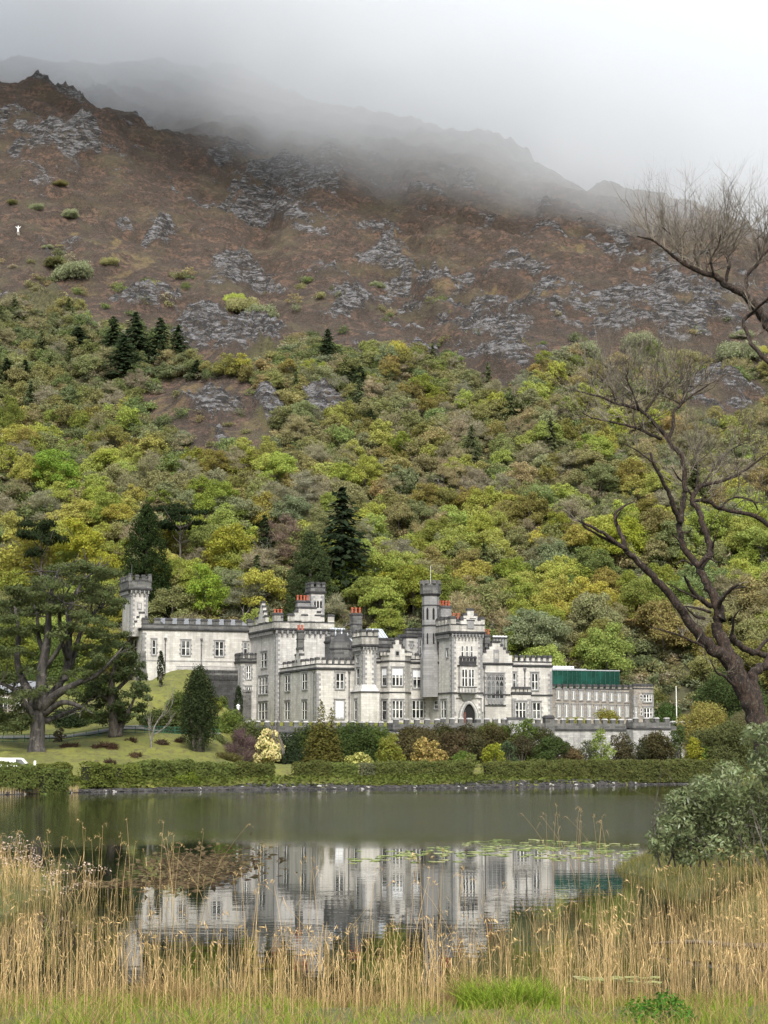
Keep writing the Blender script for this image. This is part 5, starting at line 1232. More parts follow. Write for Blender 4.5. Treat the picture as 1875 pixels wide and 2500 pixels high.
def conif2():
    r = np.random.default_rng(9); Y = 249.; b = at(787, 1862, Y); b.z = 2.6; e = empty('golden_conifer', b); tag(e, 'golden olive conifer with two pointed tops in front of the garden wing', 'tree'); Vs = []; Qs = []; o = 0
    for dx, yt, w in ((-4, 1712, 70), (22, 1732, 62), (-22, 1765, 60), (8, 1775, 84), (30, 1790, 50)):
        h = at(787, yt, Y).z-b.z; V, Q = conifer(r, h, w/F*Y, int(h*4.4), 16, .05, 8, .17, .06, .62); V = V + np.array([dx/F*Y, r.uniform(-.6, .6), 0]); Vs.append(V); Qs.append(Q+o); o += len(V)
    c = link('foliage', lf('foliage', np.concatenate(Vs), np.concatenate(Qs)), e); c.color = (.145, .135, .040, 1)
    mb = MB(); mb.tube([(0, 0, -.4), (0, 0, 2), (-.2, 0, 5)], [.25, .2, .05], 6); mb.build('trunk', M['bark'], e)
conif2()
def bare_small(px, yt, yb, Y, r0, name, label, seed, lev=3, col='greybark', h1=.5, fol=None, kids=(3, 5), spread=.6):
    r = np.random.default_rng(seed); b = at(px, yb, Y); b.z = min(b.z, float(land(b.x, b.y))+.05); h = at(px, yt, Y).z-b.z; e = empty(name, b); tag(e, label, 'tree' if 'tree' in name or 'sapling' in name else 'shrub'); mb = MB()
    grow(mb, Vector((0, 0, -.3)), Vector((r.normal()*.03, 0, 1)), h*h1+.3, r0, lev, r, .16, kids, 5, spread); mb.build('trunk', M[col], e)
    return e
bare_small(368, 1640, 1828, 236, .13, 'bare_sapling', 'thin leafless sapling on the lawn left of the yew', 31, 3)
bare_small(697, 1735, 1866, 244, .30, 'dead_tree', 'dead brown tree stump with upright bare stems before the garden wing', 33, 2, 'bark', .6, kids=(3, 5), spread=.4)
# shrubs of the walled garden, left to right
YG = 252.0
SH = [ # px, ytop, ybase, w, Y, colour, name, label, kwargs
 (597,1776,1852,84,247,(0.161,0.107,0.107),'bare_shrub','purple brown leafless shrub at the left end of the garden',dict(sliver=True,size=.36,asp=.05,dens=26,nb=10)),
 (659,1780,1852,58,245,(0.222,0.249,0.074),'rhododendron','rhododendron covered in cream yellow blossom',dict(flowers=((.74,.66,.33),30,.15),nb=12)),
 (560,1735,1800,90,262,(0.141,0.182,0.046),'garden_shrub','bright green mixed shrub below the ivy column',dict(nb=10)), (520,1700,1760,50,270,(0.195,0.209,0.046),'garden_shrub','yellow green shrub between the yew and the dark porch',dict()),
 (535,1795,1850,95,252,(0.101,0.121,0.044),'garden_shrub','olive green shrub on the bank left of the bare purple shrub',dict()), (620,1760,1800,110,258,(0.121,0.141,0.053),'garden_shrub','dull green shrub under the foot of the big tower',dict()),
 (718,1830,1868,50,244,(0.038,0.055,0.028),'garden_shrub','low black green shrub beside the dead stump',dict(mat='leaf')), (705,1790,1850,70,256,(0.046,0.063,0.030),'laurel_bush','dark laurel behind the dead stump',dict()),
 (868,1766,1860,120,257,(0.071,0.101,0.033),'laurel_bush','tall dark green laurel right of the golden conifer',dict(nb=14)), (915,1770,1850,90,258,(0.107,0.148,0.038),'laurel_bush','fresh green laurel under the terrace wall right of the dark laurel',dict(nb=11)),
 (880,1836,1868,58,245,(0.236,0.249,0.060),'azalea_bush','low flat topped azalea with pale yellow flowers',dict(flowers=((.58,.56,.20),16,.12),flat=.5)), (953,1790,1862,62,249,(0.236,0.249,0.053),'azalea_bush','upright yellow green azalea left of the bastion',dict(nb=10)),
 (1040,1782,1858,120,255,(0.101,0.087,0.041),'beech_shrub','wide brownish green shrub under the bastion',dict(nb=14)), (1045,1802,1860,70,248,(0.263,0.209,0.074),'azalea_bush','orange yellow azalea in front of the bastion shrub',dict(flowers=((.50,.38,.14),8,.12),nb=10)),
 (1105,1785,1858,90,256,(0.107,0.084,0.046),'beech_shrub','brown leafless edged shrub right of the orange azalea',dict(nb=11)), (1160,1790,1856,80,256,(0.094,0.090,0.044),'beech_shrub','brown green climber mass under the castle doorway',dict(nb=11)),
 (1120,1834,1864,66,246,(0.134,0.188,0.044),'clipped_bush','low green bush left of the lime ball',dict(nb=8)), (1150,1840,1864,40,245,(0.209,0.236,0.074),'clipped_bush','small yellowish bush beside the low green bush',dict(nb=7)),
 (1207,1814,1862,52,247,(0.276,0.300,0.044),'clipped_bush','bright lime round bush in the middle of the garden',dict(nb=10)), (1243,1808,1858,44,251,(0.087,0.121,0.060),'garden_shrub','blue green shrub right of the lime round bush',dict()),
 (1185,1762,1805,110,265,(0.121,0.134,0.038),'ivy_mass','ivy trailing over the terrace wall below the doorway',dict(nb=10,dpt=.35,cat='ivy')), (1290,1752,1830,62,262,(0.121,0.175,0.038),'ivy_mass','tall bright ivy climbing over the pier of the terrace wall',dict(nb=11,cat='ivy',dpt=.5)),
 (1275,1798,1860,80,256,(0.080,0.074,0.041),'garden_shrub','dark brown shrub under the tall ivy',dict()), (1345,1796,1860,72,252,(0.076,0.107,0.036),'garden_shrub','round dark green shrub below the terrace pier',dict(nb=12)),
 (1395,1826,1862,52,249,(0.141,0.107,0.053),'garden_shrub','low reddish brown shrub right of the round dark shrub',dict()), (1430,1806,1858,62,258,(0.114,0.130,0.067),'garden_shrub','grey green straggly shrub against the terrace wall',dict(dens=8)),
 (1467,1778,1858,58,258,(0.236,0.300,0.067),'garden_shrub','tall pale lime shrub against the terrace wall',dict(dens=9,nb=12,size=.18,asp=.4)), (1515,1786,1856,62,259,(0.101,0.090,0.049),'garden_shrub','dark bronze shrub left of the second bastion',dict()),
 (1530,1808,1858,40,254,(0.103,0.117,0.067),'garden_shrub','grey green shrub beside the bronze shrub',dict()), (1605,1786,1860,76,258,(0.090,0.082,0.038),'beech_hedge','big square clipped beech in front of the second bastion',dict(nb=16,lobe=(.22,.3))),
 (1655,1760,1858,44,264,(0.090,0.125,0.041),'ivy_mass','ivy column on the corner of the second bastion',dict(cat='ivy',nb=12)), (1695,1798,1862,48,258,(0.300,0.300,0.044),'clipped_bush','tall lime yellow clipped bush at the right end of the garden',dict(nb=12)),
 (1733,1822,1862,42,260,(0.141,0.209,0.044),'clipped_bush','green ball bush right of the lime yellow bush',dict(nb=10)), (1710,1716,1770,125,283,(0.290,0.263,0.080),'garden_shrub','wide yellow green shrub right of the flagpole',dict(nb=12)),
 (1625,1718,1752,80,292,(0.080,0.121,0.038),'clipped_hedge','dark green clipped hedge at the foot of the flagpole',dict(nb=10,cat='hedge')), (1480,1733,1768,68,284,(0.236,0.222,0.053),'garden_shrub','yellow twiggy shrub on the terrace in front of the stone range',dict(nb=9,dens=10)),
 (1405,1752,1766,50,284,(0.263,0.263,0.053),'garden_shrub','low yellow green shrub on the terrace',dict(nb=7)), (1770,1765,1860,150,268,(0.121,0.134,0.053),'garden_shrub','olive thicket on the slope right of the terrace wall',dict(nb=16)), (1590,1690,1760,110,305,(0.134,0.141,0.044),'garden_shrub','olive shrub behind the end of the stone range',dict(nb=12)),
 (1840,1720,1850,140,280,(0.182,0.168,0.087),'garden_shrub','pale twiggy thicket right of the wide yellow green shrub',dict(sliver=True,size=.4,asp=.06,dens=16,nb=14)), (1790,1640,1740,160,300,(0.087,0.121,0.044),'garden_shrub','dark green thicket behind the foreground trunk',dict(nb=14)),
 (450,1690,1750,80,262,(0.107,0.141,0.041),'garden_shrub','rounded bush on the grass bank left of the yew',dict()), (425,1705,1745,50,264,(0.141,0.182,0.046),'garden_shrub','small round bush below the slim cypress',dict()),
 (145,1775,1800,28,242,(0.121,0.107,0.067),'clipped_bush','small brown clipped bush behind the green fence',dict(nb=6)), (10,1740,1812,120,250,(0.053,0.074,0.033),'laurel_bush','dark laurel behind the big cypress at the left edge',dict(nb=12)), (160,1730,1790,90,256,(0.046,0.067,0.030),'laurel_bush','dark laurel right of the cypress trunk',dict(nb=11)), (225,1725,1790,80,258,(0.074,0.103,0.036),'laurel_bush','green laurel between cypress and evergreen',dict(nb=11)),
 (400,1735,1775,110,254,(0.087,0.107,0.038),'laurel_bush','dark clipped hedge bank behind the bare sapling',dict(nb=12)), (45,1640,1740,120,275,(0.087,0.121,0.038),'laurel_bush','green shrubbery seen through the cypress limbs',dict(nb=12)), (215,1640,1720,110,285,(0.141,0.182,0.046),'laurel_bush','light green shrubbery right of the cypress limbs',dict(nb=12)),
 (120,1560,1700,160,300,(0.114,0.155,0.046),'broadleaf_tree','fresh green tree behind the middle of the cypress',dict(nb=16,cat='tree')), (20,1500,1680,150,300,(0.155,0.182,0.046),'broadleaf_tree','olive green tree behind the left of the cypress',dict(nb=16,cat='tree')), (250,1500,1640,120,310,(0.300,0.300,0.060),'broadleaf_tree','yellow tree showing between cypress and watch tower',dict(nb=14,cat='tree')),
 (1010,1775,1858,110,260,(.085,.075,.032),'climber','brown green climber over the front of the first bastion',dict(nb=14,dpt=.5)), (760,1768,1850,110,262,(.07,.095,.03),'climber','green climber on the terrace wall behind the golden conifer',dict(nb=14,dpt=.5)),
 (830,1772,1850,90,261,(.085,.115,.034),'climber','fresh green climber on the terrace wall left of the tall dark laurel',dict(nb=12,dpt=.5)), (1090,1770,1850,100,262,(.08,.08,.032),'climber','olive climber on the terrace wall right of the first bastion',dict(nb=13,dpt=.5)), (1140,1768,1850,90,262,(.075,.07,.034),'climber','brownish climber on the terrace wall under the doorway',dict(nb=13,dpt=.5)),
 (1210,1772,1850,90,262,(.09,.08,.036),'climber','tan brown climber above the lime round bush',dict(nb=13,dpt=.5)), (1245,1765,1840,70,262,(.10,.13,.032),'climber','leafy green climber between the trailing ivy and the tall ivy',dict(nb=12,dpt=.5)), (1320,1775,1850,70,262,(.08,.085,.036),'climber','olive climber left of the terrace pier foot',dict(nb=11,dpt=.5)),
 (655,1775,1850,90,259,(.075,.09,.034),'climber','green climber behind the cream rhododendron',dict(nb=12,dpt=.6)), (1370,1800,1858,60,261,(.075,.07,.038),'climber','brown wall shrub right of the terrace pier',dict(nb=10,dpt=.6)), (1560,1800,1858,40,262,(.075,.08,.04),'climber','dark wall shrub at the left corner of the second bastion',dict(nb=9,dpt=.6)),
 (480,1800,1850,70,247,(.09,.10,.03),'garden_shrub','low olive scrub under the yew',dict(nb=8,flat=.5)), (535,1700,1770,60,276,(.10,.13,.035),'garden_shrub','green shrub before the dark retaining wall',dict()), (500,1740,1790,70,264,(.13,.16,.035),'garden_shrub','yellow green shrub right of the yew crown',dict()), (570,1745,1800,60,268,(.08,.11,.034),'garden_shrub','green shrub at the foot of the lamp post',dict()),
]
for px, yt, yb, w, Y, col, name, label, kw in SH: leafplant(px, yt, yb, w, Y, col, name, label, **kw)
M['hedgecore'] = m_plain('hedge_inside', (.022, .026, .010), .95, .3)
for j, (px, py, w, c, l) in enumerate([(170,1826,42,(.10,.065,.045),'dark heap of cut brush on the lawn right of the cypress foot'), (255,1826,60,(.095,.06,.04),'widest dark brush heap in the middle of the lawn'), (320,1812,30,(.09,.06,.04),'small dark brush heap below the evergreen'), (392,1818,34,(.10,.07,.05),'brush heap right of the bare sapling'), (270,1866,34,(.08,.055,.04),'lowest dark brush heap just above the hedges'), (330,1848,36,(.12,.085,.05),'pale brown brush heap above the long hedge'), (440,1812,36,(.10,.07,.045),'brush heap left of the yew trunk'), (540,1850,80,(.14,.13,.05),'rough olive scrub at the right end of the lawn')]):
    Yj = float(hit(px, py, 205, 262)[1][0]); leafplant(px, py-12, py, w, Yj, c, 'brush_heap', l, nb=6, sliver=True, size=.35, asp=.09, dens=30, flat=.5, stem=False, cat='brush heap')
# clipped lakeside hedges
def hedge(p0, p1, yt, yb, d, col, label, off=5.0):
    r = np.random.default_rng(int(abs(p0*3+11))); pm_ = (p0+p1)/2
    Y0 = float(shore(at(p0, 1900, 220).x)) + off; Y1 = float(shore(at(p1, 1900, 225).x)) + off
    A, B_ = at(p0, yb, Y0), at(p1, yb, Y1); top = at(pm_, yt, (Y0+Y1)/2).z; L = (B_-A).length; ang = math.atan2(B_.y-A.y, B_.x-A.x)
    mid = (A+B_)/2; base = min(mid.z, float(land(mid.x, mid.y))) - .1; H = top-base; e = empty('clipped_hedge', (mid.x, mid.y, base), ang); tag(e, label, 'hedge', 'clipped hedges along the lake shore')
    n = int((L*H*1.6 + L*d)*120); C = np.zeros((n, 3)); N = np.zeros((n, 3)); q = r.uniform(size=n)
    f = q < .55; C[f, 0] = r.uniform(-L/2, L/2, f.sum()); C[f, 1] = -d/2 + r.normal(size=f.sum())*.10 ; C[f, 2] = r.uniform(0, H, f.sum()); N[f] = (0, -1, .25)
    g = (q >= .55) & (q < .87); C[g, 0] = r.uniform(-L/2, L/2, g.sum()); C[g, 1] = r.uniform(-d/2, d/2, g.sum()); C[g, 2] = H + r.normal(size=g.sum())*.07; N[g] = (0, -.1, 1)
    s = q >= .87; C[s, 0] = np.where(r.uniform(size=s.sum()) < .5, -L/2, L/2) + r.normal(size=s.sum())*.06; C[s, 1] = r.uniform(-d/2, d/2, s.sum()); C[s, 2] = r.uniform(0, H, s.sum()); N[s] = (0, -.5, .3)
    bul = .22*perlin(C[:, 0]/1.1 + p0, C[:, 2]/.9); C[:, 1] -= bul*(f); C[:, 2] += .12*perlin(C[:, 0]/1.7 + p0, C[:, 1])*(g)
    C[:, 2] = np.maximum(C[:, 2] - .35*np.clip(np.abs(C[:, 0])-(L/2-.4), 0, 1)*(C[:, 2] > H*.8), -.1)
    N = N + sph(r, n)*.75; N /= np.linalg.norm(N, axis=1, keepdims=True)
    C[:, 2] *= 1 + .13*perlin(C[:, 0]/2.2 + p0*3, 0*C[:, 0]) + .05*perlin(C[:, 0]/.6 + p0, C[:, 1])
    V, Q = quads(C, N, .11, .6, r); c = link('foliage', lf('foliage', V, Q), e); c.color = (*col, 1)
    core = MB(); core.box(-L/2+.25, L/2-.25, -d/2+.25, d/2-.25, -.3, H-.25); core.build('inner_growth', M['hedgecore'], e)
HG = (.145, .178, .052); HL = (.14, .16, .04)
for p0, p1, yt, yb, d, c, l, of in [(-20,82,1866,1905,1.6,HG,'clipped hedge at the left edge in front of the white van',5), (90,166,1867,1890,1.2,HL,'thin low clipped hedge right of the white van',8), (99,157,1881,1918,1.4,HG,'dark clipped block hedge lowest by the water at left',4), (205,267,1866,1918,1.8,(.14,.165,.04),'square bright topped clipped block under the cypress lawn',5),
  (287,332,1869,1918,1.8,(.16,.19,.045),'rounded light green clipped bush between block and long hedge',5), (330,462,1860,1912,2.2,HG,'long tall clipped hedge left of the yew',5.5), (463,566,1864,1900,1.8,HG,'clipped hedge below the yew',6), (566,666,1864,1902,1.8,(.115,.13,.04),'clipped hedge below the cream rhododendron',6), (716,804,1861,1902,1.8,(.115,.128,.04),'raised clipped hedge below the golden conifer',6), (808,868,1864,1898,1.8,HG,'short clipped hedge with sloping right end',6),
  (876,912,1866,1900,1.6,(.14,.15,.08),'grey green rounded hedge end left of the long hedge',6), (910,1146,1861,1900,1.8,(.145,.165,.052),'long level clipped hedge below the bastion',6), (1185,1286,1861,1900,1.8,(.15,.168,.054),'clipped hedge right of the grass gap',6), (1290,1428,1859,1902,1.8,(.145,.16,.052),'clipped hedge below the round dark shrub',6), (1440,1760,1858,1898,1.8,(.14,.155,.052),'longest clipped hedge running right to the foreground bush',6)]:
    hedge(p0, p1, yt, yb, d, c, l, of)
leafplant(450, 1884, 1916, 66, 220, (.17,.22,.035), 'lakeside_bush', 'bright light green bush in front of the hedge below the yew', nb=8, size=.12)
leafplant(1465, 1846, 1880, 46, 254, (.15,.21,.03), 'lakeside_bush', 'small bright green bush in the gap of the long hedge', nb=7, size=.12)
leafplant(1457, 1897, 1912, 24, 249, (.14,.17,.03), 'lakeside_bush', 'tiny green tuft on the stone bank at the water', nb=5, size=.1)
# stone edging, rocks in the grass, green fence, van, statue, flagpole, lamp
rs = MB(); r = np.random.default_rng(4)
def rock(mb, p, s, r, mi=0):
    vs = []; n = 6
    for j, (zz, k) in enumerate(((-.4, .9), (.1, 1.0), (.55, .62))):
        for i in range(n): a = 2*math.pi*i/n + r.uniform(-.2, .2); q = k*s*r.uniform(.7, 1.15); vs.append((p[0]+math.cos(a)*q*1.25, p[1]+math.sin(a)*q, p[2]+zz*s*r.uniform(.8, 1.1)))
    fs = [tuple(range(2*n, 3*n))] + [(j*n+i, j*n+(i+1) % n, (j+1)*n+(i+1) % n, (j+1)*n+i) for j in range(2) for i in range(n)]
    mb.add(vs, fs, mi)
for k in range(3600):
    px = r.uniform(-30, 1800); X_ = (px-937.5)/F*np.interp(px, [0, 500, 1000, 1300, 1600, 1900], [195, 219, 226, 238, 255, 270]); Ys = float(shore(X_)); hi = np.interp(px, [0, 560, 600, 860, 900, 1100, 1200, 1700], [.25, .3, .8, .7, .3, .55, 1.2, 1.2])
    s_ = r.uniform(-.4, 1.0)*hi + .1; Y_ = Ys + s_*1.6; rock(rs, (X_, Y_, float(max(-.05, np.interp(Y_-Ys, [0, 1.5, 4], [0, .6, 1.0])))), r.uniform(.10, .30), r, 1 if r.random() < .03 else 0)
t = NT('shore_stone'); o = t.geo().outputs['Position']; M['shore'] = t.principled(t.mix(t.ramp(t.noise(o, 1.6, 3), .38, .66), (.016, .015, .014), (.062, .060, .056)), .9)
o_ = rs.build('shore_stones', [M['shore'], m_plain('pale_shore_stone', (.30, .29, .27), .9, .2)]); tag(o_, 'band of dark and pale stones along the far water edge', kind='stuff')
gm_ = []; 
def blades(name, pts, h, w, lean, seg, r, mats, tipw=.15, col=None):
    """ribbons of grass: pts (n,3) roots"""
    n = len(pts); H = h if hasattr(h, '__len__') else np.full(n, h); H = np.asarray(H)*r.uniform(.75, 1.2, n)
    a = r.uniform(0, 2*np.pi, n); d = np.stack([np.cos(a), np.sin(a), np.zeros(n)], 1); fa = r.uniform(0, np.pi, n); wd = np.stack([np.cos(fa), np.sin(fa)*.6, np.zeros(n)], 1)
    ln = lean*r.uniform(.2, 1.6, n)
    rows = []
    for j in range(seg+1):
        q = j/seg; c = pts + d*(ln*H*q**1.8)[:, None] + np.array([0, 0, 1])*(H*(q - .32*np.minimum(ln, 1.4)*q**2.2))[:, None]; ww = w*(1-q*(1-tipw)); rows += [c-wd*ww, c+wd*ww]
    V = np.stack(rows, 1).reshape(-1, 3); k = 2*(seg+1); base = np.arange(n)[:, None]*k
    Q = np.concatenate([base + np.array([[2*j, 2*j+1, 2*j+3, 2*j+2]]) for j in range(seg)], 0)
    return npmesh(name, V, Q, mats)
bk2 = np.random.default_rng(12); n = 9000; px = bk2.uniform(-40, 1820, n); X_ = (px-937.5)/F*np.interp(px, [0, 500, 1000, 1300, 1600, 1900], [195, 219, 226, 238, 255, 270]); Ys = shore(X_); sK = bk2.uniform(.5, 5.5, n); sel = bk2.random(n) < np.where((px < 560) | ((px > 860) & (px < 1200)), 1, .5)
X_, Y_ = X_[sel], (Ys+sK)[sel]; P = np.stack([X_, Y_, land(X_, Y_)+.25], 1); N = sph(bk2, len(P)); N[:, 2] = abs(N[:, 2])+.5; N /= np.linalg.norm(N, axis=1, keepdims=True)
V, Q = quads(P, N, .24, .5, bk2); q_ = link('bank_undergrowth', lf('bank_undergrowth', V, Q)); q_.color = (.12, .145, .036, 1); tag(q_, 'low green growth on the bank under the hedges', kind='stuff')
px = bk2.uniform(10, 190, 900); X_ = (px-937.5)/F*202; P = np.stack([X_, shore(X_)+bk2.uniform(-.6, 1.6, 900), np.full(900, .05)], 1)
t = NT('straw_blade'); rr_ = t.geo().outputs['Random Per Island']; M['straw'] = t.principled(t.mix(rr_, (.30, .215, .095), (.46, .37, .20)), .85)
tag(link('far_reeds', blades('far_reeds', P, .7, .02, .25, 2, bk2, [M['straw']])), 'pale dry reeds at the far shore under the cypress lawn', kind='stuff')

M['greenpaint'] = m_plain('green_paint', (.018, .10, .062), .6, .15)
fe = MB(); FP = [(-20,1818),(60,1814),(150,1809),(240,1801),(330,1797),(400,1794),(480,1790),(560,1784)]; base_ = None
pts = []
for px, py in FP:
    Yf = float(np.interp(px, [-20, 560], [238, 254])); p = at(px, py, Yf); p.z = float(land(p.x, p.y)); pts.append(p)
dense = []
for i in range(len(pts)-1):
    m = int((pts[i+1]-pts[i]).length/1.9)+1
    for j in range(m): q = pts[i].lerp(pts[i+1], j/m); q.z = float(land(q.x, q.y)); dense.append(q)
fb = dense[len(dense)//2].copy(); fence = empty('green_fence', fb); tag(fence, 'low green mesh fence crossing the lawn behind the big cypress', 'fence')
for q in dense:
    pb = MB(); pb.box(-.035, .035, -.035, .035, -.2, .95); pb.build('post', M['greenpaint'], fence, q-fb)
rl = MB(); wv = MB()
for i in range(len(dense)-1):
    a, b = dense[i]-fb, dense[i+1]-fb
    for z in (.12, .5, .88): rl.tube([a+Vector((0, 0, z)), b+Vector((0, 0, z))], .028, 4)
    for k in range(1, 12): c = a.lerp(b, k/12); wv.tube([c+Vector((0, 0, .1)), c+Vector((0, 0, .88))], .009, 3)
rl.build('rail', M['greenpaint'], fence); wv.build('mesh', M['greenpaint'], fence)
ls = MB()
LP = []
for q in dense: LP.append((q.x, q.y+2.2)); 
# gravel path behind the fence
vs = []; fs = []
for i, (x, y) in enumerate(LP):
    for k in range(5): yy_ = y + k*.6; vs.append((x, yy_, float(land(x, yy_))+.12))
for i in range(len(LP)-1):
    for k in range(4): fs.append((i*5+k, (i+1)*5+k, (i+1)*5+k+1, i*5+k+1))
mb = MB(); mb.add(vs, fs); tag(mb.build('path', m_plain('gravel_path', (.16, .15, .13), .95, .2)), kind='structure')

vb = at(33, 1872, 206.5); vz = float(land(vb.x, vb.y)) - .62; van = empty('delivery_van', (vb.x, vb.y, vz), .05); tag(van, 'white van parked behind the hedge at the left edge', 'van')
v = MB(); L, Wd, H = 4.2, 1.8, 1.9; prof = [(-2.1, .35), (2.1, .35), (2.15, .9), (1.55, 1.15), (.95, 1.82), (.7, 1.9), (-2.0, 1.92), (-2.1, 1.7)]
v.plate(prof, -.9, .9); v.build('body', M['white'], van)
v = MB(); v.plate([(.35, 1.2), (1.42, 1.18), (.92, 1.74), (.35, 1.76)], -.915, .915); v.build('side_window', M['pane'], van)
for wx in (-1.3, 1.35):
    for wy in (-.86, .86):
        w_o = empty('wheel', (wx, wy, .33)); w_o.parent = van; w = MB(); w.cyl(0, 0, -.1, .1, .33, .33, 14); q = w.build('tyre', M['black'], w_o); q.rotation_euler = (math.pi/2, 0, 0); w = MB(); w.cyl(0, 0, -.11, .11, .19, .19, 10); q = w.build('rim', M['iron'], w_o); q.rotation_euler = (math.pi/2, 0, 0)
mb = MB(); mb.box(2.15, 2.2, -.85, .85, .4, .55); mb.box(-2.16, -2.1, -.85, .85, .4, .55); mb.build('bumper', M['iron'], van)
mb = MB(); mb.box(-.12, .12, -.02, .02, 0, .55); mb.box(-.02, .02, -.015, .015, -.5, 0); sg = at(85, 1878, 207); tag(mb.build('small_sign', M['white'], None, (sg.x, sg.y, float(land(sg.x, sg.y))+.75)), 'small plain white board between two hedges right of the van', 'sign')

x, y, z = [float(q[0]) for q in hit(45, 571)]
stt = empty('statue', (x, y-.5, z)); tag(stt, 'tiny white statue with raised arms standing on the hillside', 'statue')
mb = MB(); mb.cyl(0, 0, -.6, .35, .55, .45, 8); mb.build('plinth', M['rubble'], stt)
mb = MB(); mb.tube([(0, 0, .35), (0, 0, .7), (0, 0, 1.1), (0, 0, 1.5), (0, 0, 1.72), (0, 0, 1.8), (0, -.02, 1.9), (0, -.02, 2.02), (0, -.02, 2.1)], [.30, .24, .2, .25, .2, .08, .13, .13, .05], 10); 
for s_ in (-1, 1): mb.tube([(s_*.18, 0, 1.62), (s_*.42, -.03, 1.66), (s_*.66, -.06, 1.85)], [.1, .085, .05], 7); mb.tube([(s_*.42, -.03, 1.6), (s_*.5, -.03, 1.42)], [.09, .04], 6)
mb.build('figure', m_plain('white_marble', (.85, .85, .83), .7, .03), stt)
fpY = 290.; fpb = at(1652, 1752, fpY); fpt = at(1649, 1677, fpY); fpz = float(land(fpb.x, fpb.y)); mb = MB(); hh = fpt.z-fpz; mb.cyl(0, 0, 0, hh, .085, .055, 8); mb.cyl(0, 0, hh, hh+.12, .09, .05, 8); mb.cyl(0, 0, -.1, .12, .22, .2, 8)
tag(mb.build('flagpole', M['white'], None, (fpb.x, fpb.y, fpz)), 'bare white flagpole on the lawn right of the stone range', 'flagpole')
lpY = 272.; q = at(581, 1760, lpY); q.z = float(land(q.x, q.y)); tp = at(581, 1733, lpY).z - q.z; lamp = empty('street_lamp', q); tag(lamp, 'white lantern lamp post beside the dark porch', 'lamp post')
mb = MB(); mb.cyl(0, 0, -.3, tp, .05, .05, 6); mb.build('post', M['iron'], lamp); mb = MB(); mb.cyl(0, 0, tp, tp+.55, .16, .27, 6); mb.build('lantern', M['blind'], lamp); mb = MB(); mb.cyl(0, 0, tp+.55, tp+.8, .3, .04, 6); mb.build('cap', M['white'], lamp)
# little outbuilding half hidden behind the cypress
cq = at(48, 1752, 262); cz_ = float(land(cq.x, cq.y)); cot = empty('cottage', (cq.x, cq.y, cz_), .1); tag(cot, 'small white windowed outbuilding half hidden behind the big cypress', 'building')
mb = MB(); mb.box(-3.4, 3.4, 0, 4, -1, 2.6); mb.build('wall', M['rubble'], cot); mb = MB(); mb.sideplate([(-.3, 2.6), (4.3, 2.6), (2, 4.3)], -3.6, 3.6); mb.build('roof', M['slate'], cot)
for xx_ in (-2.2, 0, 2.2):
    mb = MB(); mb.box(xx_-.6, xx_+.6, -.06, 0.02, .6, 2.0); w = mb.build('window', M['pane'], cot); mb = MB()
    for k in (-.6, 0, .55): mb.box(xx_+k, xx_+k+.07, -.1, -.06, .6, 2.0)
    mb.box(xx_-.53, xx_+.55, -.1, -.06, 1.25, 1.33); mb.box(xx_-.65, xx_+.67, -.12, -.06, 2.0, 2.1); mb.build('frame', M['white'], w)
# ------------------------------------------------------------------ bare foreground tree on the right
rt_ = np.random.default_rng(2024)
YT = 58.0; PM = YT/F
M['redbark'] = m_bark('red_brown_bark', (.009, .006, .004), (.050, .029, .018), 16.0, (.085, .075, .058))
M['twig'] = m_bark('twig_bark', (.075, .062, .046), (.20, .175, .135), 5.0)
tb = at(1905, 2010, YT); tb.z = float(near(tb.x, tb.y)); bare = empty('bare_tree', tb); tag(bare, 'tall leafless tree with dark red brown bark leaning in from the right', 'tree')
def limb(path, w, d0=0.0, d1=0.0, sides=8, twigs=0, tl=(.8, 1.8), dirb=(0, 0, .5), zone=(.35, 1), name='limb', tr=.013, lev=2, up=.10, kids=(3, 6)):
    P, R_ = smooth(limb_pts(path, YT, d0, d1), [x*PM/2*(.78 if x > 24 else .78+.22*max(0, (24-x)/14) if x > 10 else 1) for x in w], 4)
    for i in range(1, len(P)-1): P[i] = P[i] + Vector(rt_.normal(size=3))*min(.03, R_[i]*.22)
    m = MB(); m.tube([p-tb for p in P], R_, sides); tw = MB()
    for k in range(int(twigs*.8)):
        i = int(rt_.uniform(zone[0], zone[1])*(len(P)-1)); d = Vector((rt_.normal()*.75 + dirb[0], rt_.normal()*.6 + dirb[1], rt_.normal()*.35 + dirb[2]))
        grow(tw, P[i]-tb, d, rt_.uniform(*tl), min(R_[i]*.6, tr*1.5), lev, rt_, up, kids, 4, .8)
    o = m.build(name, M['redbark'], bare)
    if twigs: tw.build('twigs', M['twig'], o)
    return o
lerpw = lambda a, b, n: [a+(b-a)*i/(n-1) for i in range(n)]
limb([(1940,2030),(1905,1920),(1875,1842),(1865,1796),(1843,1733),(1820,1688),(1793,1629),(1781,1600)], [140,96,78,72,64,62,56,50], 0, 0, 12, name='trunk')
limb([(1800,1645),(1770,1605),(1748,1588),(1707,1548),(1676,1507),(1639,1457),(1603,1416),(1572,1389),(1544,1358),(1526,1340)], [44,42,38,34,29,25,22,19,16,14], 0, -1.5, 9, 3, (.4,.8), tr=.01)
limb([(1530,1344),(1486,1310),(1440,1285),(1413,1272)], [12,9,7,4], -1.5, -2.4, 7, 3, (.3, .6)); limb([(1500,1325),(1460,1306),(1425,1283),(1420,1262)], [8,6,5,3], -1.6, -2.2, 6)
limb([(1532,1350),(1517,1303),(1506,1281),(1501,1258),(1522,1236),(1549,1224)], [13,11,9,8,6,3], -1.5, -.6, 7); limb([(1508,1285),(1505,1265),(1518,1244)], [6,5,2], -1.2, -1.6, 5)
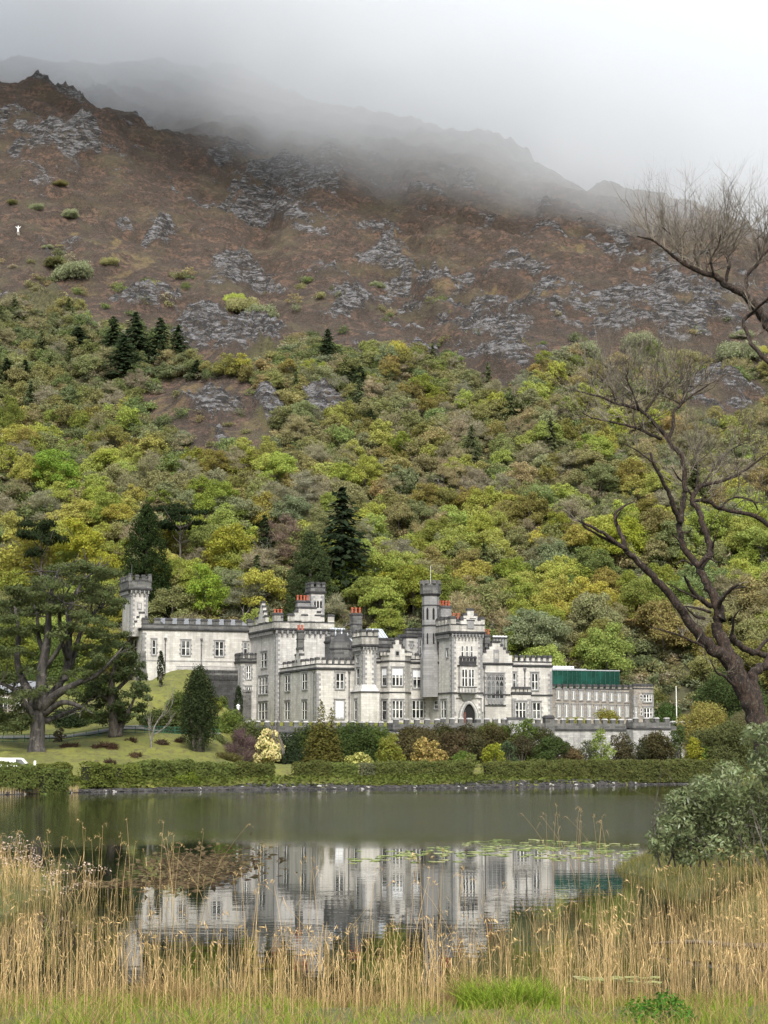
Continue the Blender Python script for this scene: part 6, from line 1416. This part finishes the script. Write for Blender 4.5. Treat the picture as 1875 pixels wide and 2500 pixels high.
limb([(1793,1635),(1770,1579),(1752,1534),(1757,1498),(1739,1448),(1716,1407),(1707,1385)], [46,42,36,36,28,24,24], 0, .4, 10)
limb([(1709,1390),(1680,1353),(1662,1317),(1662,1272),(1667,1227),(1673,1190),(1671,1145),(1662,1108),(1641,1089),(1629,1070),(1622,1058)], [22,20,18,17,15,14,13,12,11,11,10], .4, .9, 8, 5, (.5, 1.2), zone=(.5, .9))
limb([(1662,1275),(1644,1236),(1630,1199),(1612,1163),(1590,1123)], [16,13,11,10,7], .4, -.6, 7); limb([(1593,1128),(1560,1103),(1520,1082)], [5,4,1.5], -.6, -1, 5, 4, (.4, .8)); limb([(1591,1126),(1589,1105)], [7,5], -.6, -.6, 6)
limb([(1624,1062),(1594,1029),(1572,1007),(1540,993),(1502,985),(1477,972),(1429,960),(1391,950)], [11,10,9,8,7,6,4,2], .9, .2, 7, 26, (1.0, 2.0), (-.35, 0, .75), (.25, 1))
limb([(1572,1007),(1597,975),(1613,950),(1635,931),(1650,905)], [8,7,6,4,2], .8, 1.6, 6, 20, (.9, 1.8), (0, 0, .8), (.2, 1))
limb([(1560,1000),(1545,960),(1530,925),(1535,900)], [6,5,4,2], .6, 0, 6, 16, (.8, 1.6), (-.1, 0, .8), (.2, 1))
limb([(1502,985),(1495,955),(1470,925)], [5,4,2], .5, .9, 6, 14, (.8, 1.6), (-.25, 0, .8), (.2, 1))
limb([(1630,1075),(1644,1039),(1644,1007),(1662,988),(1670,963),(1668,937),(1662,905)], [10,9,9,8,7,5,2], .9, 1.8, 7, 24, (.9, 1.8), (.15, 0, .75), (.3, 1))
limb([(1660,990),(1690,965),(1720,945),(1770,915)], [6,5,4,1.5], 1.4, 2.2, 6, 16, (.8, 1.6), (.2, 0, .6), (.2, 1)); limb([(1662,988),(1640,975),(1615,965)], [5,4,2], 1.4, .6, 5, 8, (.7, 1.4), (-.2, 0, .7))
limb([(1615,1072),(1590,1061),(1552,1045),(1502,1032),(1445,1020),(1420,1005)], [9,8,7,5,3,1.5], .9, -.4, 6, 18, (.8, 1.5), (-.35, 0, .45), (.3, 1)); limb([(1552,1045),(1546,1018),(1550,990)], [5,4,2], .3, .8, 5, 5, (.6, 1.2))
limb([(1707,1388),(1730,1358),(1734,1344),(1721,1294),(1707,1254),(1691,1222),(1696,1204),(1716,1184)], [22,21,20,18,16,14,13,11], .4, 1.2, 8)
limb([(1716,1184),(1757,1175),(1802,1159),(1847,1127),(1885,1100)], [10,9,7,5,3], 1.2, 2.4, 6, 22, (.8, 1.6), (.1, 0, .7), (.15, 1))
limb([(1700,1190),(1705,1150),(1698,1110),(1715,1075)], [7,6,4,2], 1.2, 1.8, 6, 18, (.8, 1.6), (0, 0, .8), (.2, 1)); limb([(1692,1215),(1670,1180),(1655,1165),(1640,1140)], [7,5,4,2], 1.1, .2, 6, 12, (.7, 1.4), (-.3, 0, .6), (.3, 1))
limb([(1716,1184),(1745,1140),(1790,1095),(1830,1080)], [7,5,4,2], 1.2, 2.6, 6, 18, (.8, 1.6), (.15, 0, .7), (.2, 1))
limb([(1690,1225),(1721,1222),(1757,1240),(1793,1249),(1843,1260),(1885,1292)], [8,9,10,10,12,14], 1.0, 2.2, 7, 10, (.6, 1.3), (.1, 0, .4), (.1, .9)); limb([(1757,1240),(1790,1215),(1835,1222),(1850,1245)], [5,5,5,4], 1.4, 2, 5, 10, (.6, 1.2), (0, 0, .5))
limb([(1735,1480),(1703,1457),(1676,1417),(1672,1405)], [15,13,8,2], .2, -1.2, 7); limb([(1735,1495),(1690,1483),(1657,1480)], [8,6,2], 0, -1, 6); limb([(1700,1460),(1660,1440),(1628,1424)], [7,5,2], -.4, -1.4, 5); limb([(1720,1510),(1696,1502),(1672,1480)], [8,7,2], -.2, -1, 5)
limb([(1748,1490),(1761,1466),(1784,1439),(1804,1428)], [14,12,9,5], .2, -.8, 7, 2, (.3, .6)); limb([(1762,1468),(1775,1445),(1812,1433),(1822,1434)], [7,6,4,1.5], .2, .8, 5); limb([(1707,1385),(1728,1362),(1750,1374),(1756,1370)], [8,6,4,2], .3, -.6, 5); limb([(1690,1380),(1668,1368),(1650,1380)], [6,4,2], .3, -.5, 5); limb([(1662,1300),(1680,1300),(1688,1292)], [6,4,2], .3, 0, 5); limb([(1658,1318),(1645,1308),(1640,1300)], [6,4,2], .3, 0, 5); limb([(1740,1340),(1744,1318),(1757,1282)], [7,4,1.5], .5, 0, 5)
limb([(1848,1740),(1845,1690),(1838,1650),(1847,1638),(1866,1625),(1890,1600)], [40,36,32,30,28,28], .2, 1.2, 8); limb([(1784,1552),(1800,1572),(1825,1588),(1850,1594),(1880,1604)], [22,19,18,18,16], .4, 1.3, 8); limb([(1785,1555),(1790,1530),(1793,1505),(1806,1490)], [9,7,5,2], .4, -.4, 5); limb([(1845,1592),(1862,1572),(1890,1550)], [10,9,8], 1, 1.4, 6)
limb([(1822,1682),(1790,1672),(1770,1652),(1748,1640),(1735,1610)], [10,8,7,5,2], 0, -1, 6, 4, (.4, .8)); limb([(1745,1590),(1700,1570),(1650,1548),(1585,1530)], [8,6,5,2], -.2, -1.6, 5, 3, (.3, .6))
# stem beyond the frame edge that carries the upper limbs
limb([(1905,1950),(1965,1800),(2005,1600),(2010,1350),(1985,1150),(1955,1000),(1925,900),(1895,830),(1869,785)], [80,70,62,54,46,42,38,34,32], .6, 1.0, 9, name='trunk')
limb([(1869,785),(1850,757),(1825,728),(1802,709),(1774,694),(1745,675),(1708,662),(1679,649),(1651,630),(1635,618),(1613,599),(1590,586),(1556,577)], [32,29,26,23,21,18,14,12,9,8,6,5,3], 1.0, -.4, 8, 34, (.9, 1.8), (-.3, 0, .65), (.45, 1))
limb([(1771,690),(1780,646),(1771,618),(1776,583),(1764,555)], [10,9,8,6,3], .6, 1.3, 6, 26, (.9, 1.8), (0, 0, .8), (.3, 1)); limb([(1742,671),(1736,637),(1755,595),(1760,570)], [7,6,4,2], .3, -.3, 6, 22, (.8, 1.7), (-.1, 0, .8), (.2, 1))
limb([(1815,722),(1828,668),(1853,640),(1856,615),(1844,586),(1835,560)], [12,10,9,8,6,3], .8, 1.8, 6, 30, (.9, 1.8), (.1, 0, .8), (.2, 1)); limb([(1855,630),(1885,600),(1900,560)], [7,6,3], 1.4, 2, 6, 18, (.9, 1.8), (.1, 0, .8), (.1, 1)); limb([(1679,649),(1655,610),(1640,575),(1610,550)], [7,5,4,2], .2, .8, 6, 26, (.8, 1.6), (-.2, 0, .8), (.2, 1)); limb([(1708,662),(1695,620),(1700,580),(1690,550)], [7,6,4,2], .3, 1.2, 6, 24, (.8, 1.7), (0, 0, .8), (.2, 1))
limb([(1850,757),(1815,782),(1825,814),(1840,846),(1880,888)], [8,10,10,11,13], .9, -.2, 7, 6, (.5, 1.0)); limb([(1815,780),(1845,755),(1885,720)], [8,8,7], .9, -.5, 6, 8, (.5, 1.1), (0, 0, .5))

# ------------------------------------------------------------------ rhododendron thicket on the near bank at the right
Yb = 53.0; b0 = at(1740, 2085, Yb); b0.z = float(near(b0.x, b0.y)); bush = empty('rhododendron_bush', b0); tag(bush, 'large grey green rhododendron thicket on the near bank under the bare tree', 'bush')
rb = np.random.default_rng(15); B = []
for x, y, rx, ry in [(1620,2050,45,40),(1650,2000,55,42),(1700,1960,60,45),(1610,2065,32,26),(1680,2050,60,45),(1740,1930,60,48),(1790,1890,60,44),(1850,1850,60,50),(1760,2000,70,55),(1830,1960,75,60),(1740,2070,60,40),(1810,2050,70,50),(1880,1920,70,60),(1890,2020,70,60),(1640,1945,28,18),(1660,1975,40,22),(1870,1800,45,40),(1700,1905,30,20),(1845,1790,30,22),(1930,1850,70,70),(1940,1960,70,70),(1940,2060,60,50),(1760,1960,60,40),(1725,2010,50,40),(1600,2035,26,22),(1895,1770,40,34),(1830,2090,50,25),(1670,2090,40,20)]:
    for q in range(3):
        p = at(x+rb.uniform(-.5, .5)*rx, y+rb.uniform(-.5, .5)*ry, Yb+rb.uniform(-.9, 1.6)) - b0; k = rb.uniform(.5, .85); B.append((tuple(p), (rx/F*Yb*k, rx/F*Yb*k, ry/F*Yb*k)))
V, Q = blob_leaves(rb, B, 115, .075, .34, jit=1.0, up=.25, under=-.9, shell=(.72, 1.08)); c = link('foliage', lf('foliage', V, Q, 'gloss_leaf'), bush); c.color = (.195, .23, .105, 1)
mb = MB()
for k in range(16):
    x = 1610+k*19; p = at(x, 2080, Yb+rb.uniform(-.3, .8)) - b0; grow(mb, p-Vector((0, 0, .4)), Vector((rb.normal()*.35, rb.normal()*.3, 1)), 1.5, .03, 2, rb, .1, (2, 4), 4)
mb.build('stem', M['bark'], bush)

# ------------------------------------------------------------------ reeds, grass, lily pads
def stems(name, pts, H, r, rad=.006, mat=None, leaf=True, plume=.5):
    """dry reeds: three sided stalks bending a little, long leaves, drooping plumes"""
    n = len(pts); a = r.uniform(0, 2*np.pi, n); d = np.stack([np.cos(a), np.sin(a), 0*a], 1); ln = np.abs(r.normal(0, .075, n)) + .015; ln[r.random(n) < .06] += .35
    seg = 5; rows = []
    for j in range(seg+1):
        q = j/seg; c = pts + d*(ln*H*q**1.7)[:, None] + np.array([0, 0, 1.])*(H*q*(1-.12*ln*q))[:, None]; rr = rad*(1-.55*q)
        for k in range(3): w = 2*math.pi*k/3; rows.append(c + np.array([math.cos(w), math.sin(w), 0])*rr)
    V = np.stack(rows, 1).reshape(-1, 3); m = 3*(seg+1); base = np.arange(n)[:, None]*m
    Q = np.concatenate([base + np.array([[3*j+k, 3*j+(k+1) % 3, 3*j+3+(k+1) % 3, 3*j+3+k]]) for j in range(seg) for k in range(3)], 0)
    Vs, Qs = [V], [Q]; off = len(V); tip = pts + d*(ln*H)[:, None] + np.array([0, 0, 1.])*(H*(1-.12*ln))[:, None]
    if leaf:
        for rep in range(2):
            s = r.random(n) < .6; k = s.sum(); q = r.uniform(.25, .85, k); root = pts[s] + d[s]*(ln[s]*H[s]*q**1.7)[:, None] + np.array([0, 0, 1.])*(H[s]*q)[:, None]
            b = r.uniform(0, 2*np.pi, k); dl = np.stack([np.cos(b), np.sin(b), 0*b], 1); L = r.uniform(.2, .45, k)[:, None]; wv = np.cross(dl, [0, 0, 1.])*.0045
            p1 = root + dl*L*.35 + np.array([0, 0, 1.])*L*.55; p2 = root + dl*L*.85 + np.array([0, 0, 1.])*L*r.uniform(-.1, .6, k)[:, None]
            Vl = np.stack([root-wv*.6, root+wv*.6, p1+wv, p1-wv, p2-wv*.1, p2+wv*.1], 1).reshape(-1, 3); bs = np.arange(k)[:, None]*6
            Vs.append(Vl); Qs.append(np.concatenate([bs+np.array([[0, 1, 2, 3]]), bs+np.array([[3, 2, 5, 4]])], 0)+off); off += len(Vl)
    s = r.random(n) < plume; t_ = tip[s]; k = len(t_); b = r.uniform(-.7, .7, k) + np.where(r.random(k) < .7, 0, np.pi)
    dl = np.stack([np.cos(b), np.sin(b), 0*b], 1)
    for j in range(9):
        q = j/8; c = t_ + dl*(.20*q)[..., None] if False else t_ + dl*.17*q + np.array([0, 0, 1.])*(.10*math.sin(q*2.4) - .06*q) + r.normal(size=(k, 3))*.014
        al = dl*.6 + np.array([0, 0, -1.])*(.25+q) + r.normal(size=(k, 3))*.35; al /= np.linalg.norm(al, axis=1, keepdims=True); N = sph(r, k)
        Vp, Qp = quads(c, N, .042, .17, r, al); Vs.append(Vp); Qs.append(Qp+off); off += len(Vp)
    return npmesh(name, np.concatenate(Vs), np.concatenate(Qs), [mat])
t = NT('dry_reed'); g = t.geo(); rr_ = g.outputs['Random Per Island']; spz = t.n('SeparateXYZ', {0: g.outputs['Position']})
cr = t.mix(rr_, (.31, .205, .082), (.60, .43, .195)); cr = t.mix(t.ramp(t.math('ADD', t.math('MULTIPLY', spz.outputs[2], .55), t.math('MULTIPLY', t.noise(g.outputs['Position'], .5, 2), .5)), .22, .55), t.mix(rr_, (.12, .085, .035), (.20, .185, .06)), cr)
M['reed'] = t.principled(cr, .8)
rr = np.random.default_rng(99)
def root_pts(px, Y): X_ = (px-937.5)/F*Y*1.0; return np.stack([X_, Y, np.minimum(near(X_, Y), 0) + 0*X_ - .05], 1)
# front belt, left bay and right bank; density follows the photograph
P = []; Hs = []
n = 2500; px = rr.uniform(-60, 1940, n*3); Y = rr.uniform(31.5, 41, n*3)
den = np.interp(px, [0, 150, 350, 480, 620, 720, 860, 1000, 1150, 1250, 1450, 1900], [.75, .8, .65, .45, .8, .95, .75, .9, .95, .8, .95, 1.0])*np.interp(Y, [31, 33, 37, 41], [.6, 1, .8, .35])*np.clip(.75+.9*perlin(px/60, Y/3), .15, 1)
s = rr.random(n*3) < den*np.interp(px, [0, 450, 600, 1150, 1350, 1900], [.26, .19, .24, .27, .30, .32]); px, Y = px[s], Y[s]; h = np.interp(px, [0, 300, 500, 650, 900, 1100, 1300, 1500, 1900], [1.95, 1.75, 1.5, 1.38, 1.34, 1.45, 1.9, 2.3, 2.45])*rr.uniform(.62, 1.08, len(px)); P.append(root_pts(px, Y)); Hs.append(h)
n = 800; px = rr.uniform(-60, 520, n); nb_ = 650; pb_ = rr.uniform(-60, 1940, nb_); Yb_ = rr.uniform(28.8, 33, nb_); kb_ = ~((pb_ > 1090) & (pb_ < 1350)) & ~((pb_ > 1500) & (pb_ < 1720) & (Yb_ < 30.5)); pb_, Yb_ = pb_[kb_], Yb_[kb_]; nb_ = len(pb_); P.append(np.stack([(pb_-937.5)/F*Yb_, Yb_, near((pb_-937.5)/F*Yb_, Yb_)-.05], 1)); Hs.append(rr.uniform(.7, 1.5, nb_))
n = 800; px = rr.uniform(-60, 520, n); Y = rr.uniform(42, 60, n); s = rr.random(n) < np.interp(px, [-60, 120, 250, 400, 520], [.9, .85, .55, .3, .1]); px, Y = px[s], Y[s]; P.append(root_pts(px, Y)); Hs.append(rr.uniform(1.2, 2.1, len(px)))
n = 1600; px = rr.uniform(1120, 1940, n); Y = rr.uniform(39, 60, n); s = rr.random(n) < np.interp(px, [1120, 1250, 1400, 1550, 1900], [.1, .3, .55, .9, .95])*np.interp(Y, [39, 46, 60], [1, .8, .25]); px, Y = px[s], Y[s]; P.append(root_pts(px, Y)); Hs.append(rr.uniform(1.2, 2.1, len(px)))
P = np.concatenate(P); Hs = np.concatenate(Hs)
tag(link('reed_bed', stems('reed_bed', P, Hs, rr, .0056, M['reed'], plume=.16)), 'dense belt of dry straw coloured reeds along the near shore', kind='stuff')
# single tall reeds that stand clear of the belt
px = np.concatenate([rr.uniform(140, 520, 26), rr.uniform(540, 1250, 22), rr.uniform(1330, 1480, 14)]); 
for j, p in enumerate(px):
    y0 = rr.uniform(46, 58) if p < 520 else rr.uniform(35, 40) if p < 1300 else rr.uniform(62, 74); q = Vector(((p-937.5)/F*y0, y0, -.1)); hh = rr.uniform(1.9, 2.5)
    if j < 4: protos = globals().setdefault('_rp', []); protos.append(stems('reed', np.zeros((1, 3)), np.array([2.2]), rr, .007, M['reed'], plume=1.0))
    o = link('reed', _rp[j % len(_rp)], None, q, rr.uniform(0, 6.28)); o.scale = (1, 1, hh/2.2); where = 'at the left' if p < 520 else 'before the castle reflection' if p < 1300 else 'beside the rhododendron thicket'
    tag(o, 'single tall dry reed with drooping plume standing clear of the belt ' + where, 'reed', 'single reeds ' + where)
# green grass at the very front
M['grass'] = None
def m_grass(name, c0, c1):
    t = NT(name); r = t.geo().outputs['Random Per Island']; c = t.mix(r, c0, c1); d = t.n('BsdfDiffuse', {'Color': c}); tr = t.n('BsdfTranslucent', {'Color': c}); t.t.links.new(t.n('MixShader', {0: .3, 1: d.outputs[0], 2: tr.outputs[0]}).outputs[0], t.out.inputs['Surface']); return t.m
M['grass'] = m_grass('fresh_grass', (.12, .20, .022), (.28, .36, .05)); M['drygrass'] = m_grass('dry_grass', (.22, .15, .06), (.42, .31, .15)); M['marshgrass'] = m_grass('marsh_grass', (.11, .125, .034), (.27, .235, .09))
n = 30000; px = rr.uniform(-60, 1940, n); Y = rr.uniform(26.5, 32.6, n); X_ = (px-937.5)/F*Y; P = np.stack([X_, Y, near(X_, Y)-.02], 1); k = np.clip(.5+1.1*perlin(px/110, Y/1.5), .12, 1); s = rr.random(n) < k; P = P[s]; 
hgr = np.interp(P[:, 0]*F/P[:, 1]+937.5, [0, 450, 560, 700, 1000, 1500, 1900], [.30, .30, .26, .20, .16, .24, .32])*rr.uniform(.6, 1.3, len(P))
gsel = rr.random(len(P)) < .55
tag(link('grass', blades('grass', P[gsel], hgr[gsel], .008, .55, 4, rr, [M['grass']])), 'fresh green grass on the near bank', kind='stuff')
tag(link('dry_grass', blades('dry_grass', P[~gsel], hgr[~gsel]*1.4, .006, .9, 4, rr, [M['drygrass']])), 'bent straw coloured grass among the green', kind='stuff')
n = 1300; px = rr.uniform(-60, 1940, n); Y = rr.uniform(31.0, 34, n); X_ = (px-937.5)/F*Y; P = np.stack([X_, Y, np.maximum(near(X_, Y), -.05)], 1)
tag(link('sedge', blades('sedge', P, .55, .006, .75, 5, rr, [M['drygrass']])), 'arching dry sedge at the foot of the reeds', kind='stuff')
n = 26000; px = rr.uniform(1330, 1960, n); Y = rr.uniform(44, 82, n); X_ = (px-937.5)/F*Y; z_ = near(X_, Y); s = z_ > -.12; P = np.stack([X_, Y, z_], 1)[s]
n = 3000; px = rr.uniform(-80, 160, n); Y = rr.uniform(50, 70, n); X_ = (px-937.5)/F*Y; z_ = near(X_, Y); s = z_ > -.12; P = np.concatenate([P, np.stack([X_, Y, z_], 1)[s]])
tag(link('marsh_grass', blades('marsh_grass', P, .34, .010, .6, 3, rr, [M['marshgrass']])), 'olive marsh grass on the near bank', kind='stuff')
def tuft(px, Y, n, R, h, mat, name, label, lean=.9, w=.008):
    b = Vector(((px-937.5)/F*Y, Y, 0)); b.z = max(float(near(b.x, b.y)), -.02); a = rr.uniform(0, 6.28, n); q = np.sqrt(rr.random(n))*R
    tag(link(name, blades(name, np.stack([np.cos(a)*q, np.sin(a)*q*.6, 0*a-.03], 1), h, w, lean, 5, rr, [mat]), None, b), label, 'grass tuft')
tuft(1215, 30.6, 700, .68, .55, M['grass'], 'grass_tuft', 'bright green arching tuft of grass in the middle of the near shore'); tuft(1305, 30.6, 260, .35, .5, M['grass'], 'grass_tuft', 'smaller green tuft touching the right side of the bright arching tuft')
tuft(1130, 31.4, 260, .3, .7, M['drygrass'], 'grass_tuft', 'pale dry tuft at the left side of the bright green tuft', 1.2, .006); tuft(420, 31.6, 500, .5, .62, M['drygrass'], 'grass_tuft', 'straw coloured tuft at the water edge lower left', 1.1, .006); tuft(880, 31.3, 260, .4, .4, M['drygrass'], 'grass_tuft', 'small dry tuft left of the pale tuft', 1.0, .006)
fern = at(1610, 2492, 28.3); fz = float(near(fern.x, fern.y)); fe_ = empty('green_bush', (fern.x, fern.y, fz)); tag(fe_, 'small leafy bright green bush at the bottom edge right of the grass tuft', 'bush')
V, Q = blob_leaves(rr, crown_blobs(rr, .50, 1.0, 12, .1, (.2, .3), .6), 190, .035, .5, up=.5, under=-.6); c = link('foliage', lf('foliage', V, Q), fe_); c.color = (.085, .19, .030, 1)
mb = MB()
for k in range(5): a = k*1.3; mb.tube([(0, 0, -.1), (math.cos(a)*.15, math.sin(a)*.15, .15), (math.cos(a)*.3, math.sin(a)*.3, .3)], [.012, .01, .004], 4)
mb.build('stem', M['bark'], fe_)
# lily pads
lp = []
for i in range(4):
    mb = MB(); n = 14; notch = .35; vs = [(0, 0, .012)] + [(math.cos(notch/2+(2*math.pi-notch)*k/(n-1))*.2*(1+.06*math.sin(k*2.1+i)), math.sin(notch/2+(2*math.pi-notch)*k/(n-1))*.2, .012+.008*math.sin(k*1.7+i)) for k in range(n)]
    vs2 = [(x, y, z-.012) for x, y, z in vs]; fs = [(0, k, k+1) for k in range(1, n)] + [(n+1+0, n+1+k+1, n+1+k) for k in range(1, n)] + [(k, n+1+k, n+2+k, k+1) for k in range(1, n)]
    mb.add(vs+vs2, fs); lp.append(mb.mesh('lily_pad', m_plain('lily_pad_%s' % 'abcd'[i], [(.20, .26, .07), (.26, .30, .10), (.16, .22, .05), (.30, .31, .14)][i], .35, .15)))
cnt = 0
for (pa, pb, ya, yb_, n, cl) in [(1000, 1130, 2066, 2110, 34, 'nearest the left end of the castle reflection'), (1130, 1360, 2048, 2100, 74, 'under the entrance tower reflection'), (1350, 1550, 2054, 2108, 64, 'towards the rhododendron thicket'), (860, 1010, 2076, 2112, 30, 'at the ragged left end of the patch'), (1410, 1600, 2385, 2400, 16, 'among the reeds at the near right shore')]:
    for k in range(n):
        px = rr.uniform(pa, pb); py = ya + (yb_-ya)*rr.beta(1.6, 1.8); Y = HC*F/(py-H0)*1.0; d = ray(px, py); tt = -HC/d[2]; q = (d[0]*tt, d[1]*tt, .004+.001*(cnt % 3)); s = rr.uniform(.65, 1.5)*(1 if py < 2200 else .6)
        o = link('lily_pad', lp[cnt % 4], None, q, rr.uniform(0, 6.28)); o.scale = (s, s, 1); tag(o, 'flat floating lily pad ' + cl, 'lily pad', 'lily pads ' + cl); cnt += 1
# brown floating mat and dead seed heads
n = 2600; px = rr.normal(485, 75, n); py = 2118 + rr.normal(0, 22, n) + (px-485)*-.10; tail = rr.random(n) < .3; px[tail] = rr.uniform(180, 520, tail.sum()); py[tail] = 2160-(px[tail]-180)*.012 + rr.normal(0, 3.5, tail.sum()); u = (px-937.5)/F; v = (1250-py)/F; tt = -HC/(SP+v*CP); P = np.stack([u*tt, (CP-v*SP)*tt, np.full(n, .01)], 1); N = np.tile([0, 0, 1.], (n, 1)) + rr.normal(size=(n, 3))*.25; N /= np.linalg.norm(N, axis=1, keepdims=True)
V, Q = quads(P, N, .16, .45, rr); o = link('floating_weed', lf('floating_weed', V, Q)); o.color = (.15, .115, .065, 1); tag(o, 'brown mat of floating dead water weed', kind='stuff')
M['umbel'] = m_plain('dead_seedhead', (.36, .28, .21), .9, .25)
for j, (px, py, n) in enumerate([(15, 2140, 16), (60, 2125, 18), (105, 2135, 16), (35, 2165, 14), (150, 2150, 12), (200, 2155, 9)]):
    Y = 61.0 - j; b = at(px, py+50, Y); b.z = max(-.1, float(near(b.x, b.y))); e = empty('dead_plant', b); tag(e, ['leftmost', 'second', 'third', 'lowest', 'thin outer', 'last straggling'][j] + ' pinkish brown dead plant with flat seed heads at the left shore', 'plant', 'dead seed heads at the left edge')
    mb = MB(); C = []
    for k in range(n): p = Vector((rr.normal()*.42, rr.normal()*.3, rr.uniform(.5, 1.25))); mb.tube([(p.x*.4, p.y*.4, -.05), (p.x*.8, p.y*.8, p.z*.6), p], [.008, .007, .005], 3); C.append(p)
    mb.build('stem', M['reed'], e); pts = np.array([np.array(p)+rr.normal(size=3)*np.array([.10, .10, .05]) for p in C for _ in range(14)]); N = np.tile([0, 0, 1.], (len(pts), 1)) + rr.normal(size=(len(pts), 3))*.4; N /= np.linalg.norm(N, axis=1, keepdims=True); V, Q = quads(pts, N, .035, .7, rr); link('seed_head', npmesh('seed_head', V, Q, [M['umbel']]), e)
P0, P1 = at(1580, 2290, 44), at(1890, 2325, 42); P0.z = .12; P1.z = .25; mb = MB(); q, w = smooth([P0, P0.lerp(P1, .4)+Vector((0, 0, .06)), P0.lerp(P1, .7), P1], [.02, .05, .06, .08]); c = P0.lerp(P1, .5); mb.tube([p-c for p in q], w, 7)
tag(mb.build('fallen_branch', M['bark'], None, c), 'weathered grey fallen branch lying among the reeds at right', 'branch')

CLZ, CLS, CLD, CLT = 170.0, -.42, .018, 335.0
# ------------------------------------------------------------------ low cloud lying on the mountain
t = NT('low_cloud'); o = t.geo().outputs['Position']; sp = t.n('SeparateXYZ', {0: o})
n1 = t.noise(t.mapping(o, (.011, .008, .016)), 1.0, 4, .55); n2 = t.noise(t.mapping(o, (.035, .03, .05)), 1.0, 3, .55)
hgt = t.math('SUBTRACT', sp.outputs[2], t.math('ADD', t.math('MULTIPLY', sp.outputs[0], CLS), CLZ))
hgt = t.math('ADD', hgt, t.math('MULTIPLY', t.math('DIVIDE', t.math('SUBTRACT', sp.outputs[1], 612.0), 60.0, True), 34.0))
hgt = t.math('ADD', hgt, t.math('ADD', t.math('MULTIPLY', t.math('SUBTRACT', n1, .5), 80.0), t.math('MULTIPLY', t.math('SUBTRACT', n2, .5), 34.0)))
dens = t.math('MULTIPLY', t.math('POWER', t.math('DIVIDE', t.math('ADD', hgt, 10.0), 48.0, True), 1.7), CLD)
vol = t.n('VolumePrincipled', {'Color': (.955, .977, .995), 'Density': dens, 'Anisotropy': -.35}); t.t.links.new(vol.outputs[0], t.out.inputs['Volume']); M['cloud'] = t.m
mb = MB(); vs = []
for x in (-420, 420):
    z0 = max(60, CLZ + CLS*x - 85)
    vs += [(x, 505, z0), (x, 505, CLT), (x, 770, CLT), (x, 770, z0)]
mb.add(vs, [(0, 1, 2, 3), (7, 6, 5, 4), (0, 4, 5, 1), (1, 5, 6, 2), (2, 6, 7, 3), (3, 7, 4, 0)])
tag(mb.build('low_cloud', M['cloud']), 'low grey cloud hiding the mountain top', kind='stuff')
